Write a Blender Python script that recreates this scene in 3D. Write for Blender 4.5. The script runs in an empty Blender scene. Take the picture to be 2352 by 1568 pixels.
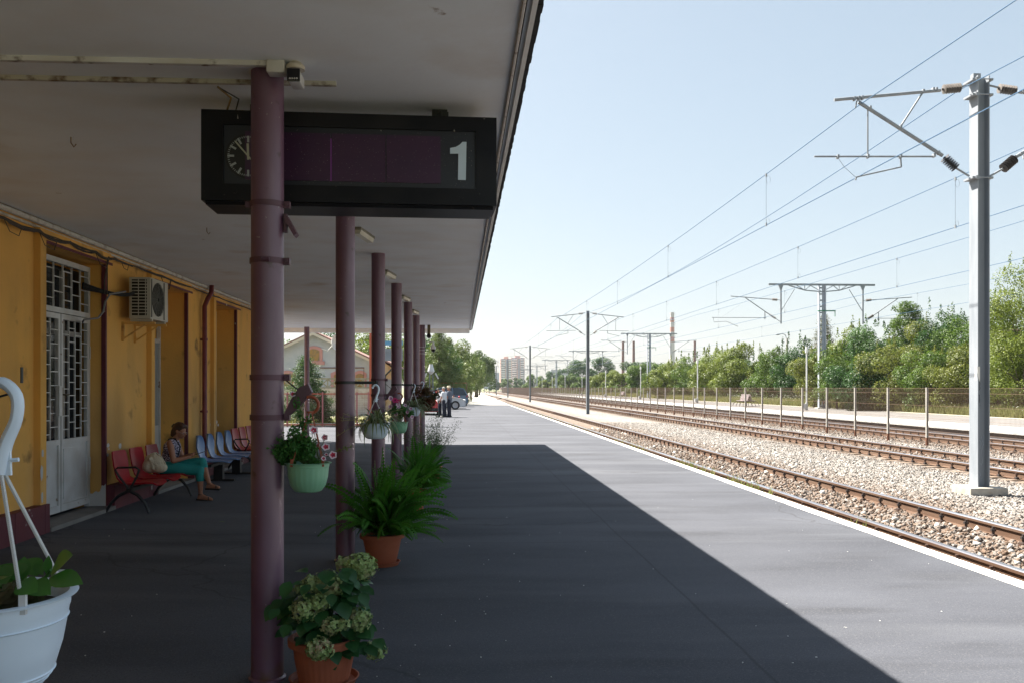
import bpy, bmesh, math, random
import numpy as np
from mathutils import Vector, Matrix, Quaternion
R = math.radians
S = bpy.context.scene
# ---------------------------------------------------------------- camera, sky, sun, exposure
FPX = 2050.0; CX, CY = 1176.0, 889.0; EYE = 1.6
YAW = math.atan(120 / FPX)
cam_data = bpy.data.cameras.new('camera'); cam = bpy.data.objects.new('camera', cam_data)
S.collection.objects.link(cam); S.camera = cam
cam.location = (0, 0, EYE); cam.rotation_euler = (R(90), 0, -YAW)
cam_data.sensor_width = 36; cam_data.lens = 36 * FPX / 2352; cam_data.shift_y = 105 / 2352
cam_data.clip_start = 0.05; cam_data.clip_end = 6000
SUN = Vector((-2.02, 1.85, 3.45)).normalized()
sl = bpy.data.lights.new('sun', 'SUN'); so = bpy.data.objects.new('sun', sl); S.collection.objects.link(so)
sl.energy = 4.75; sl.angle = R(0.53); sl.color = (1.0, 0.93, 0.83)
so.rotation_euler = SUN.to_track_quat('Z', 'Y').to_euler(); so.location = (0, 0, 40)
w = bpy.data.worlds.new('World'); S.world = w; w.use_nodes = True
nt = w.node_tree; nt.nodes.clear()
sky = nt.nodes.new('ShaderNodeTexSky'); sky.sky_type = 'NISHITA'; sky.sun_disc = False
sky.sun_elevation = math.asin(SUN.z); sky.sun_rotation = math.atan2(SUN.x, SUN.y)
sky.air_density = 1.0; sky.dust_density = 1.5; sky.ozone_density = 1.6; sky.altitude = 80
bg = nt.nodes.new('ShaderNodeBackground'); bg.inputs[1].default_value = 0.089
wo = nt.nodes.new('ShaderNodeOutputWorld')
hs_ = nt.nodes.new('ShaderNodeHueSaturation'); hs_.inputs['Saturation'].default_value = 0.98; hs_.inputs['Hue'].default_value = 0.488; nt.links.new(sky.outputs[0], hs_.inputs['Color']); gm_ = nt.nodes.new('ShaderNodeGamma'); gm_.inputs[1].default_value = 0.50; nt.links.new(hs_.outputs[0], gm_.inputs[0]); nt.links.new(gm_.outputs[0], bg.inputs[0]); nt.links.new(bg.outputs[0], wo.inputs[0])
S.view_settings.view_transform = 'Standard'; S.view_settings.look = 'None'
S.view_settings.exposure = 2.12; S.view_settings.gamma = 1.0
S.render.engine = 'CYCLES'
S.cycles.use_denoising = True
S.cycles.max_bounces = 7; S.cycles.diffuse_bounces = 5; S.cycles.transparent_max_bounces = 16
S.cycles.sample_clamp_indirect = 6

def at(u, v, X=None, Y=None, z=None):
    """point of the place seen at (u,v) of a 2352-wide picture, on a plane of the place"""
    a = (u - CX) / FPX; b = (CY - v) / FPX; c, s = math.cos(YAW), math.sin(YAW)
    D = Vector((a * c + s, -a * s + c, b))
    t = X / D.x if X is not None else (Y / D.y if Y is not None else (z - EYE) / b)
    return Vector((0, 0, EYE)) + D * t

# ---------------------------------------------------------------- materials
_mats = {}
def M(name, col, rough=0.7, metal=0.0, col2=None, scale=4.0, lo=0.35, hi=0.65, bump=0.0, bscale=60.0, spec=0.5, stretch=None, detail=5.0, coat=0.0, emit=0.0, coord='Object', bdist=0.01):
    if name in _mats: return _mats[name]
    m = bpy.data.materials.new(name); m.use_nodes = True; t = m.node_tree; b = t.nodes['Principled BSDF']
    b.inputs['Base Color'].default_value = (*col, 1); b.inputs['Roughness'].default_value = rough
    b.inputs['Metallic'].default_value = metal; b.inputs['Specular IOR Level'].default_value = spec
    b.inputs['Coat Weight'].default_value = coat
    tc = t.nodes.new('ShaderNodeTexCoord'); src = tc.outputs[coord]
    if stretch:
        mp = t.nodes.new('ShaderNodeMapping'); mp.inputs['Scale'].default_value = stretch
        t.links.new(src, mp.inputs[0]); vec = mp.outputs[0]
    else: vec = src
    if col2 is not None:
        n = t.nodes.new('ShaderNodeTexNoise'); n.inputs['Scale'].default_value = scale; n.inputs['Detail'].default_value = detail
        t.links.new(vec, n.inputs['Vector'])
        r = t.nodes.new('ShaderNodeValToRGB'); r.color_ramp.elements[0].position = lo; r.color_ramp.elements[1].position = hi
        r.color_ramp.elements[0].color = (*col, 1); r.color_ramp.elements[1].color = (*col2, 1)
        t.links.new(n.outputs['Fac'], r.inputs[0]); t.links.new(r.outputs[0], b.inputs['Base Color'])
    if bump:
        n2 = t.nodes.new('ShaderNodeTexNoise'); n2.inputs['Scale'].default_value = bscale; n2.inputs['Detail'].default_value = 4
        t.links.new(src, n2.inputs['Vector'])
        bp = t.nodes.new('ShaderNodeBump'); bp.inputs['Strength'].default_value = bump; bp.inputs['Distance'].default_value = bdist
        t.links.new(n2.outputs['Fac'], bp.inputs['Height']); t.links.new(bp.outputs[0], b.inputs['Normal'])
    _mats[name] = m; return m

def add_layer(m, col, scale, lo, hi, stretch=None, detail=6.0, grad=None):
    """a second layer of dirt / wear / patches of colour `col` over the base colour; grad=(axis,z0,z1) limits it to a height band"""
    t = m.node_tree; b = t.nodes['Principled BSDF']
    tc = t.nodes.new('ShaderNodeTexCoord'); src = tc.outputs['Object']
    mp = t.nodes.new('ShaderNodeMapping'); mp.inputs['Scale'].default_value = stretch or (1, 1, 1); mp.inputs['Location'].default_value = (3.3 * scale, 7.1, 1.7)
    t.links.new(src, mp.inputs[0])
    n = t.nodes.new('ShaderNodeTexNoise'); n.inputs['Scale'].default_value = scale; n.inputs['Detail'].default_value = detail
    t.links.new(mp.outputs[0], n.inputs['Vector'])
    mr = t.nodes.new('ShaderNodeMapRange'); mr.inputs[1].default_value = lo; mr.inputs[2].default_value = hi
    t.links.new(n.outputs['Fac'], mr.inputs[0]); fac = mr.outputs[0]
    if grad:
        sx = t.nodes.new('ShaderNodeSeparateXYZ'); t.links.new(src, sx.inputs[0])
        g = t.nodes.new('ShaderNodeMapRange'); g.inputs[1].default_value = grad[1]; g.inputs[2].default_value = grad[2]
        t.links.new(sx.outputs[grad[0]], g.inputs[0])
        mu = t.nodes.new('ShaderNodeMath'); mu.operation = 'MULTIPLY'
        t.links.new(fac, mu.inputs[0]); t.links.new(g.outputs[0], mu.inputs[1]); fac = mu.outputs[0]
    mx = t.nodes.new('ShaderNodeMix'); mx.data_type = 'RGBA'
    bc = b.inputs['Base Color']
    if bc.is_linked: t.links.new(bc.links[0].from_socket, mx.inputs[6])
    else: mx.inputs[6].default_value = bc.default_value
    mx.inputs[7].default_value = (*col, 1)
    t.links.new(fac, mx.inputs[0]); t.links.new(mx.outputs[2], bc)
    return m

def leafmat(name, col, col2, scale=2.0, trans=0.3, rough=0.5, spec=0.3):
    if name in _mats: return _mats[name]
    m = M(name, col, rough, col2=col2, scale=scale, lo=0.3, hi=0.7, spec=spec, detail=3)
    t = m.node_tree; b = t.nodes['Principled BSDF']
    tr = t.nodes.new('ShaderNodeBsdfTranslucent'); mx = t.nodes.new('ShaderNodeMixShader'); mx.inputs[0].default_value = trans
    br = t.nodes.new('ShaderNodeMix'); br.data_type = 'RGBA'; br.blend_type = 'MULTIPLY'; br.inputs[0].default_value = 1
    br.inputs[7].default_value = (1.35, 1.35, 0.8, 1)
    t.links.new(b.inputs['Base Color'].links[0].from_socket, br.inputs[6]); t.links.new(br.outputs[2], tr.inputs[0])
    t.links.new(b.outputs[0], mx.inputs[1]); t.links.new(tr.outputs[0], mx.inputs[2])
    t.links.new(mx.outputs[0], t.nodes['Material Output'].inputs[0])
    return m

def glassmat(name, col, rough=0.08, alpha=0.5):
    if name in _mats: return _mats[name]
    m = M(name, col, rough, spec=0.6); m.node_tree.nodes['Principled BSDF'].inputs['Alpha'].default_value = alpha
    return m

# ---------------------------------------------------------------- mesh building
def link(o, parent=None):
    S.collection.objects.link(o)
    if parent is not None: o.parent = parent
    return o
def frame_of(d):
    d = Vector(d).normalized()
    a = Vector((0, 0, 1)) if abs(d.z) < 0.95 else Vector((1, 0, 0))
    x = d.cross(a).normalized(); return x, x.cross(d).normalized(), d
class MB:
    def __init__(s): s.v = []; s.f = []; s.m = []
    def add(s, vs, fs, mi=0):
        o = len(s.v); s.v += [tuple(p) for p in vs]; s.f += [tuple(i + o for i in f) for f in fs]; s.m += [mi] * len(fs)
    def box(s, a, b, mi=0, rz=0, c=None):
        x0, y0, z0 = a; x1, y1, z1 = b
        vs = [(x0, y0, z0), (x1, y0, z0), (x1, y1, z0), (x0, y1, z0), (x0, y0, z1), (x1, y0, z1), (x1, y1, z1), (x0, y1, z1)]
        if rz:
            c = c or ((x0 + x1) / 2, (y0 + y1) / 2); cc, ss = math.cos(rz), math.sin(rz)
            vs = [(c[0] + (x - c[0]) * cc - (y - c[1]) * ss, c[1] + (x - c[0]) * ss + (y - c[1]) * cc, z) for x, y, z in vs]
        s.add(vs, [(0, 3, 2, 1), (4, 5, 6, 7), (0, 1, 5, 4), (1, 2, 6, 5), (2, 3, 7, 6), (3, 0, 4, 7)], mi)
    def bbox(s, a, b, bev=0.01, mi=0):
        """box with chamfered edges"""
        bm = bmesh.new(); bmesh.ops.create_cube(bm, size=1)
        for v in bm.verts: v.co = Vector([(a[i] + b[i]) / 2 + v.co[i] * (b[i] - a[i]) for i in range(3)])
        bmesh.ops.bevel(bm, geom=list(bm.edges), offset=bev, segments=2, affect='EDGES', profile=0.6)
        bm.verts.ensure_lookup_table(); s.add([v.co[:] for v in bm.verts], [[v.index for v in f.verts] for f in bm.faces], mi); bm.free()
    def beam(s, p, q, wd, ht, mi=0):
        x, y, d = frame_of(Vector(q) - Vector(p)); p = Vector(p); q = Vector(q)
        vs = [P + x * sx * wd / 2 + y * sy * ht / 2 for P in (p, q) for sx, sy in ((-1, -1), (1, -1), (1, 1), (-1, 1))]
        s.add(vs, [(0, 1, 2, 3), (7, 6, 5, 4), (0, 4, 5, 1), (1, 5, 6, 2), (2, 6, 7, 3), (3, 7, 4, 0)], mi)
    def tube(s, pts, r, seg=8, mi=0, caps=True):
        pts = [Vector(p) for p in pts]; n = len(pts)
        rs = r if isinstance(r, (list, tuple)) else [r] * n
        px = None; vs = []
        for i, p in enumerate(pts):
            d = (pts[min(i + 1, n - 1)] - pts[max(i - 1, 0)])
            if d.length < 1e-9: d = Vector((0, 0, 1))
            d.normalize()
            if px is None: x = frame_of(d)[0]; y = d.cross(x)
            else:
                x = (px - d * px.dot(d))
                x = x.normalized() if x.length > 1e-6 else frame_of(d)[0]
                y = d.cross(x)
            px = x
            vs += [p + (x * math.cos(2 * math.pi * k / seg) + y * math.sin(2 * math.pi * k / seg)) * rs[i] for k in range(seg)]
        fs = [(i * seg + k, i * seg + (k + 1) % seg, (i + 1) * seg + (k + 1) % seg, (i + 1) * seg + k) for i in range(n - 1) for k in range(seg)]
        if caps: fs += [tuple(range(seg - 1, -1, -1)), tuple((n - 1) * seg + k for k in range(seg))]
        s.add(vs, fs, mi)
    def lathe(s, prof, c=(0, 0, 0), seg=32, mi=0, axis=None, rib=None):
        """profile [(r,z)...] turned about z; rib=(amp,n,z0,z1)"""
        c = Vector(c); vs = []; X, Y, Z = (Vector((1, 0, 0)), Vector((0, 1, 0)), Vector((0, 0, 1)))
        if axis is not None: X, Y, Z = frame_of(axis)
        for r, z in prof:
            for k in range(seg):
                a = 2 * math.pi * k / seg; rr = r
                if rib and rib[2] <= z <= rib[3]: rr = r * (1 + rib[0] * (1 if (k * rib[1] // seg * 2 + (k * rib[1] * 2 // seg)) % 2 else 0))
                vs.append(c + X * rr * math.cos(a) + Y * rr * math.sin(a) + Z * z)
        n = len(prof)
        fs = [(i * seg + k, i * seg + (k + 1) % seg, (i + 1) * seg + (k + 1) % seg, (i + 1) * seg + k) for i in range(n - 1) for k in range(seg)]
        s.add(vs, fs, mi)
    def ell(s, c, r, seg=12, rings=8, mi=0, rot=None):
        c = Vector(c); r = r if isinstance(r, (tuple, list)) else (r, r, r); vs = [];
        for i in range(1, rings):
            th = math.pi * i / rings
            for k in range(seg):
                a = 2 * math.pi * k / seg
                vs.append(Vector((r[0] * math.sin(th) * math.cos(a), r[1] * math.sin(th) * math.sin(a), r[2] * math.cos(th))))
        vs += [Vector((0, 0, r[2])), Vector((0, 0, -r[2]))]
        if rot is not None: vs = [rot @ v for v in vs]
        vs = [c + v for v in vs]; T = len(vs) - 2; B = T + 1
        fs = [(i * seg + (k + 1) % seg, i * seg + k, (i + 1) * seg + k, (i + 1) * seg + (k + 1) % seg) for i in range(rings - 2) for k in range(seg)]
        fs += [(T, k, (k + 1) % seg) for k in range(seg)] + [(B, (rings - 2) * seg + (k + 1) % seg, (rings - 2) * seg + k) for k in range(seg)]
        s.add(vs, fs, mi)
    def cap(s, p, q, r0, r1, seg=12, mi=0):
        """tapered capsule"""
        p = Vector(p); q = Vector(q); d = (q - p); L = d.length; d = d / L if L > 1e-6 else Vector((0, 0, 1))
        pts = []; rs = []
        for a in (-80, -60, -40, -20, 0): pts.append(p + d * r0 * math.sin(R(a))); rs.append(r0 * math.cos(R(a)))
        for a in (0, 20, 40, 60, 80): pts.append(q + d * r1 * math.sin(R(a))); rs.append(r1 * math.cos(R(a)))
        s.tube(pts, rs, seg, mi)
    def prism(s, poly, axis, a, b, mi=0):
        """polygon [(p,q)] extruded along axis 0/1/2 from a to b"""
        n = len(poly)
        def P(p, h): return {0: (h, p[0], p[1]), 1: (p[0], h, p[1]), 2: (p[0], p[1], h)}[axis]
        vs = [P(p, a) for p in poly] + [P(p, b) for p in poly]
        s.add(vs, [tuple(range(n)), tuple(range(2 * n - 1, n - 1, -1))] + [(i, i + n, (i + 1) % n + n, (i + 1) % n) for i in range(n)], mi)
    def build(s, name, mats, parent=None, org=None, smooth=False, fixn=True):
        me = bpy.data.meshes.new(name)
        vs = s.v if org is None else [(x - org[0], y - org[1], z - org[2]) for x, y, z in s.v]
        me.from_pydata(vs, [], s.f)
        mats = mats if isinstance(mats, (list, tuple)) else [mats]
        for m in mats: me.materials.append(m)
        if len(mats) > 1: me.polygons.foreach_set('material_index', s.m)
        if fixn:
            bm = bmesh.new(); bm.from_mesh(me); bmesh.ops.recalc_face_normals(bm, faces=bm.faces); bm.to_mesh(me); bm.free()
        if smooth:
            me.polygons.foreach_set('use_smooth', [True] * len(me.polygons))
            try: me.set_sharp_from_angle(angle=R(smooth if smooth is not True else 40))
            except Exception: pass
        o = bpy.data.objects.new(name, me); return link(o, parent)

def npmesh(name, V, F, mats, mi=None, parent=None, smooth=False):
    """V (n,3), F (m,4) numpy"""
    me = bpy.data.meshes.new(name); V = np.asarray(V, dtype=np.float32); F = np.asarray(F, dtype=np.int32); k = F.shape[1]
    me.vertices.add(len(V)); me.vertices.foreach_set('co', V.ravel())
    me.loops.add(F.size); me.loops.foreach_set('vertex_index', F.ravel())
    me.polygons.add(len(F)); me.polygons.foreach_set('loop_start', np.arange(0, F.size, k, dtype=np.int32))
    mats = mats if isinstance(mats, (list, tuple)) else [mats]
    for m in mats: me.materials.append(m)
    if mi is not None: me.polygons.foreach_set('material_index', np.asarray(mi, dtype=np.int32))
    if smooth: me.polygons.foreach_set('use_smooth', np.ones(len(F), dtype=bool))
    me.update(calc_edges=True); me.validate()
    o = bpy.data.objects.new(name, me); return link(o, parent)

def thing(name, label, cat, loc=(0, 0, 0), group=None, rz=0):
    o = bpy.data.objects.new(name, None); S.collection.objects.link(o); o.empty_display_size = 0.2
    o.location = loc; o.rotation_euler = (0, 0, rz); o['label'] = label; o['category'] = cat
    if group: o['group'] = group
    return o
def tag(o, label, cat, group=None, kind=None):
    o['label'] = label; o['category'] = cat
    if group: o['group'] = group
    if kind: o['kind'] = kind
    return o
def struct(o, label=None):
    o['kind'] = 'structure'
    if label: o['label'] = label
    return o
def kids(o): return list(o.children)
def dup(o, loc=None, rz=None, label=None, parent=None, scale=None):
    c = o.copy(); S.collection.objects.link(c)
    if parent is not None: c.parent = parent
    if loc is not None: c.location = loc
    if rz is not None: c.rotation_euler = (0, 0, rz)
    if scale is not None: c.scale = scale
    if label: c['label'] = label
    for k in kids(o): dup(k, parent=c)
    return c
ORD = ['nearest', 'second', 'third', 'fourth', 'fifth', 'sixth', 'seventh', 'eighth', 'ninth', 'tenth', 'eleventh', 'twelfth', 'thirteenth', 'fourteenth', 'fifteenth', 'sixteenth']

def fuse(mb, voxel=0.01, smooth=3, fac=0.5):
    """one continuous surface from overlapping pieces"""
    o = mb.build('fuse_tmp', M('plain', (0.5, 0.5, 0.5)))
    md = o.modifiers.new('r', 'REMESH'); md.mode = 'VOXEL'; md.voxel_size = voxel; md.use_smooth_shade = True
    if smooth:
        sm = o.modifiers.new('s', 'SMOOTH'); sm.iterations = smooth; sm.factor = fac
    dg = bpy.context.evaluated_depsgraph_get(); me = bpy.data.meshes.new_from_object(o.evaluated_get(dg))
    old = o.data; bpy.data.objects.remove(o); bpy.data.meshes.remove(old)
    return me
def fused(name, mb, mat, parent=None, voxel=0.01, smooth=3, fac=0.5):
    me = fuse(mb, voxel, smooth, fac); me.name = name; me.materials.clear(); me.materials.append(mat)
    me.polygons.foreach_set('use_smooth', [True] * len(me.polygons))
    return link(bpy.data.objects.new(name, me), parent)

# leaves ---------------------------------------------------------------
def leafcards(C, N, L, W, rng, fold=0.0):
    """rhombic leaves: centres C, facing N (not unit), lengths L, widths W -> V,F"""
    n = len(C); N = N / (np.linalg.norm(N, axis=1, keepdims=True) + 1e-9)
    A = rng.normal(size=(n, 3)); T = np.cross(N, A); T /= (np.linalg.norm(T, axis=1, keepdims=True) + 1e-9); B = np.cross(N, T)
    L = np.broadcast_to(np.asarray(L), (n,))[:, None]; W = np.broadcast_to(np.asarray(W), (n,))[:, None]
    V = np.stack([C - T * L / 2, C + B * W / 2 - T * L * 0.08 + N * fold * W, C + T * L / 2, C - B * W / 2 - T * L * 0.08 + N * fold * W], axis=1).reshape(-1, 3)
    F = np.arange(4 * n).reshape(n, 4)
    return V, F
def crown_points(rng, n, H, rad, z0, clumps, shape='round', flat=1.0):
    """leaf centres & normals in clumps; crown from z0 to H, radius rad"""
    cc = []; cr = []
    hh = (H - z0) / 2
    for i in range(clumps):
        for _ in range(40):
            p = rng.uniform(-1, 1, 3)
            if p @ p < 1: break
        zz = p[2]
        k = {'round': math.sqrt(max(0.02, 1 - zz * zz)), 'cone': (1 - zz) / 2 * 1.1 + 0.05, 'column': min(1, 1.5 * math.sqrt(max(0.02, 1 - zz * zz))), 'dome': math.sqrt(max(0.02, 1 - max(0, zz) ** 2))}[shape]
        a = rng.uniform(0, 2 * math.pi); rr = math.sqrt(rng.uniform(0.15, 1)) * k
        cc.append((rad * rr * math.cos(a) * 0.82, rad * rr * math.sin(a) * 0.82, z0 + hh + zz * hh * 0.86)); cr.append(rng.uniform(0.2, 0.42) * min(rad, hh) * (0.6 if shape == 'cone' else 1))
    cc = np.array(cc); cr = np.array(cr)
    idx = rng.choice(clumps, n, p=cr ** 2 / (cr ** 2).sum())
    d = rng.normal(size=(n, 3)); d /= np.linalg.norm(d, axis=1, keepdims=True)
    r = cr[idx] * rng.uniform(0.55, 1.12, n) ** 0.7
    C = cc[idx] + d * r[:, None] * np.array([1, 1, 0.85 * flat])
    N = d + rng.normal(size=(n, 3)) * 0.55 + np.array([0, 0, 0.35])
    return C, N, cc, cr
def tree(kind, label, base, H, rad, z0, nl, ls, mat, bark, seed, group=None, clumps=26, shape='round', trunk_r=0.12, cat='tree', stems=1, lean=0.0, twigs=0):
    rng = np.random.default_rng(seed); base = Vector(base)
    t = thing(kind, label, cat, base, group)
    C, N, cc, cr = crown_points(rng, nl, H, rad, z0, clumps, shape)
    if twigs:
        # upright leader shoots with leaves poking out of the top
        for _ in range(twigs):
            a = rng.uniform(0, 6.283); rr = rad * rng.uniform(0, 0.85); zt = z0 + (H - z0) * (0.5 + 0.45 * math.sqrt(max(0, 1 - (rr / rad) ** 2)))
            k = 46; hgt = rng.uniform(0.5, 1.3) * (H - z0) * 0.16
            tt = rng.uniform(0, 1, k)
            c = np.stack([rr * math.cos(a) + rng.normal(0, 0.07, k) * (1.2 - tt), rr * math.sin(a) + rng.normal(0, 0.07, k) * (1.2 - tt), zt + tt * hgt], 1)
            C = np.vstack([C, c]); N = np.vstack([N, rng.normal(size=(k, 3))])
    V, F = leafcards(C, N, ls * rng.uniform(0.7, 1.3, len(C)), ls * 0.62 * rng.uniform(0.7, 1.3, len(C)), rng, 0.12)
    npmesh('crown', V, F, mat, parent=t)
    mb = MB()
    for sidx in range(stems):
        ax, ay = rng.uniform(-1, 1, 2) * (0.25 * rad if stems > 1 else 0.02)
        top = Vector((ax * 2 + lean, ay * 2, z0 + (H - z0) * 0.55))
        mid = Vector((ax + rng.uniform(-.1, .1) + lean * .4, ay + rng.uniform(-.1, .1), z0 * 0.6 + (H - z0) * 0.12))
        mb.tube([(ax * .3, ay * .3, -0.15), mid, top], [trunk_r, trunk_r * .75, trunk_r * .3], 8)
        for j in rng.choice(clumps, min(clumps, 9), replace=False):
            p = mid.lerp(top, float(rng.uniform(0, 1))); q = Vector(cc[j])
            mb.tube([p, p.lerp(q, .5) + Vector((0, 0, .1)), q], [trunk_r * .35, trunk_r * .22, trunk_r * .1], 5)
    mb.build('trunk', bark, t)
    return t
# ================================================================ GROUND, PLATFORM, TRACK BED
asphalt = M('asphalt', (0.044, 0.048, 0.060), 0.95, col2=(0.080, 0.086, 0.104), scale=0.55, lo=0.3, hi=0.72, stretch=(0.7, 1.5, 1), bump=0.55, bscale=130, spec=0.4, detail=9, bdist=0.003)
add_layer(asphalt, (0.122, 0.129, 0.146), 0.35, 0.52, 0.85, (0.5, 2.4, 1), 8)
add_layer(asphalt, (0.031, 0.033, 0.040), 0.5, 0.54, 0.80, (0.9, 3.5, 1), 8)
add_layer(asphalt, (0.11, 0.113, 0.124), 85.0, 0.55, 0.80, None, 2)
add_layer(asphalt, (0.026, 0.028, 0.033), 110.0, 0.52, 0.78, None, 2)
white_edge = M('white_edge_paint', (0.72, 0.71, 0.68), 0.7, col2=(0.6, 0.59, 0.56), scale=9, bump=0.3, bscale=40)
add_layer(white_edge, (0.3, 0.29, 0.27), 6, 0.60, 0.68, (3, .6, 1)); add_layer(white_edge, (0.12, 0.11, 0.10), 11, 0.66, 0.69)
concrete = M('pale_concrete', (0.5, 0.48, 0.44), 0.85, col2=(0.38, 0.37, 0.34), scale=1.2, bump=0.3, bscale=20)
soil = M('dry_soil', (0.17, 0.15, 0.09), 0.95, col2=(0.09, 0.12, 0.04), scale=0.3)
# cracks and seams
vt_ = asphalt.node_tree; vn_ = vt_.nodes.new('ShaderNodeTexVoronoi'); vn_.feature = 'DISTANCE_TO_EDGE'; vn_.inputs['Scale'].default_value = .16
vc_ = vt_.nodes.new('ShaderNodeTexCoord'); vw_ = vt_.nodes.new('ShaderNodeTexNoise'); vw_.inputs['Scale'].default_value = 1.1; vw_.inputs['Detail'].default_value = 7; vt_.links.new(vc_.outputs['Object'], vw_.inputs['Vector'])
va_ = vt_.nodes.new('ShaderNodeMix'); va_.data_type = 'RGBA'; va_.blend_type = 'ADD'; va_.inputs[0].default_value = 1.2; vt_.links.new(vc_.outputs['Object'], va_.inputs[6]); vt_.links.new(vw_.outputs['Color'], va_.inputs[7]); vt_.links.new(va_.outputs[2], vn_.inputs['Vector'])
vr_ = vt_.nodes.new('ShaderNodeMapRange'); vr_.inputs[1].default_value = .0008; vr_.inputs[2].default_value = .0035; vr_.inputs[3].default_value = .42; vr_.inputs[4].default_value = 0; vt_.links.new(vn_.outputs['Distance'], vr_.inputs[0])
vm_ = vt_.nodes.new('ShaderNodeMix'); vm_.data_type = 'RGBA'; vm_.inputs[7].default_value = (.02, .02, .022, 1); vb_ = vt_.nodes['Principled BSDF']; vt_.links.new(vr_.outputs[0], vm_.inputs[0]); vt_.links.new(vb_.inputs['Base Color'].links[0].from_socket, vm_.inputs[6]); vt_.links.new(vm_.outputs[2], vb_.inputs['Base Color'])
def seam(axis, pos, wd, amp, stren):
    sx = vt_.nodes.new('ShaderNodeSeparateXYZ'); vt_.links.new(vc_.outputs['Object'], sx.inputs[0])
    n1 = vt_.nodes.new('ShaderNodeTexNoise'); n1.inputs['Scale'].default_value = .9; n1.inputs['Detail'].default_value = 5; vt_.links.new(vc_.outputs['Object'], n1.inputs['Vector'])
    a1 = vt_.nodes.new('ShaderNodeMath'); a1.operation = 'MULTIPLY_ADD'; a1.inputs[1].default_value = amp; vt_.links.new(n1.outputs['Fac'], a1.inputs[0]); vt_.links.new(sx.outputs[axis], a1.inputs[2])
    a2 = vt_.nodes.new('ShaderNodeMath'); a2.operation = 'SUBTRACT'; a2.inputs[1].default_value = pos + amp * .5; vt_.links.new(a1.outputs[0], a2.inputs[0])
    a3 = vt_.nodes.new('ShaderNodeMath'); a3.operation = 'ABSOLUTE'; vt_.links.new(a2.outputs[0], a3.inputs[0])
    mr_ = vt_.nodes.new('ShaderNodeMapRange'); mr_.inputs[1].default_value = wd * .4; mr_.inputs[2].default_value = wd; mr_.inputs[3].default_value = stren; mr_.inputs[4].default_value = 0; vt_.links.new(a3.outputs[0], mr_.inputs[0])
    m_ = vt_.nodes.new('ShaderNodeMix'); m_.data_type = 'RGBA'; m_.inputs[7].default_value = (.025, .026, .03, 1); vt_.links.new(mr_.outputs[0], m_.inputs[0]); vt_.links.new(vb_.inputs['Base Color'].links[0].from_socket, m_.inputs[6]); vt_.links.new(m_.outputs[2], vb_.inputs['Base Color'])
seam(0, 1.72, .014, .05, .5); seam(1, 9.2, .012, .16, .5); seam(1, 14.8, .014, .22, .45); seam(1, 22.5, .02, .3, .4)
EDGE = 4.60
mb = MB()
xs = [(-45, .12), (-4.7, .12), (-1.05, 0), (EDGE, 0)]
ys = [-8] + list(range(-4, 84, 4)) + [82]
ys = sorted(set(ys))
for i in range(3):
    for a, b in zip(ys[:-1], ys[1:]):
        (x0, z0), (x1, z1) = xs[i], xs[i + 1]
        mb.add([(x0, a, z0), (x1, a, z1), (x1, b, z1), (x0, b, z0)], [(0, 1, 2, 3)])
mb.add([(EDGE, -8, 0), (EDGE, 82, 0), (EDGE, 82, -.4), (EDGE, -8, -.4)], [(0, 1, 2, 3)])
mb.add([(-45, 82, .12), (EDGE, 82, 0), (EDGE, 82, -.4), (-45, 82, -.4)], [(0, 1, 2, 3)])
struct(mb.build('platform', asphalt, fixn=False), 'worn dark grey asphalt platform surface beside the nearest track')
mb = MB(); rnd = random.Random(5)
for i in range(-8, 82):      # cast edge blocks, butted
    mb.add([(EDGE - .13 + rnd.uniform(-.004, .004), i + .006, .004), (EDGE + .04 + rnd.uniform(-.006, .004), i + .006, .004), (EDGE + .04, i + .994, .004), (EDGE - .13 + rnd.uniform(-.004, .004), i + .996, .004),
            (EDGE + .04, i + .004, -.12), (EDGE + .04, i + .996, -.12)], [(0, 1, 2, 3), (1, 4, 5, 2)])
struct(mb.build('platform_edge_stripe', white_edge, fixn=False), 'white painted edge line along the asphalt platform')
mb = MB()
mb.add([(-12, 82, 0.0), (EDGE + .05, 82, 0.0), (7.2, 330, -.1), (-.5, 330, -.1)], [(0, 1, 2, 3)])
mb.add([(EDGE + .05, 82, 0.0), (EDGE + .05, 82, -.4), (7.2, 330, -.4), (7.2, 330, -.1)], [(0, 1, 2, 3)])
struct(mb.build('concrete_path', concrete, fixn=False), 'sunlit pale concrete path running on past the end of the asphalt')
mb = MB(); mb.add([(-2500, -300, -.45), (2500, -300, -.45), (2500, 4500, -.45), (-2500, 4500, -.45)], [(0, 1, 2, 3)])
struct(mb.build('ground', soil, fixn=False))

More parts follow.
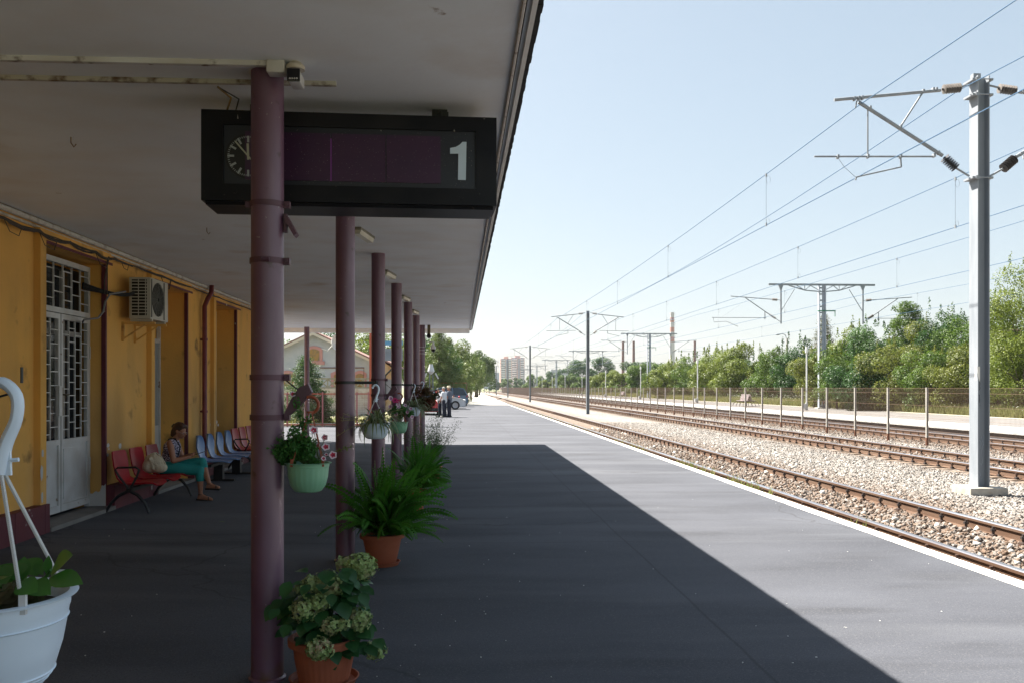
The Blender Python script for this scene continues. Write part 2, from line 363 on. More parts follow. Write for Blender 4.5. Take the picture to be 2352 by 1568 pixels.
# ballast bed ------------------------------------------------------
def stonemat(name, cols, scale):
    if name in _mats: return _mats[name]
    m = bpy.data.materials.new(name); m.use_nodes = True; t = m.node_tree; b = t.nodes['Principled BSDF']
    b.inputs['Roughness'].default_value = 0.9; b.inputs['Specular IOR Level'].default_value = 0.25
    tc = t.nodes.new('ShaderNodeTexCoord'); v = t.nodes.new('ShaderNodeTexVoronoi'); v.inputs['Scale'].default_value = scale
    t.links.new(tc.outputs['Object'], v.inputs['Vector'])
    sp = t.nodes.new('ShaderNodeSeparateColor'); t.links.new(v.outputs['Color'], sp.inputs[0])
    r = t.nodes.new('ShaderNodeValToRGB'); el = r.color_ramp.elements
    el[0].color = (*cols[0], 1); el[1].color = (*cols[-1], 1)
    for i, c in enumerate(cols[1:-1]):
        e = el.new((i + 1) / (len(cols) - 1)); e.color = (*c, 1)
    t.links.new(sp.outputs[0], r.inputs[0])
    n = t.nodes.new('ShaderNodeTexNoise'); n.inputs['Scale'].default_value = 0.55; n.inputs['Detail'].default_value = 6
    t.links.new(tc.outputs['Object'], n.inputs['Vector'])
    mr = t.nodes.new('ShaderNodeMapRange'); mr.inputs[1].default_value = .4; mr.inputs[2].default_value = .68
    t.links.new(n.outputs['Fac'], mr.inputs[0])
    # rust dust along the rails: depends on the distance from the track axes
    sx = t.nodes.new('ShaderNodeSeparateXYZ'); t.links.new(tc.outputs['Object'], sx.inputs[0])
    acc = None
    for ax, wd in ((5.9, 1.55), (12.25, 1.15), (17.2, 2.1)):
        d = t.nodes.new('ShaderNodeMath'); d.operation = 'SUBTRACT'; t.links.new(sx.outputs[0], d.inputs[0]); d.inputs[1].default_value = ax
        a = t.nodes.new('ShaderNodeMath'); a.operation = 'ABSOLUTE'; t.links.new(d.outputs[0], a.inputs[0])
        g = t.nodes.new('ShaderNodeMapRange'); g.inputs[1].default_value = wd + .9; g.inputs[2].default_value = wd - .3; g.inputs[3].default_value = 0; g.inputs[4].default_value = 1.15
        t.links.new(a.outputs[0], g.inputs[0])
        if acc is None: acc = g.outputs[0]
        else:
            mxm = t.nodes.new('ShaderNodeMath'); mxm.operation = 'MAXIMUM'; t.links.new(acc, mxm.inputs[0]); t.links.new(g.outputs[0], mxm.inputs[1]); acc = mxm.outputs[0]
    pr = t.nodes.new('ShaderNodeMath'); pr.operation = 'MULTIPLY'; t.links.new(acc, pr.inputs[0]); t.links.new(sp.outputs[1], pr.inputs[1])
    ad = t.nodes.new('ShaderNodeMath'); ad.operation = 'MULTIPLY_ADD'; t.links.new(mr.outputs[0], ad.inputs[0]); ad.inputs[1].default_value = .14; t.links.new(pr.outputs[0], ad.inputs[2])
    mx = t.nodes.new('ShaderNodeMix'); mx.data_type = 'RGBA'; mx.inputs[7].default_value = (0.135, 0.092, 0.066, 1)
    t.links.new(ad.outputs[0], mx.inputs[0]); t.links.new(r.outputs[0], mx.inputs[6]); t.links.new(mx.outputs[2], b.inputs['Base Color'])
    bp = t.nodes.new('ShaderNodeBump'); bp.inputs['Strength'].default_value = 1; bp.inputs['Distance'].default_value = 0.03; bp.invert = True
    t.links.new(v.outputs['Distance'], bp.inputs['Height']); t.links.new(bp.outputs[0], b.inputs['Normal'])
    _mats[name] = m; return m
SC = [(0.09, 0.078, 0.068), (0.18, 0.165, 0.150), (0.255, 0.243, 0.23), (0.14, 0.122, 0.105), (0.30, 0.293, 0.28), (0.21, 0.193, 0.173), (0.37, 0.366, 0.355)]
bedmat = stonemat('ballast_bed_stone', SC, 15)
def bed_z(x):
    x = np.asarray(x, dtype=float)
    P = [4.6, 5.0, 6.9, 7.3, 8.2, 9.3, 10.2, 10.9, 13.6, 14.3, 15.3, 16.2, 18.3, 18.9]
    Z = [-.31, -.288, -.282, -.262, -.255, -.265, -.285, -.30, -.30, -.30, -.33, -.32, -.32, -.34]
    return np.interp(x, P, Z)
rng = np.random.default_rng(11)
Xg = np.linspace(4.62, 18.92, 112); Yg = np.concatenate([np.arange(-4, 40, .14), np.arange(40, 90, .5), np.geomspace(90, 420, 50)])
XX, YY = np.meshgrid(Xg, Yg); ZZ = bed_z(XX) + np.where(YY < 40, rng.normal(0, .012, XX.shape), 0)
V = np.stack([XX, YY, ZZ], -1).reshape(-1, 3); nx = len(Xg); i0 = np.arange(len(Yg) - 1)[:, None] * nx + np.arange(nx - 1)[None]
F = np.stack([i0, i0 + 1, i0 + 1 + nx, i0 + nx], -1).reshape(-1, 4)
struct(npmesh('track_bed', V, F, bedmat), 'broken stone bed under the three tracks')
# loose stones on the bed (uncountable)
def stones(n, x0, x1, y0, y1, smin, smax, rng, bias=0.0):
    u = rng.uniform(0, 1, n)
    X = rng.uniform(x0, x1, n); Y = y0 + (y1 - y0) * u ** 1.5
    Sz = rng.uniform(smin, smax, n) * (1 + 0.012 * Y)
    base = np.array([[-1, -1, -1], [1, -1, -1], [1, 1, -1], [-1, 1, -1], [-1, -1, 1], [1, -1, 1], [1, 1, 1], [-1, 1, 1]], float) * .5
    P = base[None] * rng.uniform(.55, 1.15, (n, 8, 3)) * np.array([1.25, .95, .75])
    q = rng.normal(size=(n, 4)); q /= np.linalg.norm(q, axis=1, keepdims=True)
    a, b, c, d = q.T
    Rm = np.stack([np.stack([1 - 2 * (c * c + d * d), 2 * (b * c - a * d), 2 * (b * d + a * c)], -1), np.stack([2 * (b * c + a * d), 1 - 2 * (b * b + d * d), 2 * (c * d - a * b)], -1), np.stack([2 * (b * d - a * c), 2 * (c * d + a * b), 1 - 2 * (b * b + c * c)], -1)], -2)
    P = np.einsum('nij,nkj->nki', Rm, P) * Sz[:, None, None]
    C = np.stack([X, Y, bed_z(X) + Sz * rng.uniform(.05, .38, n)], -1)
    V = (P + C[:, None]).reshape(-1, 3)
    f = np.array([[0, 3, 2, 1], [4, 5, 6, 7], [0, 1, 5, 4], [1, 2, 6, 5], [2, 3, 7, 6], [3, 0, 4, 7]])
    return V, (f[None] + np.arange(n)[:, None, None] * 8).reshape(-1, 4)
parts = [stones(64000, 7.0, 10.9, 9.5, 46, .028, .050, rng), stones(15000, 12.9, 16.1, 18, 55, .04, .07, rng), stones(11000, 5.35, 6.7, 6, 40, .02, .05, rng), stones(2600, 4.66, 5.2, 6, 34, .02, .045, rng), stones(6000, 16.4, 18.8, 20, 60, .04, .06, rng), stones(4500, 11.55, 12.95, 16, 46, .03, .05, rng)]
off = 0; VV = []; FF = []
for v_, f_ in parts: VV.append(v_); FF.append(f_ + off); off += len(v_)
o = npmesh('ballast_stones', np.vstack(VV), np.vstack(FF), bedmat); tag(o, 'pale tan and brown broken ballast stones heaped between the tracks', 'ballast', kind='stuff')
v_, f_ = stones(190, 5.4, 9.5, 6.5, 40, .04, .07, rng)
v_[:, 2] += .015
o = npmesh('white_pebbles', v_, f_, M('bleached_stone', (0.52, 0.50, 0.46), .85)); tag(o, 'scattered bleached white stones lying among the brown ballast', 'stones', kind='stuff')

# tracks -----------------------------------------------------------
rust = M('rusty_rail_web', (0.088, 0.047, 0.028), 0.8, col2=(0.13, 0.082, 0.055), scale=3, stretch=(1, .25, 3), spec=0.3)
steel = M('polished_rail_head', (0.50, 0.52, 0.58), 0.28, 0.9, col2=(.36, .33, .34), scale=6, stretch=(1, .1, 1))
clipm = M('dark_iron_fastening', (0.022, 0.019, 0.019), 0.6, col2=(.1, .05, .03), scale=9)
slpm = M('concrete_sleeper', (0.22, 0.17, 0.125), 0.9, col2=(0.12, 0.08, 0.055), scale=7)
HR = [(-.075, 0), (.075, 0), (.075, .014), (.012, .03), (.010, .118), (.034, .13), (.036, .16), (.028, .172)]
RP = HR + [(-x, z) for x, z in reversed(HR[2:])]
def rail_mb(x, z, ys):
    m = MB(); n = len(RP)
    for k, y in enumerate(ys):
        m.v += [(x + a, y, z + b) for a, b in RP]
    for k in range(len(ys) - 1):
        for i in range(n):
            j = (i + 1) % n
            zz = (RP[i][1] + RP[j][1]) / 2
            m.f.append((k * n + i, k * n + j, (k + 1) * n + j, (k + 1) * n + i)); m.m.append(1 if zz > .1655 else 0)
    return m
slp = MB(); slp.prism([(-1.28, -.05), (1.28, -.05), (1.26, .0), (-1.26, .0)], 1, -.13, .13)
slp_o = None
def fastening_mb(x):
    m = MB()
    m.box((x - .14, -.075, .0), (x + .14, .075, .016))
    for s in (-1, 1):
        m.bbox((x + s * .105 - .032, -.045, .014), (x + s * .105 + .032, .045, .05), .01)
        m.tube([(x + s * .105, 0, .045), (x + s * .105, 0, .145)], .018, 8)
        m.tube([(x + s * .105, 0, .085), (x + s * .105, 0, .115)], .034, 6)
    return m
TRK = [(6.02, 'nearest railway track, running along the white platform edge', 4.8, 330), (12.25, 'middle railway track, beyond the row of tall masts', 16.6, 330), (17.2, 'farthest railway track, behind the rusty mesh fence', 22, 330)]
GAU = .7515; ZF = -.282
for ti, (ax, lab, y0, y1) in enumerate(TRK):
    t = thing('railway_track', lab, 'railway track', (ax, 0, ZF))
    for s in (-1, 1):
        r = rail_mb(s * GAU, 0, [y0 - 6, 20, 40, 80, 160, 420]); r.build('rail', [rust, steel], t, smooth=30)
    sy = 0.30 if ti == 0 else (.16 if ti == 1 else .1)
    first = None; y = y0 - 1.5 + sy
    for k in range(100):
        if first is None:
            first = slp.build('sleeper', slpm, t); first.location = (0, y, 0)
            for s in (-1, 1): fastening_mb(s * GAU).build('rail_fastening', clipm, first, smooth=30)
        else: dup(first, (0, y, 0), parent=t)
        y += .6
    m = MB()
    while y < 150 if ti else y < 130:
        m.box((-1.27, y - .13, -.05), (1.27, y + .13, 0), 0)
        for s in (-1, 1):
            m.box((s * GAU - .14, y - .06, .001), (s * GAU + .14, y + .06, .035), 1); m.box((s * GAU - .12, y - .02, .03), (s * GAU - .09, y + .02, .09), 1)
        y += .6
    o = m.build('sleepers', [slpm, clipm], t); o['kind'] = 'stuff'

# second platform, beyond the tracks --------------------------------
pave = M('far_paving', (0.145, 0.138, 0.134), 0.9, col2=(0.19, 0.182, 0.175), scale=1.5)
pwhite = M('whitewashed_slabs', (0.60, 0.60, 0.58), 0.85, col2=(0.45, 0.44, 0.42), scale=2.0)
pwall = M('platform_face', (0.045, 0.043, 0.05), 0.95, col2=(0.07, 0.06, 0.055), scale=2, stretch=(1, .5, 4))
m = MB()
m.add([(18.92, -5, -.5), (18.92, 420, -.5), (18.92, 420, .05), (18.92, -5, .05)], [(0, 1, 2, 3)], 2)
m.add([(18.84, -5, .0), (18.84, 420, .0), (18.84, 420, .07), (18.84, -5, .07)], [(0, 1, 2, 3)], 1)
m.add([(18.84, -5, .0), (18.92, -5, .0), (18.92, 420, .0), (18.84, 420, .0)], [(0, 1, 2, 3)], 2)
m.add([(18.84, -5, .07), (20.9, -5, .11), (20.9, 420, .11), (18.84, 420, .07)], [(0, 1, 2, 3)], 1)
m.add([(20.9, -5, .11), (24.9, -5, .19), (24.9, 420, .19), (20.9, 420, .11)], [(0, 1, 2, 3)], 0)
struct(m.build('far_platform', [pave, pwhite, pwall], fixn=False), 'far platform with whitewashed edge slabs')
m = MB()
m.add([(24.9, -5, .2), (25.3, -5, .21), (25.3, 420, .21), (24.9, 420, .2)], [(0, 1, 2, 3)], 0)
struct(m.build('far_platform_kerb', M('kerb_stone', (.45, .42, .34), .9), fixn=False))
m = MB()
m.add([(25.3, -20, .12), (70, -20, .0), (70, 600, .0), (25.3, 600, .12)], [(0, 1, 2, 3)], 0)
struct(m.build('grass_ground', M('grassy_earth', (0.07, 0.085, 0.03), .95, col2=(.14, .12, .06), scale=.8), fixn=False))

# ================================================================ STATION BUILDING AND CANOPY
WX = -4.34; PX = -4.27; CEIL = 3.33; OT = 3.10
ochre = M('ochre_render', (0.80, 0.44, 0.11), 0.82, col2=(0.70, 0.39, 0.11), scale=1.3, bump=0.25, bscale=35, spec=0.25)
add_layer(ochre, (0.66, 0.45, 0.22), 0.9, 0.5, 0.75, (1, 1, .5), grad=(2, 2.2, 0.5))  # bluish light on the lower wall put into the colour as tan
add_layer(ochre, (0.12, 0.07, 0.035), 3.0, 0.62, 0.80); add_layer(ochre, (0.36, 0.22, 0.08), 1.1, 0.5, 0.8, (1, 1, .35), 9)
dado = M('maroon_plinth_paint', (0.13, 0.018, 0.028), 0.6, col2=(0.1, 0.015, 0.03), scale=3, bump=.2, bscale=20)
add_layer(dado, (0.45, 0.43, 0.42), 5.0, 0.66, 0.70)
plaster = M('bare_plaster', (0.52, 0.53, 0.54), 0.9)
white_paint = M('white_gloss_paint', (0.60, 0.62, 0.64), 0.4, col2=(0.5, 0.5, 0.5), scale=4, spec=0.5)
add_layer(white_paint, (0.22, 0.15, 0.1), 8, 0.68, 0.74)
ceilm = M('canopy_plaster', (0.88, 0.93, 0.985), 0.9, col2=(0.81, 0.85, 0.90), scale=0.7, bump=0.25, bscale=9, spec=0.2, bdist=.01)
add_layer(ceilm, (0.58, 0.49, 0.41), 0.8, 0.64, 0.82)
add_layer(ceilm, (0.22, 0.14, 0.09), 3.4, 0.735, 0.77)
add_layer(ceilm, (0.80, 0.81, 0.825), 1.6, 0.45, 0.75, (1, 1.4, 1), 9)
bitumen_and_shade = M('black_roof_and_shade', (0.02, 0.02, 0.022), 0.8)
pale_lip = M('pale_canopy_lip', (0.88, 0.88, 0.87), .8, col2=(.8, .79, .77), scale=5)
darkglass = M('dark_window_glass', (0.02, 0.024, 0.028), 0.12, spec=.6)
bld = thing('station_building', 'ochre rendered station building with canopy and maroon plinth', 'building', (-4.27, 9, 0))
org = (-4.27, 9, 0)
def Yw(u, X): return at(u, 900, X=X).y
ops = [(Yw(107, PX), Yw(243, WX), -4.53), (Yw(356, PX), Yw(431, WX), -4.76), (Yw(497, PX), Yw(544, WX), -4.73)]
OPS = ops
YB0, YB1 = -3.0, 20.9
m = MB(); edges = [YB0] + [e for o_ in ops for e in o_[:2]] + [YB1]
for i in range(0, len(edges), 2):
    m.box((-4.95, edges[i], .0), (WX, edges[i + 1], CEIL))
for a, b, xi in ops:
    m.box((-4.95, a, OT), (WX, b, CEIL)); m.box((-4.95, a, -.05), (xi - (.28 if xi > -4.6 else .06), b, OT))          # header, back of the niche
m.box((-12, YB0, 0), (-4.95, YB1, 4.4)); m.box((-4.95, YB0, CEIL), (-4.3, YB1, 4.4))
wall = m.build('wall', ochre, bld, org)
for a, b, xi in ops:
    m = MB(); m.bbox((WX - .01, a - .13, .12), (PX, a, CEIL - .10), .006); m.box((WX - .01, a + .001, OT), (PX - .003, b + .0, CEIL - .102)); m.build('door_surround', ochre, bld, org)
pe = [YB0] + [e for o_ in ops for e in o_[:2]] + [YB1]
for i in range(0, len(pe), 2):
    y = pe[i]; m = MB()
    while y < pe[i + 1] - .01:
        y2 = min(y + .62, pe[i + 1]); m.box((WX - .005, y + .003, .02), (PX + .035, y2 - .003, .40), 0); y = y2
    m.build('plinth', dado, bld, org)
for a, b, xi in ops:
    m = MB(); m.box((WX - .05, b - .012, .4), (WX + .003, b + .03, OT + .03)); m.box((PX - .002, a, OT - .012), (PX + .002, b + .03, OT + .02)); m.build('maroon_edge_line', dado, bld, org)
# patch of bare plaster low on the first reveal
m = MB(); rnd = random.Random(3); b1 = ops[0][1]
pts = [(WX - .2 + .205 * i / 9, .12) for i in range(10)]; top = [(WX - .2 + .205 * i / 9, .30 + .14 * (i / 9) ** 2 * 1.0 + rnd.uniform(-.03, .03)) for i in range(10)]
for i in range(9): m.add([(pts[i][0], b1 - .0145, pts[i][1]), (pts[i + 1][0], b1 - .0145, pts[i + 1][1]), (top[i + 1][0], b1 - .0145, top[i + 1][1]), (top[i][0], b1 - .0145, top[i][1])], [(0, 1, 2, 3)])
m.build('bare_patch', plaster, bld, org)
for (u, v, s) in ((98, 1040, .06), (96, 1085, .09), (97, 1140, .07), (340, 1050, .03)):
    p = at(u, v, X=PX + .003); k = 7
    ring = [(PX + .003, p.y + s * .45 * math.cos(6.28 * i / k) * rnd.uniform(.6, 1), p.z + s * math.sin(6.28 * i / k) * rnd.uniform(.6, 1)) for i in range(k)]
    m = MB(); m.add(ring, [tuple(range(k))]); m.build('bare_patch', plaster, bld, org)
for (u, v, s) in ((244, 1022, .045), (243, 1044, .03), (272, 1023, .05), (480, 974, .05), (466, 988, .06), (494, 968, .05), (497, 975, .04), (246, 1030, .02)):
    p = at(u + 4, v, X=WX + .003); k = 7
    ring = [(WX + .003, p.y + s * 1.3 * math.cos(6.28 * i / k) * rnd.uniform(.5, 1), p.z + s * math.sin(6.28 * i / k) * rnd.uniform(.5, 1)) for i in range(k)]
    m = MB(); m.add(ring, [tuple(range(k))]); m.build('bare_patch', plaster, bld, org)
# door steps
for a, b, xi in ops:
  m = MB(); m.box((xi - .04, a, -.02), (PX + .05, b, .15)); m.build('doorstep', M('stone_step', (.22, .21, .20), .8, col2=(.16, .155, .15), scale=3), bld, org)
# first double door with brick-pattern grille
def bar_grille(m, y0, y1, z0, z1, x, cols, step, r=.0055, off=0.0):
    w_ = (y1 - y0) / cols
    for i in range(cols + 1):
        m.box((x - .012, y0 + i * w_ - r, z0), (x + .006, y0 + i * w_ + r, z1))
    for i in range(cols):
        z = z0 + (step * .5 if i % 2 else 0) + step * .45 + off
        while z < z1 - .02:
            m.box((x - .010, y0 + i * w_ + r, z - r), (x + .004, y0 + (i + 1) * w_ - r, z + r)); z += step
a, b, xi = ops[0]
dr = MB(); x = xi; ysplit = Yw(138, xi); dl0, dl1 = ysplit - (b - ysplit) + .02, b - .005
dl0 = max(dl0, a - .0)
FRW = .045
leaves = [(a + .0, ysplit - .012), (ysplit + .012, dl1)]
dfr = MB()
dfr.box((x - .05, a, .15), (x + .005, a + .04, 3.06)); dfr.box((x - .05, dl1 - .04, .15), (x + .005, dl1, 3.06)); dfr.box((x - .05, a + .04, 3.0), (x + .005, dl1 - .04, 3.06)); dfr.box((x - .05, a + .04, 2.44), (x + .006, dl1 - .04, 2.50))
dfr.build('door_frame', white_paint, bld, org)
m = MB(); bar_grille(m, a + .045, dl1 - .045, 2.50, 3.0, x, 7, .165, off=.02); m.build('transom_grille', white_paint, bld, org)
m = MB(); m.box((x - .16, a, .15), (x - .12, dl1, 3.0)); m.build('window_glass', darkglass, bld, org)
m = MB(); m.box((x - .13, a + .05, 2.2), (x - .09, dl1, 2.26)); m.box((x - .13, ysplit - .3, .2), (x - .09, ysplit - .24, 2.95)); m.box((x - .13, ysplit + .25, .2), (x - .09, ysplit + .33, 2.95))
m.build('inner_window_frame', M('old_grey_frame', (.32, .31, .30), .6), bld, org)
for li, (y0, y1) in enumerate(leaves):
    if li == 0: y0 += .042
    else: y1 -= .042
    d = MB()
    d.box((x - .035, y0, .19), (x + .01, y0 + FRW, 2.43)); d.box((x - .035, y1 - FRW, .19), (x + .01, y1, 2.43))
    d.box((x - .035, y0 + FRW, 2.37), (x + .01, y1 - FRW, 2.43)); d.box((x - .035, y0 + FRW, .95), (x + .01, y1 - FRW, 1.01)); d.box((x - .035, y0 + FRW, .19), (x + .01, y1 - FRW, .27))
    d.box((x - .03, y0 + FRW, .27), (x - .012, y1 - FRW, .95)); d.box((x - .014, y0 + FRW + .05, .32), (x - .004, y1 - FRW - .05, .90))
    dl = d.build('door', white_paint, bld, org)
    g = MB(); bar_grille(g, y0 + FRW, y1 - FRW, 1.01, 2.37, x, 4, .155, off=.04 * li); g.build('door_grille', white_paint, dl, org)
    if li == 1:
        h = MB(); h.tube([(x + .01, y0 + .02, 1.52), (x + .05, y0 + .02, 1.52), (x + .055, y0 + .09, 1.52)], .009, 8); h.box((x + .0105, y0 + .005, 1.28), (x + .016, y0 + .04, 1.60)); h.build('handle', M('tarnished_brass', (.2, .17, .12), .4, .8), dl, org)
        h = MB(); h.tube([(x + .012, y1 + .01, .55), (x + .012, y1 + .01, .75)], .012, 8); h.tube([(x + .012, y1 + .01, 1.95), (x + .012, y1 + .01, 2.1)], .012, 8); h.build('hinge', white_paint, dl, org)
    else:
        h = MB(); h.box((x + .01, y1 - .12, 1.28), (x + .05, y1 - .04, 1.62)); h.build('lock_box', white_paint, dl, org)
# doors 2 and 3: pale leaves deep in their niches
for (a, b, xi), mt in ((ops[1], 1), (ops[2], 0)):
    d = MB(); d.box((xi - .05, a, .15), (xi, a + .05, OT - .03)); d.box((xi - .05, b - .05, .15), (xi, b, OT - .03)); d.box((xi - .05, a + .05, OT - .09), (xi, b - .05, OT - .03)); d.box((xi - .05, a + .05, 2.3), (xi, b - .05, 2.36))
    d.box((xi - .06, a + .05, .15), (xi - .02, b - .05, 1.0)); d.box((xi - .05, (a + b) / 2 - .04, 1.0), (xi - .01, (a + b) / 2 + .04, 2.3))
    dl = d.build('door', white_paint, bld, org)
    g = MB(); g.box((xi - .045, a + .05, 1.0), (xi - .035, b - .05, 2.3)); g.build('door_glass', M('pale_curtained_glass', (.33, .36, .38), .2), dl, org)
# canopy -----------------------------------------------------------
CEX, CY1 = .33, 26.75
m = MB()
poly = [(-4.33, YB0 - 1), (CEX, YB0 - 1), (CEX, CY1), (-8.0, CY1), (-8.0, YB1 + .01), (-4.33, YB1 + .01)]
m.prism(poly, 2, CEIL, 3.43)
can = m.build('canopy', ceilm, bld, org)
m = MB()
m.box((-8.0, 26.5, 3.205), (CEX - .04, CY1, CEIL - .001)); m.build('end_beam', pale_lip, can, org)
m = MB()
y = YB0 - 1; rnd = random.Random(8)
m.box((CEX - .004, YB0 - 1, CEIL - .014), (CEX + .020, CY1, CEIL - .002), 0)
m.tube([(CEX - .042, YB0 - 1, CEIL - .008), (CEX - .042, CY1, CEIL - .008)], .009, 6, 1); m.box((CEX - .034, YB0 - 1, CEIL - .003), (CEX - .026, CY1, CEIL - .0005), 2)  # thin black strip beside the conduit is its shadow line, painted in
m.build('drip_edge', [pale_lip, M('stained_grey_conduit', (.60, .57, .54), .8, col2=(.14, .10, .07), scale=14, lo=.6, hi=.7), bitumen_and_shade], can, org)
m = MB(); n = 340
ya = np.linspace(YB0 - 1, CY1 + .06, n)
for i in range(n - 1):
    e = .045 + rnd.uniform(-.003, .003); m.box((CEX + .0205, ya[i], 3.318 + rnd.uniform(-.003, .003)), (CEX + e, ya[i + 1], 3.44))
m.box((-8, CY1 + .001, 3.30), (CEX + .02, CY1 + .05, 3.44)); m.box((-8.0, YB0 - 1, 3.4305), (CEX + .02, CY1, 3.445))
m.build('roof_felt', bitumen_and_shade, can, org)
m = MB(); m.tube([(WX + .035, YB0, CEIL - .035), (WX + .035, YB1, CEIL - .035)], .03, 8); m.box((WX, YB0, CEIL - .10), (WX + .022, YB1, CEIL - .075))
m.build('cornice', M('cornice_white', (.55, .53, .5), .7, col2=(.25, .2, .17), scale=7, lo=.5, hi=.75), bld, org)
# stains and hooks on the ceiling: small hooks
hook_m = M('rusty_hook', (.2, .13, .07), .7)
for k, (u, v) in enumerate(((163, 325), (475, 530))):
    p = at(u, v, z=3.30); h = MB(); h.tube([(p.x, p.y, 3.33), (p.x, p.y, 3.29), (p.x + .02, p.y, 3.26), (p.x + .035, p.y, 3.28)], .004, 6)
    o = h.build('ceiling_hook', hook_m); tag(o, ['rusty hook in the ceiling, nearer one by the stain', 'rusty hook in the ceiling left of the black sign, above the air conditioner'][k], 'hook', 'rusty hooks in the canopy ceiling')
# cable trunking across the ceiling
trk = M('dirty_white_trunking', (.72, .73, .74), .7, col2=(.58, .56, .53), scale=3); add_layer(trk, (.09, .05, .03), 9, .58, .68, (1, 1, 1))
m = MB(); m.box((-4.3, 4.795, 3.303), (-1.0, 4.828, 3.3295)); o = m.build('cable_trunking', trk); tag(o, 'white plastic cable trunking on the ceiling ending in a junction box at the nearest column', 'trunking', 'trunking on the canopy ceiling')
m = MB(); m.box((-4.3, 5.10, 3.306), (-.70, 5.128, 3.3295)); o = m.build('cable_trunking', M('grimy_trunking', (.5, .47, .40), .8, col2=(.12, .07, .04), scale=14, lo=.5, hi=.68)); tag(o, 'grimy rust-speckled trunking on the ceiling running past behind the nearest column', 'trunking', 'trunking on the canopy ceiling')
m = MB(); m.bbox((-1.02, 4.775, 3.262), (-.925, 4.865, 3.3298), .01); o = m.build('junction_box', trk, smooth=30); tag(o, 'small white junction box at the top of the nearest column', 'junction box')
# security camera
cc = at(677, 178, Y=4.80); cam_t = thing('security_camera', 'small black and white security camera beside the junction box', 'security camera', cc)
m = MB(); m.lathe([(0, .0), (.05, .0), (.05, .02), (.03, .04), (0, .04)], (0, .02, CEIL - cc.z - .041), 16); m.tube([(0, .02, CEIL - cc.z - .04), (0, .05, .02)], .015, 8); m.build('mount', M('cream_plastic', (.55, .5, .42), .6), cam_t, smooth=True)
m = MB(); m.bbox((-.032, -.03, -.03), (.032, .12, .032), .012); m.build('housing', M('white_plastic', (.6, .6, .6), .4), cam_t, smooth=True)
m = MB(); m.bbox((-.034, -.042, -.034), (.034, -.03, .034), .005); m.build('lens_front', M('black_plastic', (.008, .009, .012), .15), cam_t, smooth=True)
m = MB()
for i in range(4): m.ell((-.018 + i * .012, -.042, -.02), (.005, .003, .005), 8, 6)
m.build('led_row', M('led_lens', (.5, .5, .5), .2), cam_t, smooth=True)

# columns ----------------------------------------------------------
colm = M('maroon_column_paint', (0.110, 0.044, 0.082), 0.42, col2=(0.15, 0.073, 0.122), scale=3.2, lo=.3, hi=.75, bump=0.14, bscale=26, spec=0.9, bdist=.004)
add_layer(colm, (0.06, 0.02, 0.025), 11, 0.66, 0.74); add_layer(colm, (0.21, 0.13, 0.17), 5, 0.52, 0.78, (1, 1, .18), 8); add_layer(colm, (0.10, 0.045, 0.02), 7, 0.50, 0.62, None, 6, (2, .22, .0)); add_layer(colm, (.26, .22, .22), 30, .71, .73)
bandm = M('painted_iron_band', (0.11, 0.044, 0.070), 0.5, col2=(.08, .035, .05), scale=8)
ironm = M('black_iron', (0.02, 0.022, 0.024), 0.5, spec=.5)
CR = .088; CX0 = -1.056; CYS = [4.98 + 3.345 * k for k in range(7)]
def ring_band(m, z, h=.028, r=CR + .006, mi=0): m.lathe([(r - .005, z - h / 2), (r, z - h / 2), (r, z + h / 2), (r - .005, z + h / 2)], (0, 0, 0), 28, mi)
CLAB = ['maroon steel column nearest the camera, in front of the black sign, hydrangea pot at its foot',
        'second maroon column, below the black sign, big fern pot beside its foot', 'third maroon column, with a tilted bracket holding pink petunias',
        'fourth maroon column along the platform, black strap holding the small white pot', 'fifth maroon column along the platform', 'sixth maroon column along the platform', 'seventh maroon column, with white straps and the dome camera on it']
cols = []
for k, y in enumerate(CYS):
    t = thing('canopy_column', CLAB[k], 'column', (CX0, y, 0), 'maroon columns along the platform'); cols.append(t)
    m = MB(); m.lathe([(0, 0), (CR + .012, 0), (CR + .012, .012), (CR, .02), (CR, CEIL), (0, CEIL)], seg=40); m.build('shaft', colm, t, smooth=40)
    bz = {0: (2.60, 2.29, 1.655, 1.437), 2: (1.50, 1.70)}.get(k, ())
    for z in bz:
        b_ = MB(); ring_band(b_, z, .03)
        s = 1 if k == 0 else 1
        b_.box((CR, -.02, z - .018), (CR + .035, .02, z + .018)); b_.box((-CR - .03 if z > 2.5 else -CR - .006, -.015, z - .015), (-CR, .015, z + .015))
        b_.tube([(CR + .02, -.035, z), (CR + .02, .035, z)], .008, 6)
        b_.build('band', bandm, t, smooth=30)
# tilted flap bracket on first and third column
def flap(t, s=1.0):
    m = MB(); m.prism([(.095, 1.455), (.10, 1.43), (.155, 1.475), (.245, 1.575), (.225, 1.62), (.175, 1.60), (.13, 1.53)], 1, -.03, .03)
    m.build('bracket', bandm, t)
    m = MB(); m.tube([(CR, 0, 1.65), (.15, 0, 1.60), (.185, 0, 1.575)], .004, 6); m.build('tie_wire', ironm, t)
flap(cols[0]); flap(cols[2])
m = MB(); m.box((CR + .003, -.02, 2.45), (CR + .02, .02, 2.55)); m.build('bracket_plate', bandm, cols[0]); m = MB(); m.prism([(.09, 2.53), (.11, 2.54), (.165, 2.44), (.15, 2.425)], 1, -.04, .04); m.build('bracket', bandm, cols[0])
m = MB(); m.tube([(-.01, -CR - .01, 2.29), (.03, -CR - .01, 2.29)], .012, 8); m.build('bolt', bandm, cols[0])
for k in (1, 3, 4, 5):
    z = 1.645; m = MB(); ring_band(m, z, .026, CR + .005); m.box((CR, -.008, z - .013), (.30 if k < 5 else .27, .002, z + .013)); m.tube([(.285 if k < 5 else .255, -.01, z - .02), (.285 if k < 5 else .255, -.01, z + .02)], .008, 8)
    m.build('strap_bracket', ironm, cols[k], smooth=30)
m = MB()
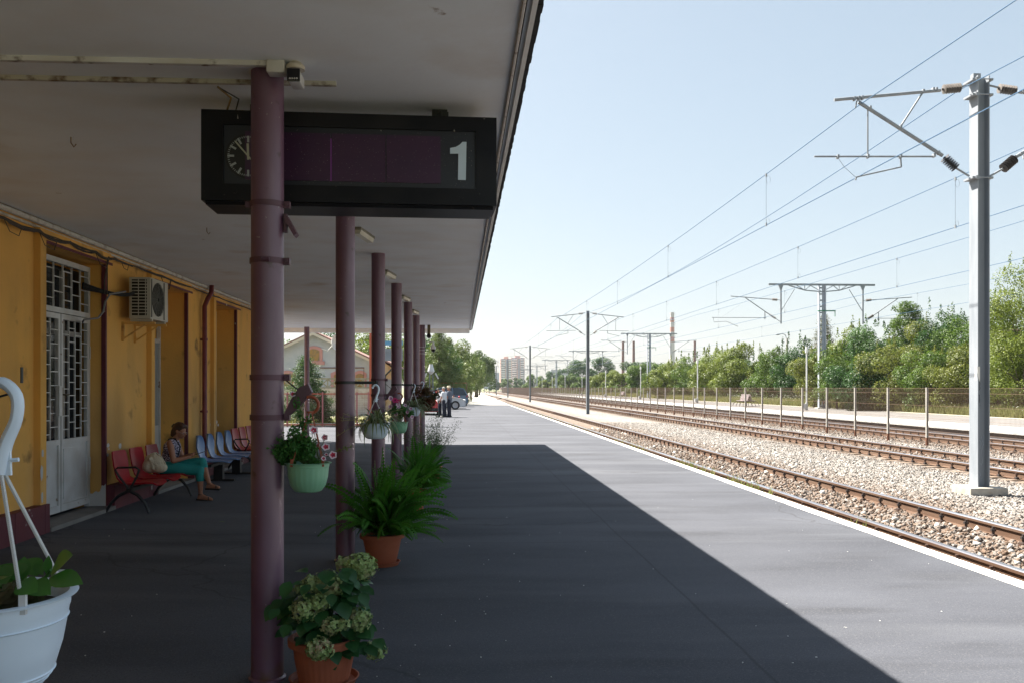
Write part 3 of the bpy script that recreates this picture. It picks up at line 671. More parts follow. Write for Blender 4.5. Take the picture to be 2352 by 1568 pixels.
for i in range(3): ring_band(m, 2.72 - .09 * i, .014, CR + .004)
m.build('strap', M('white_strap', (.5, .5, .5), .5), cols[6])
# slimmer column under the far corner
p = at(690, 1012, z=.12)
t = thing('canopy_column', 'slimmer maroon column under the far inner corner of the canopy', 'column', (p.x, 26.0, .12), 'maroon columns along the platform')
m = MB(); m.lathe([(0, 0), (.075, 0), (.075, CEIL - .12), (0, CEIL - .12)], seg=24); m.build('shaft', colm, t, smooth=40)
# column behind the camera's left shoulder that carries the near hanging pot
t = thing('canopy_column', 'maroon column carrying the bracket of the big white hanging pot', 'column', (CX0, 1.63, 0), 'maroon columns along the platform')
m = MB(); m.lathe([(0, 0), (CR, 0), (CR, CEIL), (0, CEIL)], seg=32); m.build('shaft', colm, t, smooth=40)
m = MB(); m.box((-.015, CR, 1.625), (.034, .39, 1.68)); m.build('bracket', M('brown_iron', (.035, .014, .012), .7, spec=.2), t)

# ceiling lamps ----------------------------------------------------
lampm = M('yellowed_diffuser', (.45, .43, .35), .35, col2=(.55, .52, .45), scale=4); lampb = M('lamp_tray', (.16, .15, .12), .6)
for k, (u, v) in enumerate(((835, 543), (893, 633), (930, 687), (952, 718))):
    p = at(u, v, z=3.28); t = thing('ceiling_lamp', 'unlit fluorescent ceiling lamp, %s of the row between the columns' % ORD[k], 'lamp', (p.x, p.y, CEIL), 'unlit lamps on the canopy ceiling', rz=R(-8))
    m = MB(); m.bbox((-.055, -.32, -.03), (.055, .32, -.001), .008); m.build('tray', lampb, t, smooth=30)
    m = MB(); m.prism([(-.05, -.0305), (.05, -.0305), (.035, -.075), (-.035, -.075)], 1, -.30, .30); m.build('diffuser', lampm, t)
# ================================================================ HANGING DISPLAY SIGN
def at_pl(u, v, p0, n):
    a = (u - CX) / FPX; b = (CY - v) / FPX; c, s = math.cos(YAW), math.sin(YAW)
    D = Vector((a * c + s, -a * s + c, b)); O = Vector((0, 0, EYE)); n = Vector(n); t = (Vector(p0) - O).dot(n) / D.dot(n); return O + D * t
SP0 = Vector((-1.52, 5.35, 3.0)); SP1 = Vector((.225, 5.42, 3.0)); sdir = (SP1 - SP0).normalized(); snrm = Vector((sdir.y, -sdir.x, 0))  # towards camera
def sp(u, v, off=0.0):
    p = at_pl(u, v, SP0, snrm) ; q = p - SP0
    return (q.dot(sdir), off, p.z - 3.0)       # local: x along sign, y = -towards camera, z
def cs(x, y): return ((600 + x / 2.352) / 1.3605, (280 + y / 2.352) / 1.3605)
sg = thing('departure_sign', 'black hanging sign box with clock face, dark display and white numeral 1', 'sign', SP0)
sg.rotation_euler = (0, 0, math.atan2(sdir.y, sdir.x))
black = M('black_sign_paint', (.010, .011, .015), .36, col2=(.02, .02, .022), scale=3, bump=.05, bscale=8, spec=.14)
add_layer(black, (.09, .08, .07), 22, .70, .78)
x0, x1, z0, z1 = 0.0, SP1.x - SP0.x + .0, -.30, .235
D_ = .36
wa = sp(*cs(228, 295)); wb = sp(*cs(2087, 705)); wx0, wx1, wz0, wz1 = wa[0], wb[0], -.20, .15
m = MB()
# box with window cut out in front: frame pieces butted; body behind, bevelled bottom
m.box((x0, 0, wz1), (x1, .03, z1)); m.box((x0, 0, z0), (x1, .03, wz0)); m.box((x0, 0, wz0), (wx0, .03, wz1)); m.box((wx1, 0, wz0), (x1, .03, wz1))
m.prism([(.03, z0), (.03, z1), (D_, z1), (D_, z0 + .0)], 0, x0, x1)
m.prism([(.02, z0 - .001), (D_ - .02, z0 - .001), (D_ - .03, z0 - .02), (.03, z0 - .02)], 0, x0 + .02, x1 - .02)
m.build('housing', black, sg)
m = MB(); m.box((wx0 - .005, .018, wz0 - .005), (wx1 + .005, .029, wz1 + .005)); m.build('backing', M('sign_backing', (.018, .022, .032), .35, spec=.5), sg)
pa = sp(*cs(640, 350)); pb = sp(*cs(1020, 660)); pc = sp(*cs(1425, 670)); pd = sp(*cs(1828, 675))
pur = M('purple_lcd_panel', (.055, .018, .055), .3, col2=(.04, .014, .048), scale=3, spec=.5)
m = MB(); zt, zb = wz1 - .035, wz0 + .03
for xa, xb in ((pa[0] - .2, pb[0] - .004), (pb[0] + .004, pc[0] - .003), (pc[0] + .003, pd[0])): m.box((xa, .012, zb), (xb, .0175, zt))
m.build('display_panel', pur, sg)
m = MB(); m.box((pb[0] - .0035, .013, zb), (pb[0] + .0035, .0165, zt - .03)); m.build('seam_line', M('violet_seam', (.22, .03, .28), .4), sg)
# dust specks on the glass
m = MB(); rnd = random.Random(12)
for _ in range(330):
    x = rnd.uniform(pa[0], wx1 - .01); z = rnd.uniform(zb - .02, zt + .02); s = rnd.uniform(.0009, .0024); m.box((x, .0105, z), (x + s, .0115, z + s))
for (u, v, h) in ((546, 268, .028), (1043, 300, .015), (875, 300, .01), (1112, 273, .008), (720, 258, .005)):
    q = sp(u, v); m.add([(q[0], -.002, q[2] + h / 2), (q[0] + .005, -.002, q[2] - h / 2), (q[0] - .003, -.002, q[2] - h / 2)], [(0, 1, 2)])
m.build('dust_specks', M('dust', (.35, .33, .3), .9), sg)
# numeral 1
P1 = [(2018, 383), (1988, 383), (1970, 402), (1940, 420), (1897, 428), (1897, 470), (1958, 470), (1955, 662), (2013, 664)]
pts = [sp(*cs(*p)) for p in P1]
m = MB(); m.prism([(p[0], p[2]) for p in pts], 1, .009, .0118); m.build('numeral', M('numeral_white', (.56, .66, .74), .5), sg)
# clock
cxy = sp(*cs(410, 487)); rad = abs(sp(*cs(257, 487))[0] - cxy[0])
c_x, c_z = cxy[0], cxy[2]
m = MB(); m.lathe([(0, 0), (rad * 1.12, 0), (rad * 1.12, .003), (0, .003)], (c_x, .0165, c_z), 48, axis=(0, -1, 0)); dial = m.build('clock_dial', M('clock_black', (.012, .014, .015), .5), sg)
m = MB()
def mark(ang, r0, r1, wd, y=.0118):
    a = R(ang); d = Vector((math.sin(a), 0, math.cos(a))); pn = Vector((math.cos(a), 0, -math.sin(a))); c = Vector((c_x, y, c_z))
    vs = [c + d * r0 + pn * wd / 2, c + d * r0 - pn * wd / 2, c + d * r1 - pn * wd / 2, c + d * r1 + pn * wd / 2]
    vs += [v + Vector((0, .0015, 0)) for v in vs]
    m.add(vs, [(0, 1, 2, 3), (7, 6, 5, 4), (0, 4, 5, 1), (1, 5, 6, 2), (2, 6, 7, 3), (3, 7, 4, 0)])
for k in range(60): mark(k * 6, rad * .91, rad, .0035) if k % 5 else mark(k * 6, rad * .68, rad, .012)
m.build('hour_marks', M('dull_white_mark', (.38, .42, .42), .6), dial)
hm = M('cream_hand', (.45, .46, .36), .5)
m = MB(); mark(-2, -rad * .18, rad * .62, .013, .0085); m.build('hour_hand', hm, dial)
m = MB(); mark(-41, -rad * .22, rad * .95, .009, .0062); m.build('minute_hand', hm, dial)
m = MB(); m.lathe([(0, 0), (.012, 0), (.012, .004), (0, .004)], (sp(1060, 452)[0], -.004, sp(1060, 452)[2]), 14, axis=(0, 1, 0)); m.lathe([(0, 0), (.012, 0), (.012, .004), (0, .004)], (sp(540, 440)[0], -.004, sp(540, 440)[2]), 14, axis=(0, 1, 0)); m.build('lock_cap', black, sg)
q = sp(1012, 212); m = MB(); m.box((q[0] - .05, .16, .235), (q[0] + .045, .24, .325)); m.box((q[0] + .045, .19, z1), (q[0] + .053, .21, .32)); m.tube([(q[0], .15, .30), (q[0], .13, .29), (q[0], .12, .26)], .012, 8)
m.box((sp(560, 300)[0], .19, z1), (sp(560, 300)[0] + .01, .21, .329)); m.build('hanger', ironm, sg)
a_ = at(500, 200, z=3.31); m = MB(); q1 = at(516, 250, Y=5.5); q2 = at(537, 250, Y=5.5)
m.tube([a_, a_ + Vector((.05, .1, -.03)), Vector((q1.x, 5.5, 3.23))], .006, 6); o = m.build('yellow_cable', M('yellow_cable', (.25, .16, .05), .6)); tag(o, 'brownish yellow cable dropping from the trunking into the black sign', 'cable')
m = MB(); m.tube([a_, a_ + Vector((.09, .12, -.03)), Vector((q2.x, 5.5, 3.23))], .004, 6); o = m.build('black_cable', ironm); tag(o, 'thin black cable dropping from the trunking into the black sign', 'cable')

# ================================================================ THINGS ON THE WALL
# air conditioner: back on the wall, fan facing the tracks
ac = thing('air_conditioner', 'white outdoor air conditioning unit on wall brackets beside the first door', 'air conditioner', (-4.34, 12.0, 2.44))
cream = M('cream_enamel', (.50, .49, .43), .45, col2=(.42, .40, .35), scale=4)
ax0, ax1, ay0, ay1 = .13, .40, -.36, .33; az0, az1 = .03, .56
m = MB(); m.bbox((ax0, ay0, az0), (ax1, ay1, az1), .012); m.build('casing', cream, ac, smooth=30)
m = MB(); m.box((ax0 + .035, ay0 - .004, az0 + .03), (ax1 - .045, ay0 - .0005, az1 - .03)); m.build('side_shade_plate', M('painted_vent_shade', (.008, .008, .008), .8), ac)  # solid black plate, painted shade for the inside of the vent
m = MB()
for i in range(12): m.box((ax0 + .03, ay0 - .012, az0 + .03 + i * .040), (ax1 - .04, ay0 - .004, az0 + .042 + i * .040))
for i in range(3): m.box((ax0 + .03 + i * .088, ay0 - .011, az0 + .03), (ax0 + .038 + i * .088, ay0 - .004, az1 - .03))
m.build('side_grille', cream, ac)
fc = (ax1 + .001, ay0 + .27, (az0 + az1) / 2)
m = MB(); m.lathe([(0, 0), (.215, 0), (.215, .006), (0, .006)], fc, 40, axis=(1, 0, 0)); m.build('fan_shade_disc', M('painted_fan_shade', (.012, .012, .012), .9, spec=.1), ac)  # solid black disc, the shade behind the fan grille put into colour
m = MB()
for r_ in np.linspace(.03, .22, 11): m.lathe([(r_ - .0016, .008), (r_ + .0016, .008), (r_ + .0016, .012), (r_ - .0016, .012)], fc, 40, axis=(1, 0, 0))
for k in range(16):
    a = 6.283 * k / 16; m.beam((fc[0] + .011, fc[1] + .03 * math.cos(a), fc[2] + .03 * math.sin(a)), (fc[0] + .011, fc[1] + .22 * math.cos(a), fc[2] + .22 * math.sin(a)), .004, .004)
m.box((ax1 + .002, ay0 + .02, az0 + .02), (ax1 + .012, ay0 + .035, az1 - .02)); m.box((ax1 + .002, ay0 + .50, az0 + .02), (ax1 + .012, ay0 + .515, az1 - .02))
m.build('fan_grille', M('grey_wire', (.16, .16, .145), .6), ac)
for yy in (ay0 + .1, ay1 - .15): m = MB(); m.box((0, yy, -.03), (ax1 + .02, yy + .035, .0)); m.box((0.0, yy, -.25), (.03, yy + .035, -.03)); m.beam((.02, yy + .017, -.22), (ax1 - .1, yy + .017, -.03), .02, .02); m.build('bracket', ochre, ac)
m = MB(); m.box((ax0, ay0 + .05, .001), (ax1, ay0 + .09, .029)); m.box((ax0, ay1 - .14, .001), (ax1, ay1 - .10, .029))
m.build('foot', cream, ac)
# thick lagged hoses from the unit to the door grille
pa_ = at(190, 663, X=-4.50); 
m = MB(); E_ = Vector((-4.15, 11.66, 2.80))
def sag(p, q, s, n=10, out=0.0):
    p = Vector(p); q = Vector(q); return [p.lerp(q, i / n) + Vector((out * 4 * (i / n) * (1 - i / n), 0, -s * 4 * (i / n) * (1 - i / n))) for i in range(n + 1)]
for j in range(4): m.tube(sag(pa_ + Vector((0, 0, .02 * j)), E_ + Vector((0, 0, .02 * (j % 2))), .05 + .012 * j, 12, .12), .014 + .003 * (j % 2), 7)
o = m.build('lagged_hose', M('black_foam', (.012, .012, .014), .7, bump=.6, bscale=50), smooth=True); tag(o, 'bundle of black lagged hoses from the air conditioner into the door grille', 'hose')
q_ = at(190, 740, X=-4.5)
m = MB(); m.tube([E_ + Vector((.02, -.35, -.02)), Vector((-4.22, 11.05, 2.72)), Vector((-4.25, 10.98, 2.62)), Vector((-4.26, 10.95, 2.5)), Vector((-4.3, 10.9, 2.42)), Vector((-4.4, 10.75, 2.39)), q_], .012, 8)
o = m.build('drain_hose', M('grey_hose', (.16, .16, .17), .5), smooth=True); tag(o, 'grey drain hose curling from the air conditioner hoses back to the door', 'hose')
# maroon downpipe
yp = Yw(470, WX + .07)
m = MB(); m.tube([(WX + .12, yp + .25, 3.33), (WX + .12, yp + .22, 3.2), (WX + .09, yp + .1, 3.08), (WX + .07, yp, 2.95), (WX + .07, yp, .35), (WX + .09, yp, .2)], .04, 12)
for z in (2.4, 1.2): m.lathe([(.04, -.02), (.052, -.02), (.052, .02), (.04, .02)], (WX + .07, yp, z), 14); m.box((WX, yp - .015, z - .015), (WX + .05, yp + .015, z + .015))
o = m.build('downpipe', M('maroon_pipe_paint', (.13, .022, .03), .5, col2=(.2, .04, .05), scale=6), smooth=40); tag(o, 'maroon downpipe bending off the ceiling beside the blue seats', 'downpipe')
# sagging telephone cables under the cornice
rnd = random.Random(21); m = MB()
for j in range(8):
    pts = []; y = 5.5; zc = 3.16 - .012 * j
    anchors = [5.2, 7.0, 8.6, 9.3, 10.0, 10.7, 11.25, 12.0, 13.2, 14.5, 16, 18, 20.5]
    for a, b in zip(anchors[:-1], anchors[1:]):
        s = rnd.uniform(.01, .05) if b < 12 else rnd.uniform(.0, .02)
        za = 3.20 - .004 * (a - 5) + rnd.uniform(-.014, .014); 
        if j > 4 and b > 12: break
        for i in range(6):
            t_ = i / 6; pts.append((PX + .02 + rnd.uniform(-.008, .012), a + (b - a) * t_, 3.185 - .003 * j - s * 4 * t_ * (1 - t_) + rnd.uniform(-.004, .004)))
    m.tube(pts, .0055 if j else .008, 5)
for j in range(7):
    y = rnd.choice((8.6, 9.3, 10.7, 11.2, 11.5, 13.0)); z = 3.17; a = rnd.uniform(.15, .4)
    m.tube([(PX + .02, y, z), (PX + .03, y + a * .3, z - a * .35), (PX + .03, y + a * .9, z - a * .4), (PX + .02, y + a * 1.2, z - .01)], .004, 5)
m.tube([(PX + .02, 11.05, 3.16), (PX + .02, 11.05, 2.72)], .007, 5); m.tube([(PX + .02, 11.1, 3.18), (WX + .03, 11.12, 2.9), (WX + .03, 11.12, 2.73)], .009, 5)
o = m.build('cable_bundle', M('old_grey_cable', (.07, .055, .045), .7)); tag(o, 'tangle of old cables sagging along the top of the ochre wall', 'cables')
# pipe bracket plate, left edge
# ================================================================ SEATS
def floor_z(x): return 0 if x > -1.05 else min(.12, .12 * (-1.05 - x) / 3.65)
redp = M('red_plastic_seat', (.34, .006, .016), .42, col2=(.27, .005, .012), scale=3, spec=.28)
bluep = M('blue_plastic_seat', (.10, .20, .42), .38, col2=(.17, .28, .50), scale=9, lo=.4, hi=.7, spec=.5)
blackst = M('black_steel_tube', (.012, .012, .014), .45, spec=.5)
def seat_mb(shape):
    """shell of one seat; x outwards from the wall, y along the row"""
    m = MB()
    if shape == 'red':
        prof = [(.00, .40, .20), (.012, .34, .225), (.04, .24, .23), (.07, .13, .21), (.10, .06, .20), (.15, .015, .21), (.22, .0, .225), (.34, .005, .235), (.46, .012, .235), (.53, .008, .225), (.56, -.018, .19)]
    else:
        prof = [(.0, .41, .06), (.008, .38, .13), (.02, .30, .19), (.035, .22, .21), (.06, .12, .155), (.085, .06, .13), (.12, .02, .15), (.18, .0, .20), (.30, .0, .215), (.44, .005, .20), (.52, -.01, .16)]
    n = 8; vs = []
    for (x, z, hw) in prof:
        for j in range(n + 1):
            s = -1 + 2 * j / n; back = max(0, min(1, (z - .02) / .3))
            vs.append((x + back * .045 * s * s + (0 if back > .2 else 0), hw * s, z + (1 - back) * .022 * s * s))
    k = n + 1; P = len(prof)
    fs = [(i * k + j, i * k + j + 1, (i + 1) * k + j + 1, (i + 1) * k + j) for i in range(P - 1) for j in range(n)]
    o = len(vs)
    # thickness: offset copy
    vs2 = []
    for i in range(P):
        a = Vector((prof[max(i - 1, 0)][0], 0, prof[max(i - 1, 0)][1])); b = Vector((prof[min(i + 1, P - 1)][0], 0, prof[min(i + 1, P - 1)][1])); d = (b - a).normalized(); nn = Vector((d.z, 0, -d.x)) * .016
        for j in range(k): v = vs[i * k + j]; vs2.append((v[0] + nn.x * 1, v[1], v[2] + nn.z * 1))
    fs += [tuple(q + o for q in reversed(f)) for f in fs]
    rim = [j for j in range(k)] + [i * k + n for i in range(1, P)] + [(P - 1) * k + j for j in range(n - 1, -1, -1)] + [i * k for i in range(P - 2, 0, -1)]
    for a, b in zip(rim, rim[1:] + rim[:1]): fs.append((a, b, b + o, a + o))
    m.add(vs + vs2, fs); return m
def bench(kind, label, y0, n, pitch, x0, z0, sc, cat='bench', arms=()):
    t = thing('waiting_seats', label, cat, (x0, y0, 0), 'rows of waiting seats along the station wall')
    fz = floor_z(x0 + .3)
    proto = None
    for i in range(n):
        y = i * pitch
        if proto is None:
            proto = seat_mb(kind).build('seat', redp if kind == 'red' else bluep, t, smooth=60); proto.location = (0, y, z0); proto.scale = (sc, sc, sc)
        else: dup(proto, (0, y, z0), parent=t)
    m = MB(); m.box((.24, -.25, z0 - .075), (.29, (n - 1) * pitch + .25, z0 - .03)); m.build('rail_beam', blackst, t)
    if kind == 'red':
        for yy in (-.27, (n - 1) * pitch + .27):
            m = MB()
            arch = [(-.02, fz), (.05, fz + .12), (.14, fz + .21), (.26, fz + .27), (.36, fz + .22), (.45, fz + .12), (.50, fz + .0)]
            m.tube([(x, yy, z) for x, z in arch], [.017, .018, .02, .024, .02, .018, .017], 8)
            m.box((.235, yy - .02, fz + .25), (.295, yy + .02, z0 - .03))
            m.build('leg', blackst, t, smooth=True)
            m = MB(); m.tube([(.25, yy, z0 - .03), (.14, yy, z0 + .12), (.10, yy, z0 + .19), (.13, yy, z0 + .215), (.34, yy, z0 + .22), (.38, yy, z0 + .19), (.35, yy, z0 + .10), (.28, yy, z0 - .03)], .013, 8)
            m.build('armrest', blackst, t, smooth=True)
    else:
        for yy in (.28, (n - 1) * pitch - .28):
            m = MB(); m.box((.20, yy - .06, fz + .03), (.34, yy + .06, z0 - .075)); m.box((.02, yy - .05, fz), (.52, yy + .05, fz + .03)); m.build('leg', blackst, t)
    return t
bench('red', 'row of three red plastic seats with the seated woman and her bag', 11.22, 3, .575, -4.22, .425, 1.0)
bench('blue', 'row of four blue plastic seats on black pedestals', 14.42, 4, .57, -4.16, .43, 1.0)
bench('red', 'far row of red plastic seats, partly hidden by the nearest column', 16.85, 3, .56, -4.22, .44, 1.0)

# ================================================================ PEOPLE
skin = M('warm_skin', (.36, .17, .105), .5, col2=(.32, .145, .09), scale=12, spec=.4)
def head(m, c, fwd, s=1.0, tilt=0.0):
    """head pieces for fusing: cranium, face, jaw, nose, ears; c = centre, fwd = facing"""
    f = Vector(fwd).normalized(); side = Vector((0, 0, 1)).cross(f).normalized(); up = f.cross(side)
    rot = Matrix((f, side, up)).transposed()
    C = Vector(c)
    def L(x, y, z): return C + (f * x + side * y + up * z) * s
    m.ell(L(-.012, 0, .025), (.092 * s, .074 * s, .088 * s), 14, 10, rot=rot)
    m.ell(L(.03, 0, -.025), (.06 * s, .058 * s, .078 * s), 12, 10, rot=rot)
    m.ell(L(.05, 0, -.075), (.032 * s, .034 * s, .026 * s), 10, 8, rot=rot)
    m.cap(L(.078, 0, .01), L(.104, 0, -.022), .009 * s, .013 * s, 8)
    m.ell(L(.086, 0, -.052), (.012 * s, .024 * s, .010 * s), 8, 6, rot=rot)
    for e in (-1, 1):
        m.ell(L(-.005, e * .076, -.01), (.018 * s, .008 * s, .028 * s), 8, 6, rot=rot)
        m.ell(L(.062, e * .035, -.02), (.022 * s, .018 * s, .018 * s), 8, 6, rot=rot)
    return L
def hand(m, wrist, d, palm_up, s=1.0, curl=.6, thumb=1):
    """palm and five bent fingers"""
    d = Vector(d).normalized(); n = Vector(palm_up).normalized(); sd = d.cross(n).normalized(); w_ = Vector(wrist)
    pc = w_ + d * .045 * s
    m.cap(w_, pc + d * .02 * s, .021 * s, .024 * s, 8); m.cap(pc + sd * .022 * s, pc - sd * .022 * s, .019 * s, .017 * s, 8)
    for i, (o_, l_) in enumerate(((-.028, .9), (-.01, 1.0), (.009, .95), (.027, .75))):
        b0 = pc + d * .03 * s + sd * o_ * s; b1 = b0 + (d + n * curl * .5).normalized() * .032 * l_ * s; b2 = b1 + (d * .5 + n * curl * 1.3).normalized() * .026 * l_ * s
        m.cap(b0, b1, .009 * s, .008 * s, 6); m.cap(b1, b2, .008 * s, .0065 * s, 6)
    tb = w_ + d * .025 * s + sd * thumb * -.024 * s
    t1 = tb + (d * .6 - sd * thumb * .8 + n * .3).normalized() * .03 * s; m.cap(tb, t1, .011 * s, .009 * s, 6); m.cap(t1, t1 + (d + n * .6).normalized() * .024 * s, .009 * s, .007 * s, 6)

# --- seated woman
def Wp(x, y, Y): return at((440 + x / 4.9) / 1.3605, (1280 + y / 4.9) / 1.3605, Y=Y)
Yc = 12.36
wo_ = thing('person', 'woman in teal capri trousers sitting on the red seats looking at a phone', 'person', (-3.9, Yc, .10))
og = (-3.9, Yc, .10)
hipR, hipL = Wp(385, 880, Yc - .09), Wp(385, 875, Yc + .09)
kneeR = Wp(905, 925, Yc - .06); kneeL = Wp(935, 790, Yc + .03)
ankR = Wp(915, 1290, Yc - .07); ankL = Wp(1050, 1125, Yc - .10)
chest = Wp(480, 600, Yc); belly = Wp(430, 780, Yc); pelv = Wp(370, 870, Yc); neck0 = Wp(530, 455, Yc); headc = Wp(600, 318, Yc)
shR, shL = Wp(450, 505, Yc - .15), Wp(540, 490, Yc + .15)
elR, elL = Wp(500, 775, Yc - .19), Wp(640, 740, Yc + .20)
wrR, wrL = Wp(745, 715, Yc - .08), Wp(745, 680, Yc + .08)
hf = Vector((.93, -.22, -.30))
m = MB()
m.cap(pelv, belly, .10, .095); m.cap(belly, chest, .095, .10); m.cap(chest + Vector((0, -.06, .03)), chest + Vector((0, .06, .03)), .085, .085); m.cap(shR, shL, .046, .046)
m.cap(chest, neck0, .08, .05); m.cap(neck0, headc + Vector((-.02, 0, -.03)), .046, .042)
L = head(m, headc, hf, .93)
for sh, el, wr in ((shR, elR, wrR), (shL, elL, wrL)): m.cap(sh, el, .046, .036); m.cap(el, wr, .037, .022)
ph = Wp(885, 668, Yc)
hand(m, wrR, (ph - wrR) + Vector((0, .02, .02)), (.1, .5, .8), .9, .8, -1); hand(m, wrL, (ph - wrL) + Vector((0, -.02, 0)), (.1, -.5, .8), .9, .8, 1)
for hp, kn, an, toe in ((hipR, kneeR, ankR, Wp(1085, 1362, Yc - .09)), (hipL, kneeL, ankL, Wp(1195, 1180, Yc - .12))):
    m.cap(hp, kn, .078, .054); m.cap(kn, kn.lerp(an, .35), .05, .046); m.cap(kn.lerp(an, .35), an, .046, .026)
    heel = an + Vector((-.02, 0, -.045)); m.cap(heel, an, .026, .028); m.cap(an + Vector((0, 0, -.01)), toe, .028, .018); m.cap(heel, toe + Vector((-.03, 0, -.004)), .022, .02)
    for k in range(5): m.cap(toe + Vector((-.02, .018 - .009 * k, -.006)), toe + Vector((.012 - .003 * abs(k - 1), .022 - .011 * k, -.010)), .0075, .006, 6)
for v_i in range(len(m.v)): m.v[v_i] = (m.v[v_i][0] - og[0], m.v[v_i][1] - og[1], m.v[v_i][2] - og[2])
fused('body', m, skin, wo_, .0085, 3)
sh_m = MB()
sh_m.cap(pelv + Vector((0, 0, -.01)), belly, .118, .112); sh_m.cap(belly, chest, .112, .113); sh_m.cap(chest + Vector((0, -.07, .03)), chest + Vector((0, .07, .03)), .098, .098)
sh_m.cap(shR + Vector((.01, .02, .0)), shL + Vector((0, -.02, 0)), .056, .056); sh_m.cap(chest, neck0 + Vector((0, 0, -.03)), .09, .055); sh_m.cap(pelv, pelv + Vector((.10, 0, -.02)), .11, .08)
sh_m.v = [(x - og[0], y - og[1], z - og[2]) for x, y, z in sh_m.v]
blouse = M('patterned_blouse', (.46, .43, .56), .8, col2=(.035, .03, .07), scale=55, lo=.47, hi=.53, detail=2)
fused('blouse', sh_m, blouse, wo_, .010, 4)
tr = MB()
teal = M('teal_cotton', (.015, .27, .26), .75, col2=(.01, .22, .22), scale=8)
tr.cap(hipR, kneeR, .092, .064); tr.cap(hipL, kneeL, .092, .064); tr.cap(pelv + Vector((.02, -.05, -.02)), pelv + Vector((.02, .05, -.02)), .098, .098)
tr.cap(kneeR, kneeR.lerp(ankR, .34), .064, .057); tr.cap(kneeL, kneeL.lerp(ankL, .22), .063, .060)
tr.v = [(x - og[0], y - og[1], z - og[2]) for x, y, z in tr.v]
fused('trousers', tr, teal, wo_, .010, 4)
hairm = M('brown_hair', (.03, .013, .008), .6, col2=(.08, .035, .02), scale=25, stretch=(1, 1, .2))
hm_ = MB(); f = hf.normalized(); side = Vector((0, 0, 1)).cross(f).normalized(); up = f.cross(side); rot = Matrix((f, side, up)).transposed()
hm_.ell(L(-.022, 0, .04), (.094 * .93, .082 * .93, .09 * .93), 16, 12, rot=rot); hm_.cap(L(-.07, 0, .01), L(-.095, .01, -.085), .055, .035); hm_.ell(L(-.06, -.055, -.03), (.045, .025, .06), 10, 8, rot=rot); hm_.ell(L(-.06, .055, -.03), (.045, .025, .06), 10, 8, rot=rot); hm_.cap(L(.03, -.04, .085), L(.05, .03, .08), .03, .03)
hm_.v = [(x - og[0], y - og[1], z - og[2]) for x, y, z in hm_.v]
fused('hair', hm_, hairm, wo_, .009, 2)
g = MB(); g.cap(L(-.115, .0, .055), L(-.125, 0, .03), .02, .022); g.build('hair_clip', M('black_clip', (.008, .008, .01), .3), wo_, og, smooth=True)
g = MB()
for e in (-1, 1):
    c = L(.088, e * .032, -.012); pts = [c + (side * .024 * math.cos(6.283 * k / 14) + up * .017 * math.sin(6.283 * k / 14)) for k in range(15)]; g.tube(pts, .0018, 5)
    g.tube([L(.088, e * .056, -.010), L(.04, e * .075, -.005), L(-.01, e * .078, -.005)], .002, 5)
g.tube([L(.09, -.008, -.01), L(.09, .008, -.01)], .002, 5); g.build('glasses', M('steel_frame', (.3, .3, .32), .3, .8), wo_, og)
g = MB()
for e in (-1, 1): g.ell(L(.079, e * .032, -.012), (.006, .009, .006), 8, 6)
g.build('eyes', M('dark_eye', (.02, .012, .01), .2), wo_, og)
g = MB(); g.tube([shR + Vector((-.04, .04, .052)), shR + Vector((.05, .05, .06)), shR + Vector((.115, .055, -.05)), belly + Vector((.125, -.04, .03)), pelv + Vector((.14, .06, .05))], .009, 6); g.tube([neck0 + Vector((-.09, -.02, -.01)), neck0 + Vector((-.03, -.07, .02)), shR + Vector((.06, .05, .05))], .012, 6)
g.build('bag_strap', M('black_webbing', (.01, .01, .012), .7), wo_, og)
g = MB()
for an, toe in ((ankR, Wp(1085, 1362, Yc - .09)), (ankL, Wp(1195, 1180, Yc - .12))):
    heel = an + Vector((-.025, 0, -.06)); tt = toe + Vector((.01, 0, -.028)); d = (tt - heel)
    g.beam(heel + Vector((-.02, 0, -.006)), tt + Vector((.012, 0, .0)), .075, .02)
    k = an; g.tube([k + Vector((.028 * math.cos(a) * 1.05 - .002, .03 * math.sin(a), .0)) for a in np.linspace(0, 6.283, 13)], .005, 5)
    mid = an.lerp(toe, .45) + Vector((0, 0, .02)); g.tube([an + Vector((.028, 0, 0)), mid, toe + Vector((-.02, 0, .014))], .005, 5)
    q = an.lerp(toe, .75); g.tube([q + Vector((0, -.032, -.022)), q + Vector((0, -.022, .012)), q + Vector((0, .022, .012)), q + Vector((0, .032, -.022))], .007, 5)
g.build('sandals', M('black_leather', (.012, .01, .01), .4), wo_, og)
pho = MB(); pd_ = Vector((.35, 0, .12)).normalized(); pc_ = Wp(912, 655, Yc)
pho.beam(pc_ - pd_ * .06, pc_ + pd_ * .06, .065, .009); o = pho.build('mobile_phone', M('phone_glass', (.01, .01, .012), .15)); tag(o, "black mobile phone held in the seated woman's hands", 'phone')
# cotton bag on the second seat
bgm = M('unbleached_cotton', (.56, .50, .38), .9, col2=(.48, .42, .31), scale=7, bump=.5, bscale=22, bdist=.03)
bx = MB(); rnd = random.Random(4); bc = at(354, 1064, Y=11.78)
bx.ell(bc, (.135, .10, .115), 16, 12); bx.ell(bc + Vector((.06, .0, -.05)), (.11, .10, .07), 12, 10); bx.ell(bc + Vector((-.06, 0, -.03)), (.09, .10, .09), 12, 10); bx.cap(bc + Vector((-.07, 0, .07)), bc + Vector((.0, .01, .13)), .045, .02); bx.cap(bc + Vector((.0, .01, .12)), bc + Vector((.12, 0, -.02)), .025, .02); bx.cap(bc + Vector((-.03, -.08, .07)), bc + Vector((.10, -.07, -.06)), .022, .016)
bx.cap(bc + Vector((-.02, -.075, .09)), bc + Vector((.02, -.10, -.06)), .012, .012); bx.cap(bc + Vector((.03, -.06, .07)), bc + Vector((.09, -.07, -.02)), .014, .012)
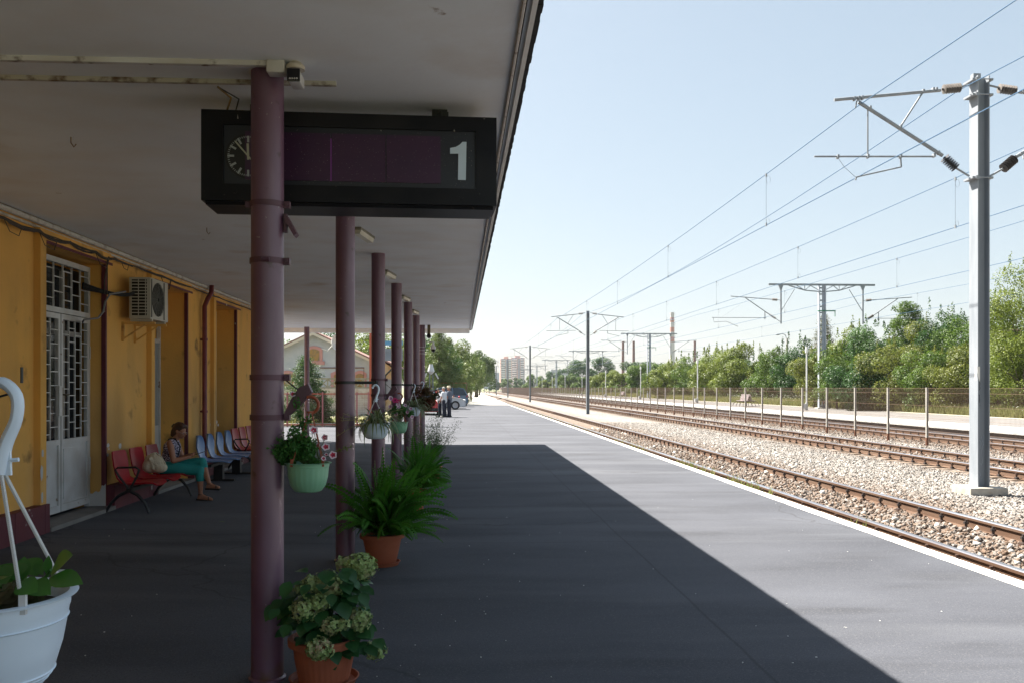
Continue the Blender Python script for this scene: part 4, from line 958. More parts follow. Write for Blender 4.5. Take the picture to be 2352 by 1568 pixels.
bag = thing('cotton_bag', 'cream cotton tote bag slumped on the middle red seat', 'bag', bc - Vector((0, 0, .12)))
bx.v = [(x - bc.x, y - bc.y, z - bc.z + .12) for x, y, z in bx.v]
ob = fused('bag_body', bx, bgm, bag, .009, 2)
g = MB(); g.tube([(-.05, 0, .24), (.02, .02, .26), (.09, .0, .21), (.14, -.01, .13), (.15, .0, .08), (.12, .02, .06)], .010, 8); g.build('handle', bgm, bag, smooth=True)

# --- three standing men far down the platform
def man(label, x, y, H, lean, shirt, trous, hairc, face_dir, arms, cap_c=None, vest=None):
    t = thing('person', label, 'person', (x, y, 0), 'men standing by the red car')
    k = H / 1.75; f = Vector(face_dir).normalized(); s = Vector((-f.y, f.x, 0))
    m = MB(); P = lambda a, b, c: f * a * k + s * b * k + Vector((0, 0, c * k))
    hipc = P(0, 0, .95); ch = P(lean * .6, 0, 1.30); nk = P(lean, 0, 1.48); hd = P(lean + .03, 0, 1.63)
    m.cap(hipc, ch, .13 * k, .15 * k); m.cap(P(lean * .8, -.15, 1.40), P(lean * .8, .15, 1.40), .07 * k, .07 * k); m.cap(ch, nk, .12 * k, .06 * k); m.cap(nk, hd, .052 * k, .05 * k); head(m, hd, f, k)
    sm = MB(); sm.cap(hipc, ch, .155 * k, .17 * k); sm.cap(P(lean * .8, -.15, 1.395), P(lean * .8, .15, 1.395), .085 * k, .085 * k); sm.cap(ch, nk + P(0, 0, -.04), .14 * k, .07 * k)
    for sg_, (e, w2) in zip((-1, 1), arms):
        sh = P(lean * .8, sg_ * .2, 1.40); el = P(*e); wr = P(*w2)
        m.cap(sh, el, .05 * k, .04 * k); m.cap(el, wr, .04 * k, .028 * k); hand(m, wr, wr - el, (0, 0, 1), k, .5, sg_); sm.cap(sh, sh.lerp(el, .6), .066 * k, .06 * k)
    tm = MB(); 
    for sg_ in (-1, 1):
        hp = P(0, sg_ * .09, .93); kn = P(.02, sg_ * .10, .50); an = P(0, sg_ * .11, .09); toe = P(.18, sg_ * .13, .04)
        m.cap(hp, kn, .08 * k, .055 * k); m.cap(kn, an, .05 * k, .035 * k); m.cap(an + P(-.05, 0, -.045), toe, .035 * k, .03 * k)
        tm.cap(hp, kn, .105 * k, .075 * k); tm.cap(kn, an, .072 * k, .062 * k)
    tm.cap(P(0, -.05, .95), P(0, .05, .95), .13 * k, .13 * k)
    fused('body', m, skin, t, .012, 2); fused('shirt', sm, shirt, t, .014, 2); fused('trousers', tm, trous, t, .014, 2)
    h = MB(); h.ell(hd + P(-.02, 0, .045), (.095 * k, .082 * k, .085 * k), 12, 10)
    if cap_c: h.lathe([(.0, .14), (.09, .13), (.10, .09), (.12, .08), (.14, .075)], hd, 16)
    h.build('hat' if cap_c else 'hair', cap_c or hairc, t, smooth=True)
    sh_ = MB()
    for sg_ in (-1, 1): sh_.cap(P(-.06, sg_ * .11, .04), P(.2, sg_ * .13, .035), .045 * k, .04 * k)
    sh_.build('shoes', blackst, t, smooth=True)
wsh = M('white_shirt', (.66, .67, .7), .8); navy = M('navy_trousers', (.012, .014, .03), .8); gry = M('grey_hair', (.35, .32, .3), .7); dkh = M('dark_hair', (.02, .015, .012), .6)
man('man in white shirt leaning on the red car, leftmost of the three men', -1.08, 48.6, 1.55, .10, wsh, navy, dkh, (-1, .25, 0), (((.25, -.25, 1.25), (.5, -.2, 1.38)), ((.3, .25, 1.3), (.55, .2, 1.42))))
man('grey-haired man in white shirt, middle one of the three men by the car', -.82, 48.3, 1.63, .04, wsh, navy, gry, (-.9, .5, 0), (((.05, -.28, 1.12), (.1, -.24, .86)), ((.05, .28, 1.12), (.16, .26, .9))))
man('man with pale cap and grey waistcoat, hand on hip, rightmost of the three men', -.56, 48.5, 1.67, .0, M('grey_waistcoat', (.12, .14, .18), .8), navy, gry, (-.9, .4, 0), (((-.12, -.38, 1.18), (.0, -.18, 1.02)), ((.0, .26, 1.12), (.12, .24, .9))), cap_c=M('straw_cap', (.55, .48, .36), .8))
# ================================================================ POTS AND PLANTS
terra = M('terracotta', (.36, .105, .05), .65, col2=(.30, .085, .042), scale=6, bump=.1, bscale=40, spec=.4)
add_layer(terra, (.45, .36, .32), 7, .64, .75, grad=(2, .12, .02))
whitep = M('white_pot_plastic', (.72, .84, .97), .42, col2=(.68, .80, .94), scale=3, spec=.5)
greenp = M('mint_green_pot', (.22, .46, .30), .42, col2=(.20, .42, .27), scale=4, spec=.5)
dirt = M('potting_soil', (.025, .018, .012), .95, bump=.8, bscale=60)
hyd_l = leafmat('hydrangea_leaf', (.018, .075, .025), (.03, .11, .03), 9, .2, .4, .5)
fern_l = leafmat('fern_frond', (.028, .12, .012), (.08, .25, .03), 5, .3, .5)
pet_l = leafmat('petunia_leaf', (.04, .14, .03), (.07, .20, .045), 12, .3)
def strip_leaf(m, base, d, up, L, W, bend=.6, n=4, mi=0, fold=.15, prof=None, mi2=None):
    """curved pointed leaf made of a folded strip"""
    d = Vector(d).normalized(); up = Vector(up); sd = d.cross(up)
    sd = sd.normalized() if sd.length > 1e-4 else frame_of(d)[0]; nn = sd.cross(d).normalized()
    p = Vector(base); vs = []; fs = []
    prof = prof or [0.05, .75, 1.0, .7, .0]; n = len(prof) - 1
    for i in range(n + 1):
        w_ = W / 2 * prof[i]; vs += [p - sd * w_ + nn * fold * w_, p.copy(), p + sd * w_ + nn * fold * w_]
        q = Quaternion(sd, -bend / n); d = q @ d; nn = q @ nn; p = p + d * L / n
    for i in range(n):
        a = i * 3; fs += [(a, a + 1, a + 4, a + 3), (a + 1, a + 2, a + 5, a + 4)]
    if mi2 is None: m.add(vs, fs, mi)
    else:
        m.add(vs, fs, mi)
def pot_profile(rt, rb, h, t=.006, rim=.02, rimh=.025):
    return [(0, 0), (rb * .96, 0), (rb, .006), (rb + (rt - rb) * .55, h * .5), (rt - .004, h - rimh), (rt - .002, h - rimh), (rt + rim, h - rimh + .004), (rt + rim + .002, h - .004), (rt + rim - .004, h), (rt - .004, h), (rt - t - .004, h - .02), (rb * .98, .03)]
def floor_pot(label, x, y, rt, rb, h, sr, mat, group, ribbed=False):
    t = thing('flower_pot', label, 'flower pot', (x, y, floor_z(x)), group)
    m = MB(); m.lathe([(0, .004), (sr * .86, .004), (sr * .9, .002), (sr, .03), (sr + .004, .034), (sr - .004, .036), (sr * .88, .012), (0, .011)], seg=40); m.build('saucer', terra, t, smooth=40)
    m = MB(); m.lathe([(r, z + .014) for r, z in pot_profile(rt, rb, h, rim=.022, rimh=.04)], seg=120 if ribbed else 40, rib=(.022, 30, .03, h - .035) if ribbed else None); m.build('pot', mat, t, smooth=25 if ribbed else 40)
    m = MB(); m.lathe([(0, h - .015), (rt - .012, h - .02)], seg=24); m.build('soil', dirt, t)
    return t
FG = 'terracotta pots on the platform floor'
# ---- hydrangea
HX, HY = -.735, 4.90
hp_ = floor_pot('ribbed terracotta pot with saucer holding the hydrangea, in front of the nearest column', HX, HY, .170, .135, .235, .185, terra, FG, True)
def H7(x, y, Y): return at((780 + x / 2.936) / 1.3605, (1600 + y / 2.936) / 1.3605, Y=Y)
ht = thing('hydrangea', 'hydrangea with fading green and pink flower heads in the ribbed pot', 'plant', (HX, HY, .24)); ho = (HX, HY, .24)
heads = [(1025, 500, 118, 5.0), (720, 660, 112, 4.86), (560, 655, 68, 4.84), (480, 690, 55, 4.84), (500, 885, 100, 4.76), (640, 830, 72, 4.76), (745, 1040, 66, 4.72), (865, 1015, 55, 4.74), (1005, 975, 90, 4.80), (640, 1250, 92, 4.66), (1150, 1265, 78, 4.84), (870, 470, 66, 5.06), (840, 700, 50, 4.9)]
flm = M('hydrangea_floret', (.24, .34, .11), .8, col2=(.32, .23, .15), scale=11, lo=.50, hi=.70, detail=2)
add_layer(flm, (.34, .42, .19), 60, .5, .6)
rng = np.random.default_rng(7); stem = MB()
for hx, hy, hr, Y in heads:
    c = H7(hx, hy, Y); r = hr * .00074; VV = []; FF = []; k = 0
    nf = int(330 * (r / .07) ** 2)
    for i in range(nf):
        th_ = i * .37; d = rng.normal(size=3); d /= np.linalg.norm(d)
        cc_ = np.array(c) + d * r * (1 + .12 * math.sin(3 * th_ * .13 + hx)) * rng.uniform(.74, 1.06) * np.array([1, 1, .86])
        d = d + rng.normal(0, .28, 3); d /= np.linalg.norm(d); a = np.cross(d, rng.normal(size=3)); a /= np.linalg.norm(a); b = np.cross(d, a); s = rng.uniform(.0070, .0125)
        for q in range(4):
            an = q * math.pi / 2; u_ = a * math.cos(an) + b * math.sin(an); v_ = np.cross(d, u_); lift = d * s * .35 * rng.uniform(-.4, 1.2)
            VV += [cc_, cc_ + u_ * s * .6 + v_ * s * .55 + lift * .5, cc_ + u_ * s * 1.15 + lift, cc_ + u_ * s * .6 - v_ * s * .55 + lift * .5]; FF.append((k, k + 1, k + 2, k + 3)); k += 4
    V = np.array(VV) - np.array(ho); npmesh('flower_head', V, np.array(FF), flm, parent=ht)
    stem.tube([(HX + (c.x - HX) * .25, HY + (c.y - HY) * .25, .25), Vector((HX, HY, .24)).lerp(c, .55) + Vector((0, 0, .03)), c], .005, 6)
stem.build('stem', M('green_stem', (.08, .12, .04), .7), ht, ho)
m = MB(); rnd = random.Random(9)
lp = [0.04, .55, .92, 1.0, .82, .45, 0]
leaf_at = [(330, 690, 30), (240, 830, 60), (225, 910, -20), (350, 960, -60), (480, 1060, -90), (500, 1170, -90), (620, 1080, -80), (760, 830, 0), (870, 880, 0), (950, 770, 20), (1050, 780, 60), (1060, 690, 10), (700, 930, -60), (870, 560, 20), (900, 1110, -60), (960, 1120, -30), (800, 1200, -40), (880, 1250, -40), (790, 1310, -60), (1020, 1230, -20), (1060, 1110, 20), (1100, 1050, 70), (1110, 1240, -30), (1180, 1180, 10), (700, 560, 60), (930, 560, 0), (380, 760, 20), (560, 1010, -60), (680, 1080, -90), (330, 1060, -70), (890, 660, 30), (760, 1120, -90), (430, 1000, -60), (940, 1200, -60), (350, 860, -10), (850, 800, 60)]
for (x, y, ang) in leaf_at:
    for rep in range(2):
        Y = 4.82 + rnd.uniform(-.08, .1) + (.03 if rep else -.04); p = H7(x + rep * rnd.uniform(-50, 50), y + rep * rnd.uniform(-40, 40), Y)
        out = Vector((p.x - HX, p.y - HY - .10, 0)); out = out.normalized() if out.length > .01 else Vector((0, -1, 0))
        d = (out * .9 + Vector((rnd.uniform(-.3, .3), -.25, rnd.uniform(-.55, .35)))).normalized(); Lf = rnd.uniform(.085, .125)
        strip_leaf(m, p - d * Lf * .5, d, (0, -.45, .9), Lf, Lf * .72, .7, mi=0, fold=.18, prof=lp)
for i in range(90):
    a = rnd.uniform(0, 6.28); rr = rnd.uniform(.05, .19); z = rnd.uniform(.27, .58); p = Vector((HX + .03 + rr * math.cos(a), HY + rr * math.sin(a), z)); d = Vector((math.cos(a), math.sin(a), rnd.uniform(-.5, .4))); Lf = rnd.uniform(.07, .11)
    strip_leaf(m, p, d, (0, -.2, 1), Lf, Lf * .7, .7, prof=lp)
m.build('leaves', hyd_l, ht, ho, smooth=True, fixn=False)

# ---- ferns
def fern(label, x, y, z0, n, Lmin, Lmax, seed, lean=(0, 0), pot_r=.12, group='ferns in pots between the columns', dens=26):
    rng = np.random.default_rng(seed); t = thing('fern', label, 'plant', (x, y, z0), group)
    VV = []; FF = []; k = 0; st = MB()
    for i in range(n):
        az = rng.uniform(0, 2 * math.pi); el = R(rng.uniform(22, 86)); L_ = rng.uniform(Lmin, Lmax) * (1.0 if el > R(40) else .85)
        d = np.array([math.cos(az) * math.cos(el) + lean[0], math.sin(az) * math.cos(el) + lean[1], math.sin(el)]); d /= np.linalg.norm(d)
        p = np.array([rng.uniform(-1, 1) * pot_r * .7, rng.uniform(-1, 1) * pot_r * .7, 0.0]); droop = rng.uniform(.9, 2.6)
        pts = [p.copy()]; seg = dens; dd = d.copy()
        for s_ in range(seg):
            dd = dd + np.array([0, 0, -droop / seg * (s_ / seg) * 1.6]); dd /= np.linalg.norm(dd); p = p + dd * L_ / seg; pts.append(p.copy())
        tw = rng.uniform(-1.2, 1.2); roll = rng.uniform(-.5, .5)
        for s_ in range(3, seg):
            c = pts[s_]; dr = pts[s_ + 1] - pts[s_] if s_ < seg else dd; dr = dr / np.linalg.norm(dr)
            sd = np.cross(dr, np.array([0.01, 0, 1.0])); sd /= (np.linalg.norm(sd) + 1e-6); nn = np.cross(sd, dr); sd, nn = sd * math.cos(tw) + nn * math.sin(tw), nn * math.cos(tw) - sd * math.sin(tw)
            tt = s_ / seg; ln = .060 * (L_ / .65) ** .5 * (math.sin(math.pi * min(1, tt * .93 + .07)) ** .6) * rng.uniform(.85, 1.1); w_ = L_ / seg * .60
            for sg_ in (-1, 1):
                tip = c + sd * sg_ * ln + dr * ln * .25 - nn * ln * (.2 + roll * sg_ * .4); q = sd * sg_ * ln * .5 + dr * ln * .1
                VV += [c, c + q - dr * w_, tip, c + q + dr * w_]; FF.append((k, k + 1, k + 2, k + 3)); k += 4
        if i % 2 == 0: st.tube([tuple(pts[j]) for j in (0, 4, 9, 14, 19, 23)], [.003, .003, .0025, .002, .0015, .001], 4)
    npmesh('fronds', np.array(VV), np.array(FF), fern_l, parent=t); st.build('stalks', M('fern_stalk', (.06, .07, .02), .7), t)
    return t
floor_pot('smooth terracotta pot with saucer holding the large fern, beside the second column', -.70, 8.12, .178, .125, .27, .162, terra, FG)
fern('large bushy fern spilling over its terracotta pot', -.69, 8.12, .28, 130, .42, .82, 3, (.16, -.05), .15)
floor_pot('terracotta pot behind the large fern, mostly hidden', -.60, 11.65, .17, .12, .26, .13, terra, FG)
fern('second fern, behind the large one', -.54, 11.65, .30, 100, .35, .72, 5, (.12, 0), .13)
floor_pot('terracotta pot holding the airy grey-green bush', -.48, 15.1, .17, .12, .26, .13, terra, FG)
# airy bush
rng = np.random.default_rng(15); t = thing('airy_bush', 'feathery grey-green bush in a pot behind the two ferns', 'plant', (-.48, 15.1, .26))
VV = []; N_ = 5200; C = []; st = MB()
for i in range(46):
    a = rng.uniform(0, 6.28); e = R(rng.uniform(45, 88)); L_ = rng.uniform(.5, .95); d = np.array([math.cos(a) * math.cos(e), math.sin(a) * math.cos(e), math.sin(e)])
    st.tube([(0, 0, 0), tuple(d * L_ * .5), tuple(d * L_ + np.array([0, 0, -.04]))], [.004, .003, .001], 4)
    k = 110; tt = rng.uniform(.25, 1, k); C.append(d[None] * (L_ * tt)[:, None] + rng.normal(0, .045, (k, 3)))
C = np.vstack(C); V, F = leafcards(C, rng.normal(size=C.shape), .035, .009, rng); npmesh('foliage', V, F, leafmat('airy_leaf', (.07, .13, .06), (.12, .18, .09), 6, .3), parent=t); st.build('stems', M('green_stem', (.08, .12, .04)), t)

# ---- hanging pots
def hanging(label, x, y, zr, rt, rb, h, zh, mat, smat, hookmat, group, ribbed=False, hx=0.0, rim=.010, style='swan', ns=4, seg=56):
    t = thing('hanging_pot', label, 'hanging pot', (x, y, zr - h), group)
    m = MB(); m.lathe([(0, 0), (rb * .8, .0), (rb * .95, .006), (rb + (rt - rb) * .42, h * .22), (rb + (rt - rb) * .72, h * .5), (rt - .004, h * .84), (rt - .002, h * .86), (rt, h * .97), (rt + rim, h * .975), (rt + rim + .002, h * .99), (rt + rim - .003, h), (rt - .004, h), (rt - .012, h * .9), (rb * .9, .02)], seg=120 if ribbed else seg, rib=(.014, 22, h * .2, h * .8) if ribbed else None)
    m.build('pot', mat, t, smooth=25 if ribbed else 45)
    m = MB(); m.lathe([(0, h - .03), (rt - .012, h - .035)], seg=24); m.build('soil', dirt, t)
    m = MB(); zt = zh - (zr - h)
    for k in range(ns):
        a = 2 * math.pi * k / ns + .9; e = Vector((rt * 1.0 * math.cos(a), rt * math.sin(a), h - .005)); n = 18; s0 = Vector((hx + .012 * math.cos(a), .012 * math.sin(a), zt - (.16 * (rt / .14) if style == 'swan' else .085)))
        m.tube([s0, s0.lerp(e, .5), e], .0034 * min(1, rt / .12), 5)
        if rt > .17:
            for j in range(60): m.ell(s0.lerp(e, (j + .5) / 60), .0052, 6, 4)
        m.box((e.x - .007, e.y - .004, e.z - .012), (e.x + .007, e.y + .006, e.z + .03))
    m.build('string', smat, t, smooth=True)
    m = MB(); q = rt / .14
    zb = zt - (.16 * q if style == 'swan' else .085)
    arc = [(hx + .002, zb), (hx + .012 * q, zb + .05 * q), (hx + .030 * q, zb + .095 * q), (hx + .030 * q, zb + .135 * q), (hx + .006 * q, zb + .158 * q), (hx - .018 * q, zb + .148 * q), (hx - .028 * q, zb + .125 * q)]
    if style == 'swan':
        n = len(arc)
        cr_ = []
        for i in range(n - 1):
            P0, P1, P2, P3 = [Vector((arc[max(0, min(n - 1, j))][0], 0, arc[max(0, min(n - 1, j))][1])) for j in (i - 1, i, i + 1, i + 2)]
            for u_ in (0, .25, .5, .75): cr_.append(.5 * ((2 * P1) + (P2 - P0) * u_ + (2 * P0 - 5 * P1 + 4 * P2 - P3) * u_ ** 2 + (3 * P1 - P0 - 3 * P2 + P3) * u_ ** 3))
        cr_.append(Vector((arc[-1][0], 0, arc[-1][1]))); m.tube(cr_, [.0125 * q - .0025 * q * min(1, j / 8) for j in range(len(cr_))], 10)
        for i in range(len(m.v) - 10 * len(cr_), len(m.v)): m.v[i] = (m.v[i][0], m.v[i][1] * 1.3, m.v[i][2])
        m.prism([(hx - .020 * q, zb - .004), (hx + .022 * q, zb - .004), (hx + .020 * q, zb + .05 * q), (hx + .008 * q, zb + .06 * q)], 1, -.004, .004)
        m.tube([(hx + .014 * q, 0, zb + .022 * q), (hx + .034 * q, 0, zb + .024 * q)], .004 * q, 6)
    else:
        m.lathe([(0, 0), (.02, 0), (.02, .01), (0, .01)], (hx, 0, zb), 12)
        pts = [(hx + .045 * math.cos(a), 0, zb + .045 + .045 * math.sin(a)) for a in np.linspace(-1.4, 2.0, 9)]; m.tube(pts, .009, 8)
    m.build('hook', hookmat, t, smooth=True)
    return t
HG = 'hanging flower pots on the column brackets'
# near white pot (nearest to the camera)
npX, npY = -1.045, 2.02
hanging('large white hanging pot in the near left corner', npX, npY, 1.146, .177, .115, .225, 1.614, whitep, M('white_cord', (.6, .62, .64), .5), whitep, HG, False, hx=.035, rim=.013, seg=96)
m = MB(); m.lathe([(.168, 1.086), (.1728, 1.090), (.168, 1.0925)], (npX, npY, 0), 96)
for z, r_ in ((.956, .1290), (.965, .1358), (.974, .1420)): m.lathe([(r_, z - .003), (r_ + .0035, z), (r_, z + .003)], (npX, npY, 0), 96)
o = m.build('rib', whitep, bpy.data.objects['hanging_pot'], (npX, npY, 1.146 - .225), smooth=True)
m = MB(); m.tube([(npX + .0, npY, 1.665), (npX + .005, npY, 1.63), (npX + .0, npY, 1.60), (npX + .03, npY, 1.578), (npX + .055, npY, 1.585)], .0028, 6); m.tube([(npX + .075, npY + .02, 1.645), (npX + .075, npY + .02, 1.61)], .003, 6)
o = m.build('wire_hook', ironm); tag(o, 'bent black wire hook holding the large white hanging pot', 'hook')
# plant in it: glossy leaves and small round leaves
m = MB(); gl = leafmat('glossy_leaf', (.03, .12, .025), (.07, .20, .04), 8, .25, .3, .5); rnd = random.Random(2)
def C2(x, y, Y): return at((x / 3.24) / 1.3605, (1650 + y / 3.24) / 1.3605, Y=Y)
def leaf_between(m, a, b, w_, bend=.25, up=(0, -.7, .7), mi=0, fold=.2):
    a = Vector(a); b = Vector(b); strip_leaf(m, a, (b - a), up, (b - a).length, w_, bend, prof=[.05, .5, .9, 1, .85, .5, 0], mi=mi, fold=fold)
stc = C2(480, 470, 2.05)
leaf_between(m, C2(520, 440, 2.03), C2(680, 245, 1.98), .062); leaf_between(m, C2(500, 500, 2.0), C2(785, 500, 1.93), .05, .3); leaf_between(m, stc, C2(490, 270, 2.05), .022, .1); leaf_between(m, C2(440, 470, 2.05), C2(340, 350, 2.08), .02, .1)
leaf_between(m, C2(380, 480, 2.08), C2(265, 275, 2.12), .05); leaf_between(m, C2(300, 560, 2.0), C2(450, 590, 1.95), .05, .6); leaf_between(m, C2(200, 560, 2.0), C2(240, 270, 2.05), .04, .1); leaf_between(m, C2(150, 520, 1.98), C2(180, 320, 2.02), .05, .2); leaf_between(m, C2(180, 560, 1.94), C2(330, 590, 1.9), .05, .5)
leaf_between(m, C2(120, 540, 2.0), C2(-20, 360, 2.0), .055, .4); leaf_between(m, C2(60, 560, 1.95), C2(30, 340, 2.0), .045, .2); leaf_between(m, C2(100, 480, 1.95), C2(-10, 480, 1.9), .03, .3)
for i in range(46):
    a = rnd.uniform(0, 6.28); rr = rnd.uniform(.0, .075); p = Vector((npX + rr * math.cos(a), npY + rr * math.sin(a), 1.12)); d = Vector((math.cos(a) * .8, math.sin(a) * .8, rnd.uniform(.7, 1.6))); strip_leaf(m, p, d, (0, 0, 1), rnd.uniform(.06, .10), .042, .6, prof=[.05, .6, 1, .8, 0])
m.tube([(npX + .06, npY, 1.1), stc, C2(520, 420, 2.04)], .004, 6)
ng = thing('potted_plant', 'glossy green leafy plant in the large white hanging pot', 'plant', (npX, npY, 1.12)); m.build('leaves', gl, ng, (npX, npY, 1.12), smooth=True, fixn=False)
m = MB()
for i in range(34):   # clover-like trifoliate leaves
    x, y = rnd.uniform(30, 690), rnd.uniform(540, 760)
    if i < 6: x, y = [(130, 570), (420, 660), (600, 640), (30, 780), (130, 640), (380, 620)][i]
    p = C2(x, y - (0 if i < 6 else 0), 1.92 + rnd.uniform(-.03, .1)); p.z = max(min(p.z, 1.17), 1.09)
    if (p.x - npX) ** 2 + (p.y - npY) ** 2 > .13 ** 2: p = Vector((npX, npY, p.z)) + (Vector((p.x - npX, p.y - npY, 0)).normalized() * .115)
    for k in range(3):
        a = 6.283 * k / 3 + i; strip_leaf(m, p, (math.cos(a), math.sin(a) * .8 - .2, .35 * math.sin(a + 1)), (0, -.8, .6), .026, .03, .3, prof=[.1, .8, 1, .8, .3])
m.build('clover_leaves', leafmat('clover_leaf', (.06, .10, .05), (.11, .09, .05), 14, .2), ng, (npX, npY, 1.12), fixn=False)

def bushy(label, kind, x, y, z, rad, hgt, n, ls, mat, seed, group=None, off=(0, 0, 0), nclump=14, droop=0, name='leaves'):
    rng = np.random.default_rng(seed); t = thing(kind, label, 'plant', (x, y, z), group)
    C, N, cc, cr = crown_points(rng, n, hgt, rad, -.02, nclump, 'dome'); C = C + np.array(off)
    V, F = leafcards(C, N, ls * rng.uniform(.6, 1.3, n), ls * .5, rng, .15); npmesh(name, V, F, mat, parent=t)
    st = MB()
    for j in range(nclump): st.tube([(0, 0, -.02), (cc[j][0] * .5 + off[0] * .5, cc[j][1] * .5 + off[1] * .5, cc[j][2] * .6), tuple(cc[j] + np.array(off))], [.003, .0025, .0015], 4)
    st.build('stems', M('green_stem', (.08, .12, .04)), t)
    return t
def blossom(mb, c, f, r, rng, inner=0, outer=1, petals=5):
    """five-lobed trumpet; inner/outer material slots"""
    f = Vector(f).normalized(); a, b, _ = frame_of(f); c = Vector(c); n = petals * 4; ring = lambda rr, h, wav: [c + f * h + (a * math.cos(6.283 * k / n) + b * math.sin(6.283 * k / n)) * rr * (1 + wav * math.cos(petals * 6.283 * k / n)) for k in range(n)]
    R0 = ring(r * .12, -r * .35, 0); R1 = ring(r * .62, 0, .22); R2 = ring(r, r * .04, .12)
    v = R0 + R1 + R2
    mb.add(v, [(k, (k + 1) % n, n + (k + 1) % n, n + k) for k in range(n)], inner); mb.add(v, [(n + k, n + (k + 1) % n, 2 * n + (k + 1) % n, 2 * n + k) for k in range(n)], outer)
petin = M('crimson_petal', (.46, .015, .07), .6); petout = M('white_petal_edge', (.62, .52, .58), .6); petpk = M('pink_petal', (.42, .14, .30), .6); petmg = M('magenta_petal', (.42, .01, .12), .6)
# mint green pot, first column
gp = hanging('mint green ribbed hanging pot on orange cords, beside the nearest column', -.83, 4.95, 1.190, .116, .078, .160, 1.545, greenp, M('orange_brown_cord', (.26, .06, .025), .6), M('orange_brown_plastic', (.30, .07, .03), .5), HG, True, hx=.012, rim=.010, style='ring', ns=4)
def C4(x, y, Y=4.93): return at((850 + x / 4.1275) / 1.3605, (1180 + y / 4.1275) / 1.3605, Y=Y)
pt = bushy('bushy petunia with crimson and white flowers in the mint green hanging pot', 'petunia', -.83, 4.95, 1.19, .13, .19, 2600, .022, pet_l, 31, off=(-.05, 0, -.02), nclump=20)
rng = np.random.default_rng(8); C = []; st = MB()
for i in range(60):
    x = rng.uniform(20, 560); y0 = 1060; ytop = 640 + abs(x - 330) * .75 * rng.uniform(.7, 1.2) + rng.uniform(-60, 160)
    if ytop > 1050: continue
    p = C4(x * .55 + 190, 1070); q = C4(x, ytop, 4.93 + rng.uniform(-.1, .1)); k = 34; tt = rng.uniform(.15, 1, k)[:, None]; C.append(np.array(p)[None] * (1 - tt) + np.array(q)[None] * tt + rng.normal(0, .011, (k, 3)))
    st.tube([p, p.lerp(q, .6), q], [.002, .002, .001], 4)
for (xa, ya, xb, yb) in ((380, 600, 300, 200), (420, 700, 330, 420), (400, 640, 470, 500)):
    p = C4(xa, ya); q = C4(xb, yb); k = 34; tt = rng.uniform(0, 1, k)[:, None]; C.append(np.array(p)[None] * (1 - tt) + np.array(q)[None] * tt + rng.normal(0, .012, (k, 3))); st.tube([C4(400, 1050), p, q], [.002, .002, .001], 4)
C = np.vstack(C) - np.array((-.83, 4.95, 1.19)); V, F = leafcards(C, rng.normal(size=C.shape) + np.array([0, -.4, .6]), .024, .013, rng, .1); npmesh('leafy_shoots', V, F, pet_l, parent=pt); 
fl = MB()
for (x, y, r, Y) in ((540, 670, 58, 4.86), (680, 765, 45, 4.9), (695, 885, 54, 4.84), (785, 990, 55, 4.88), (268, 205, 42, 4.95), (665, 1035, 34, 4.86), (590, 870, 36, 4.95), (165, 830, 36, 5.0), (700, 985, 24, 4.9), (400, 285, 24, 5.0)):
    c = C4(x, y, Y); s_ = MB(); blossom(s_, c, Vector((rng.uniform(-.3, .6), -1, rng.uniform(-.1, .6))), r * .00039, rng); s_.build('flower', [petin, petout], pt, (-.83, 4.95, 1.19), smooth=True, fixn=False)
    st.tube([C4(600, 1040), C4((x + 600) / 2, (y + 1040) / 2), c], .0016, 4)
st.build('shoots', M('green_stem', (.08, .12, .04)), pt, (-.83, 4.95, 1.19))
q0 = C4(800, 950); q1 = C4(1030, 885); m = MB(); m.tube([C4(640, 1045), C4(760, 980), q0, q0.lerp(q1, .5), q1], .002, 5)
for i in range(34):
    p = q0.lerp(q1, rng.uniform(.1, 1)); strip_leaf(m, p, rng.normal(size=3) * .6 + np.array([.6, 0, .3]), (0, 0, 1), .022, .007, .2, prof=[.1, 1, .8, 0])
m.build('trailing_shoot', leafmat('yellow_green_leaf', (.16, .2, .04), (.12, .16, .04), 9), pt, (-.83, 4.95, 1.19), fixn=False)
# white pot on second column, spider plant
def spider(label, x, y, z, seed, n=95, L0=.22, L1=.40, group=None):
    t = thing('spider_plant', label, 'plant', (x, y, z), group); m = MB(); rnd = random.Random(seed)
    for i in range(n):
        a = rnd.uniform(0, 6.28); e = rnd.uniform(.5, 1.35); d = Vector((math.cos(a) * math.cos(e), math.sin(a) * math.cos(e), math.sin(e))); L_ = rnd.uniform(L0, L1); W = .019; bend = rnd.uniform(1.2, 2.8)
        sd = d.cross(Vector((0, 0, 1))).normalized(); p = Vector((rnd.uniform(-.03, .03), rnd.uniform(-.03, .03), 0)); ns = 9; rows = []
        for k in range(ns + 1):
            w_ = W / 2 * min(1, (1 - k / ns) * 2.2 + .04); rows.append([p - sd * w_, p - sd * w_ * .5, p + sd * w_ * .5, p + sd * w_]); d = Quaternion(sd, -bend / ns) @ d; p = p + d * L_ / ns
        o = [q for r_ in rows for q in r_]
        for c_, mi in ((0, 1), (1, 0), (2, 1)): m.add(o, [(k * 4 + c_, k * 4 + c_ + 1, (k + 1) * 4 + c_ + 1, (k + 1) * 4 + c_) for k in range(ns)], mi)
    m.build('leaves', [leafmat('spider_green', (.07, .13, .05), (.10, .17, .06), 9), leafmat('spider_cream', (.26, .30, .19), (.34, .37, .25), 9)], t, smooth=True, fixn=False)
    return t
P2 = (-.775, 8.26); hanging('white hanging pot on the black strap of the second column', P2[0], P2[1], 1.275, .135, .085, .145, 1.625, whitep, M('white_cord', (.6, .62, .64), .5), whitep, HG, hx=0, rim=.008)
sp2 = spider('striped spider plant spilling over the white pot on the second column', P2[0], P2[1], 1.27, 4)
m = MB(); rnd = random.Random(6)
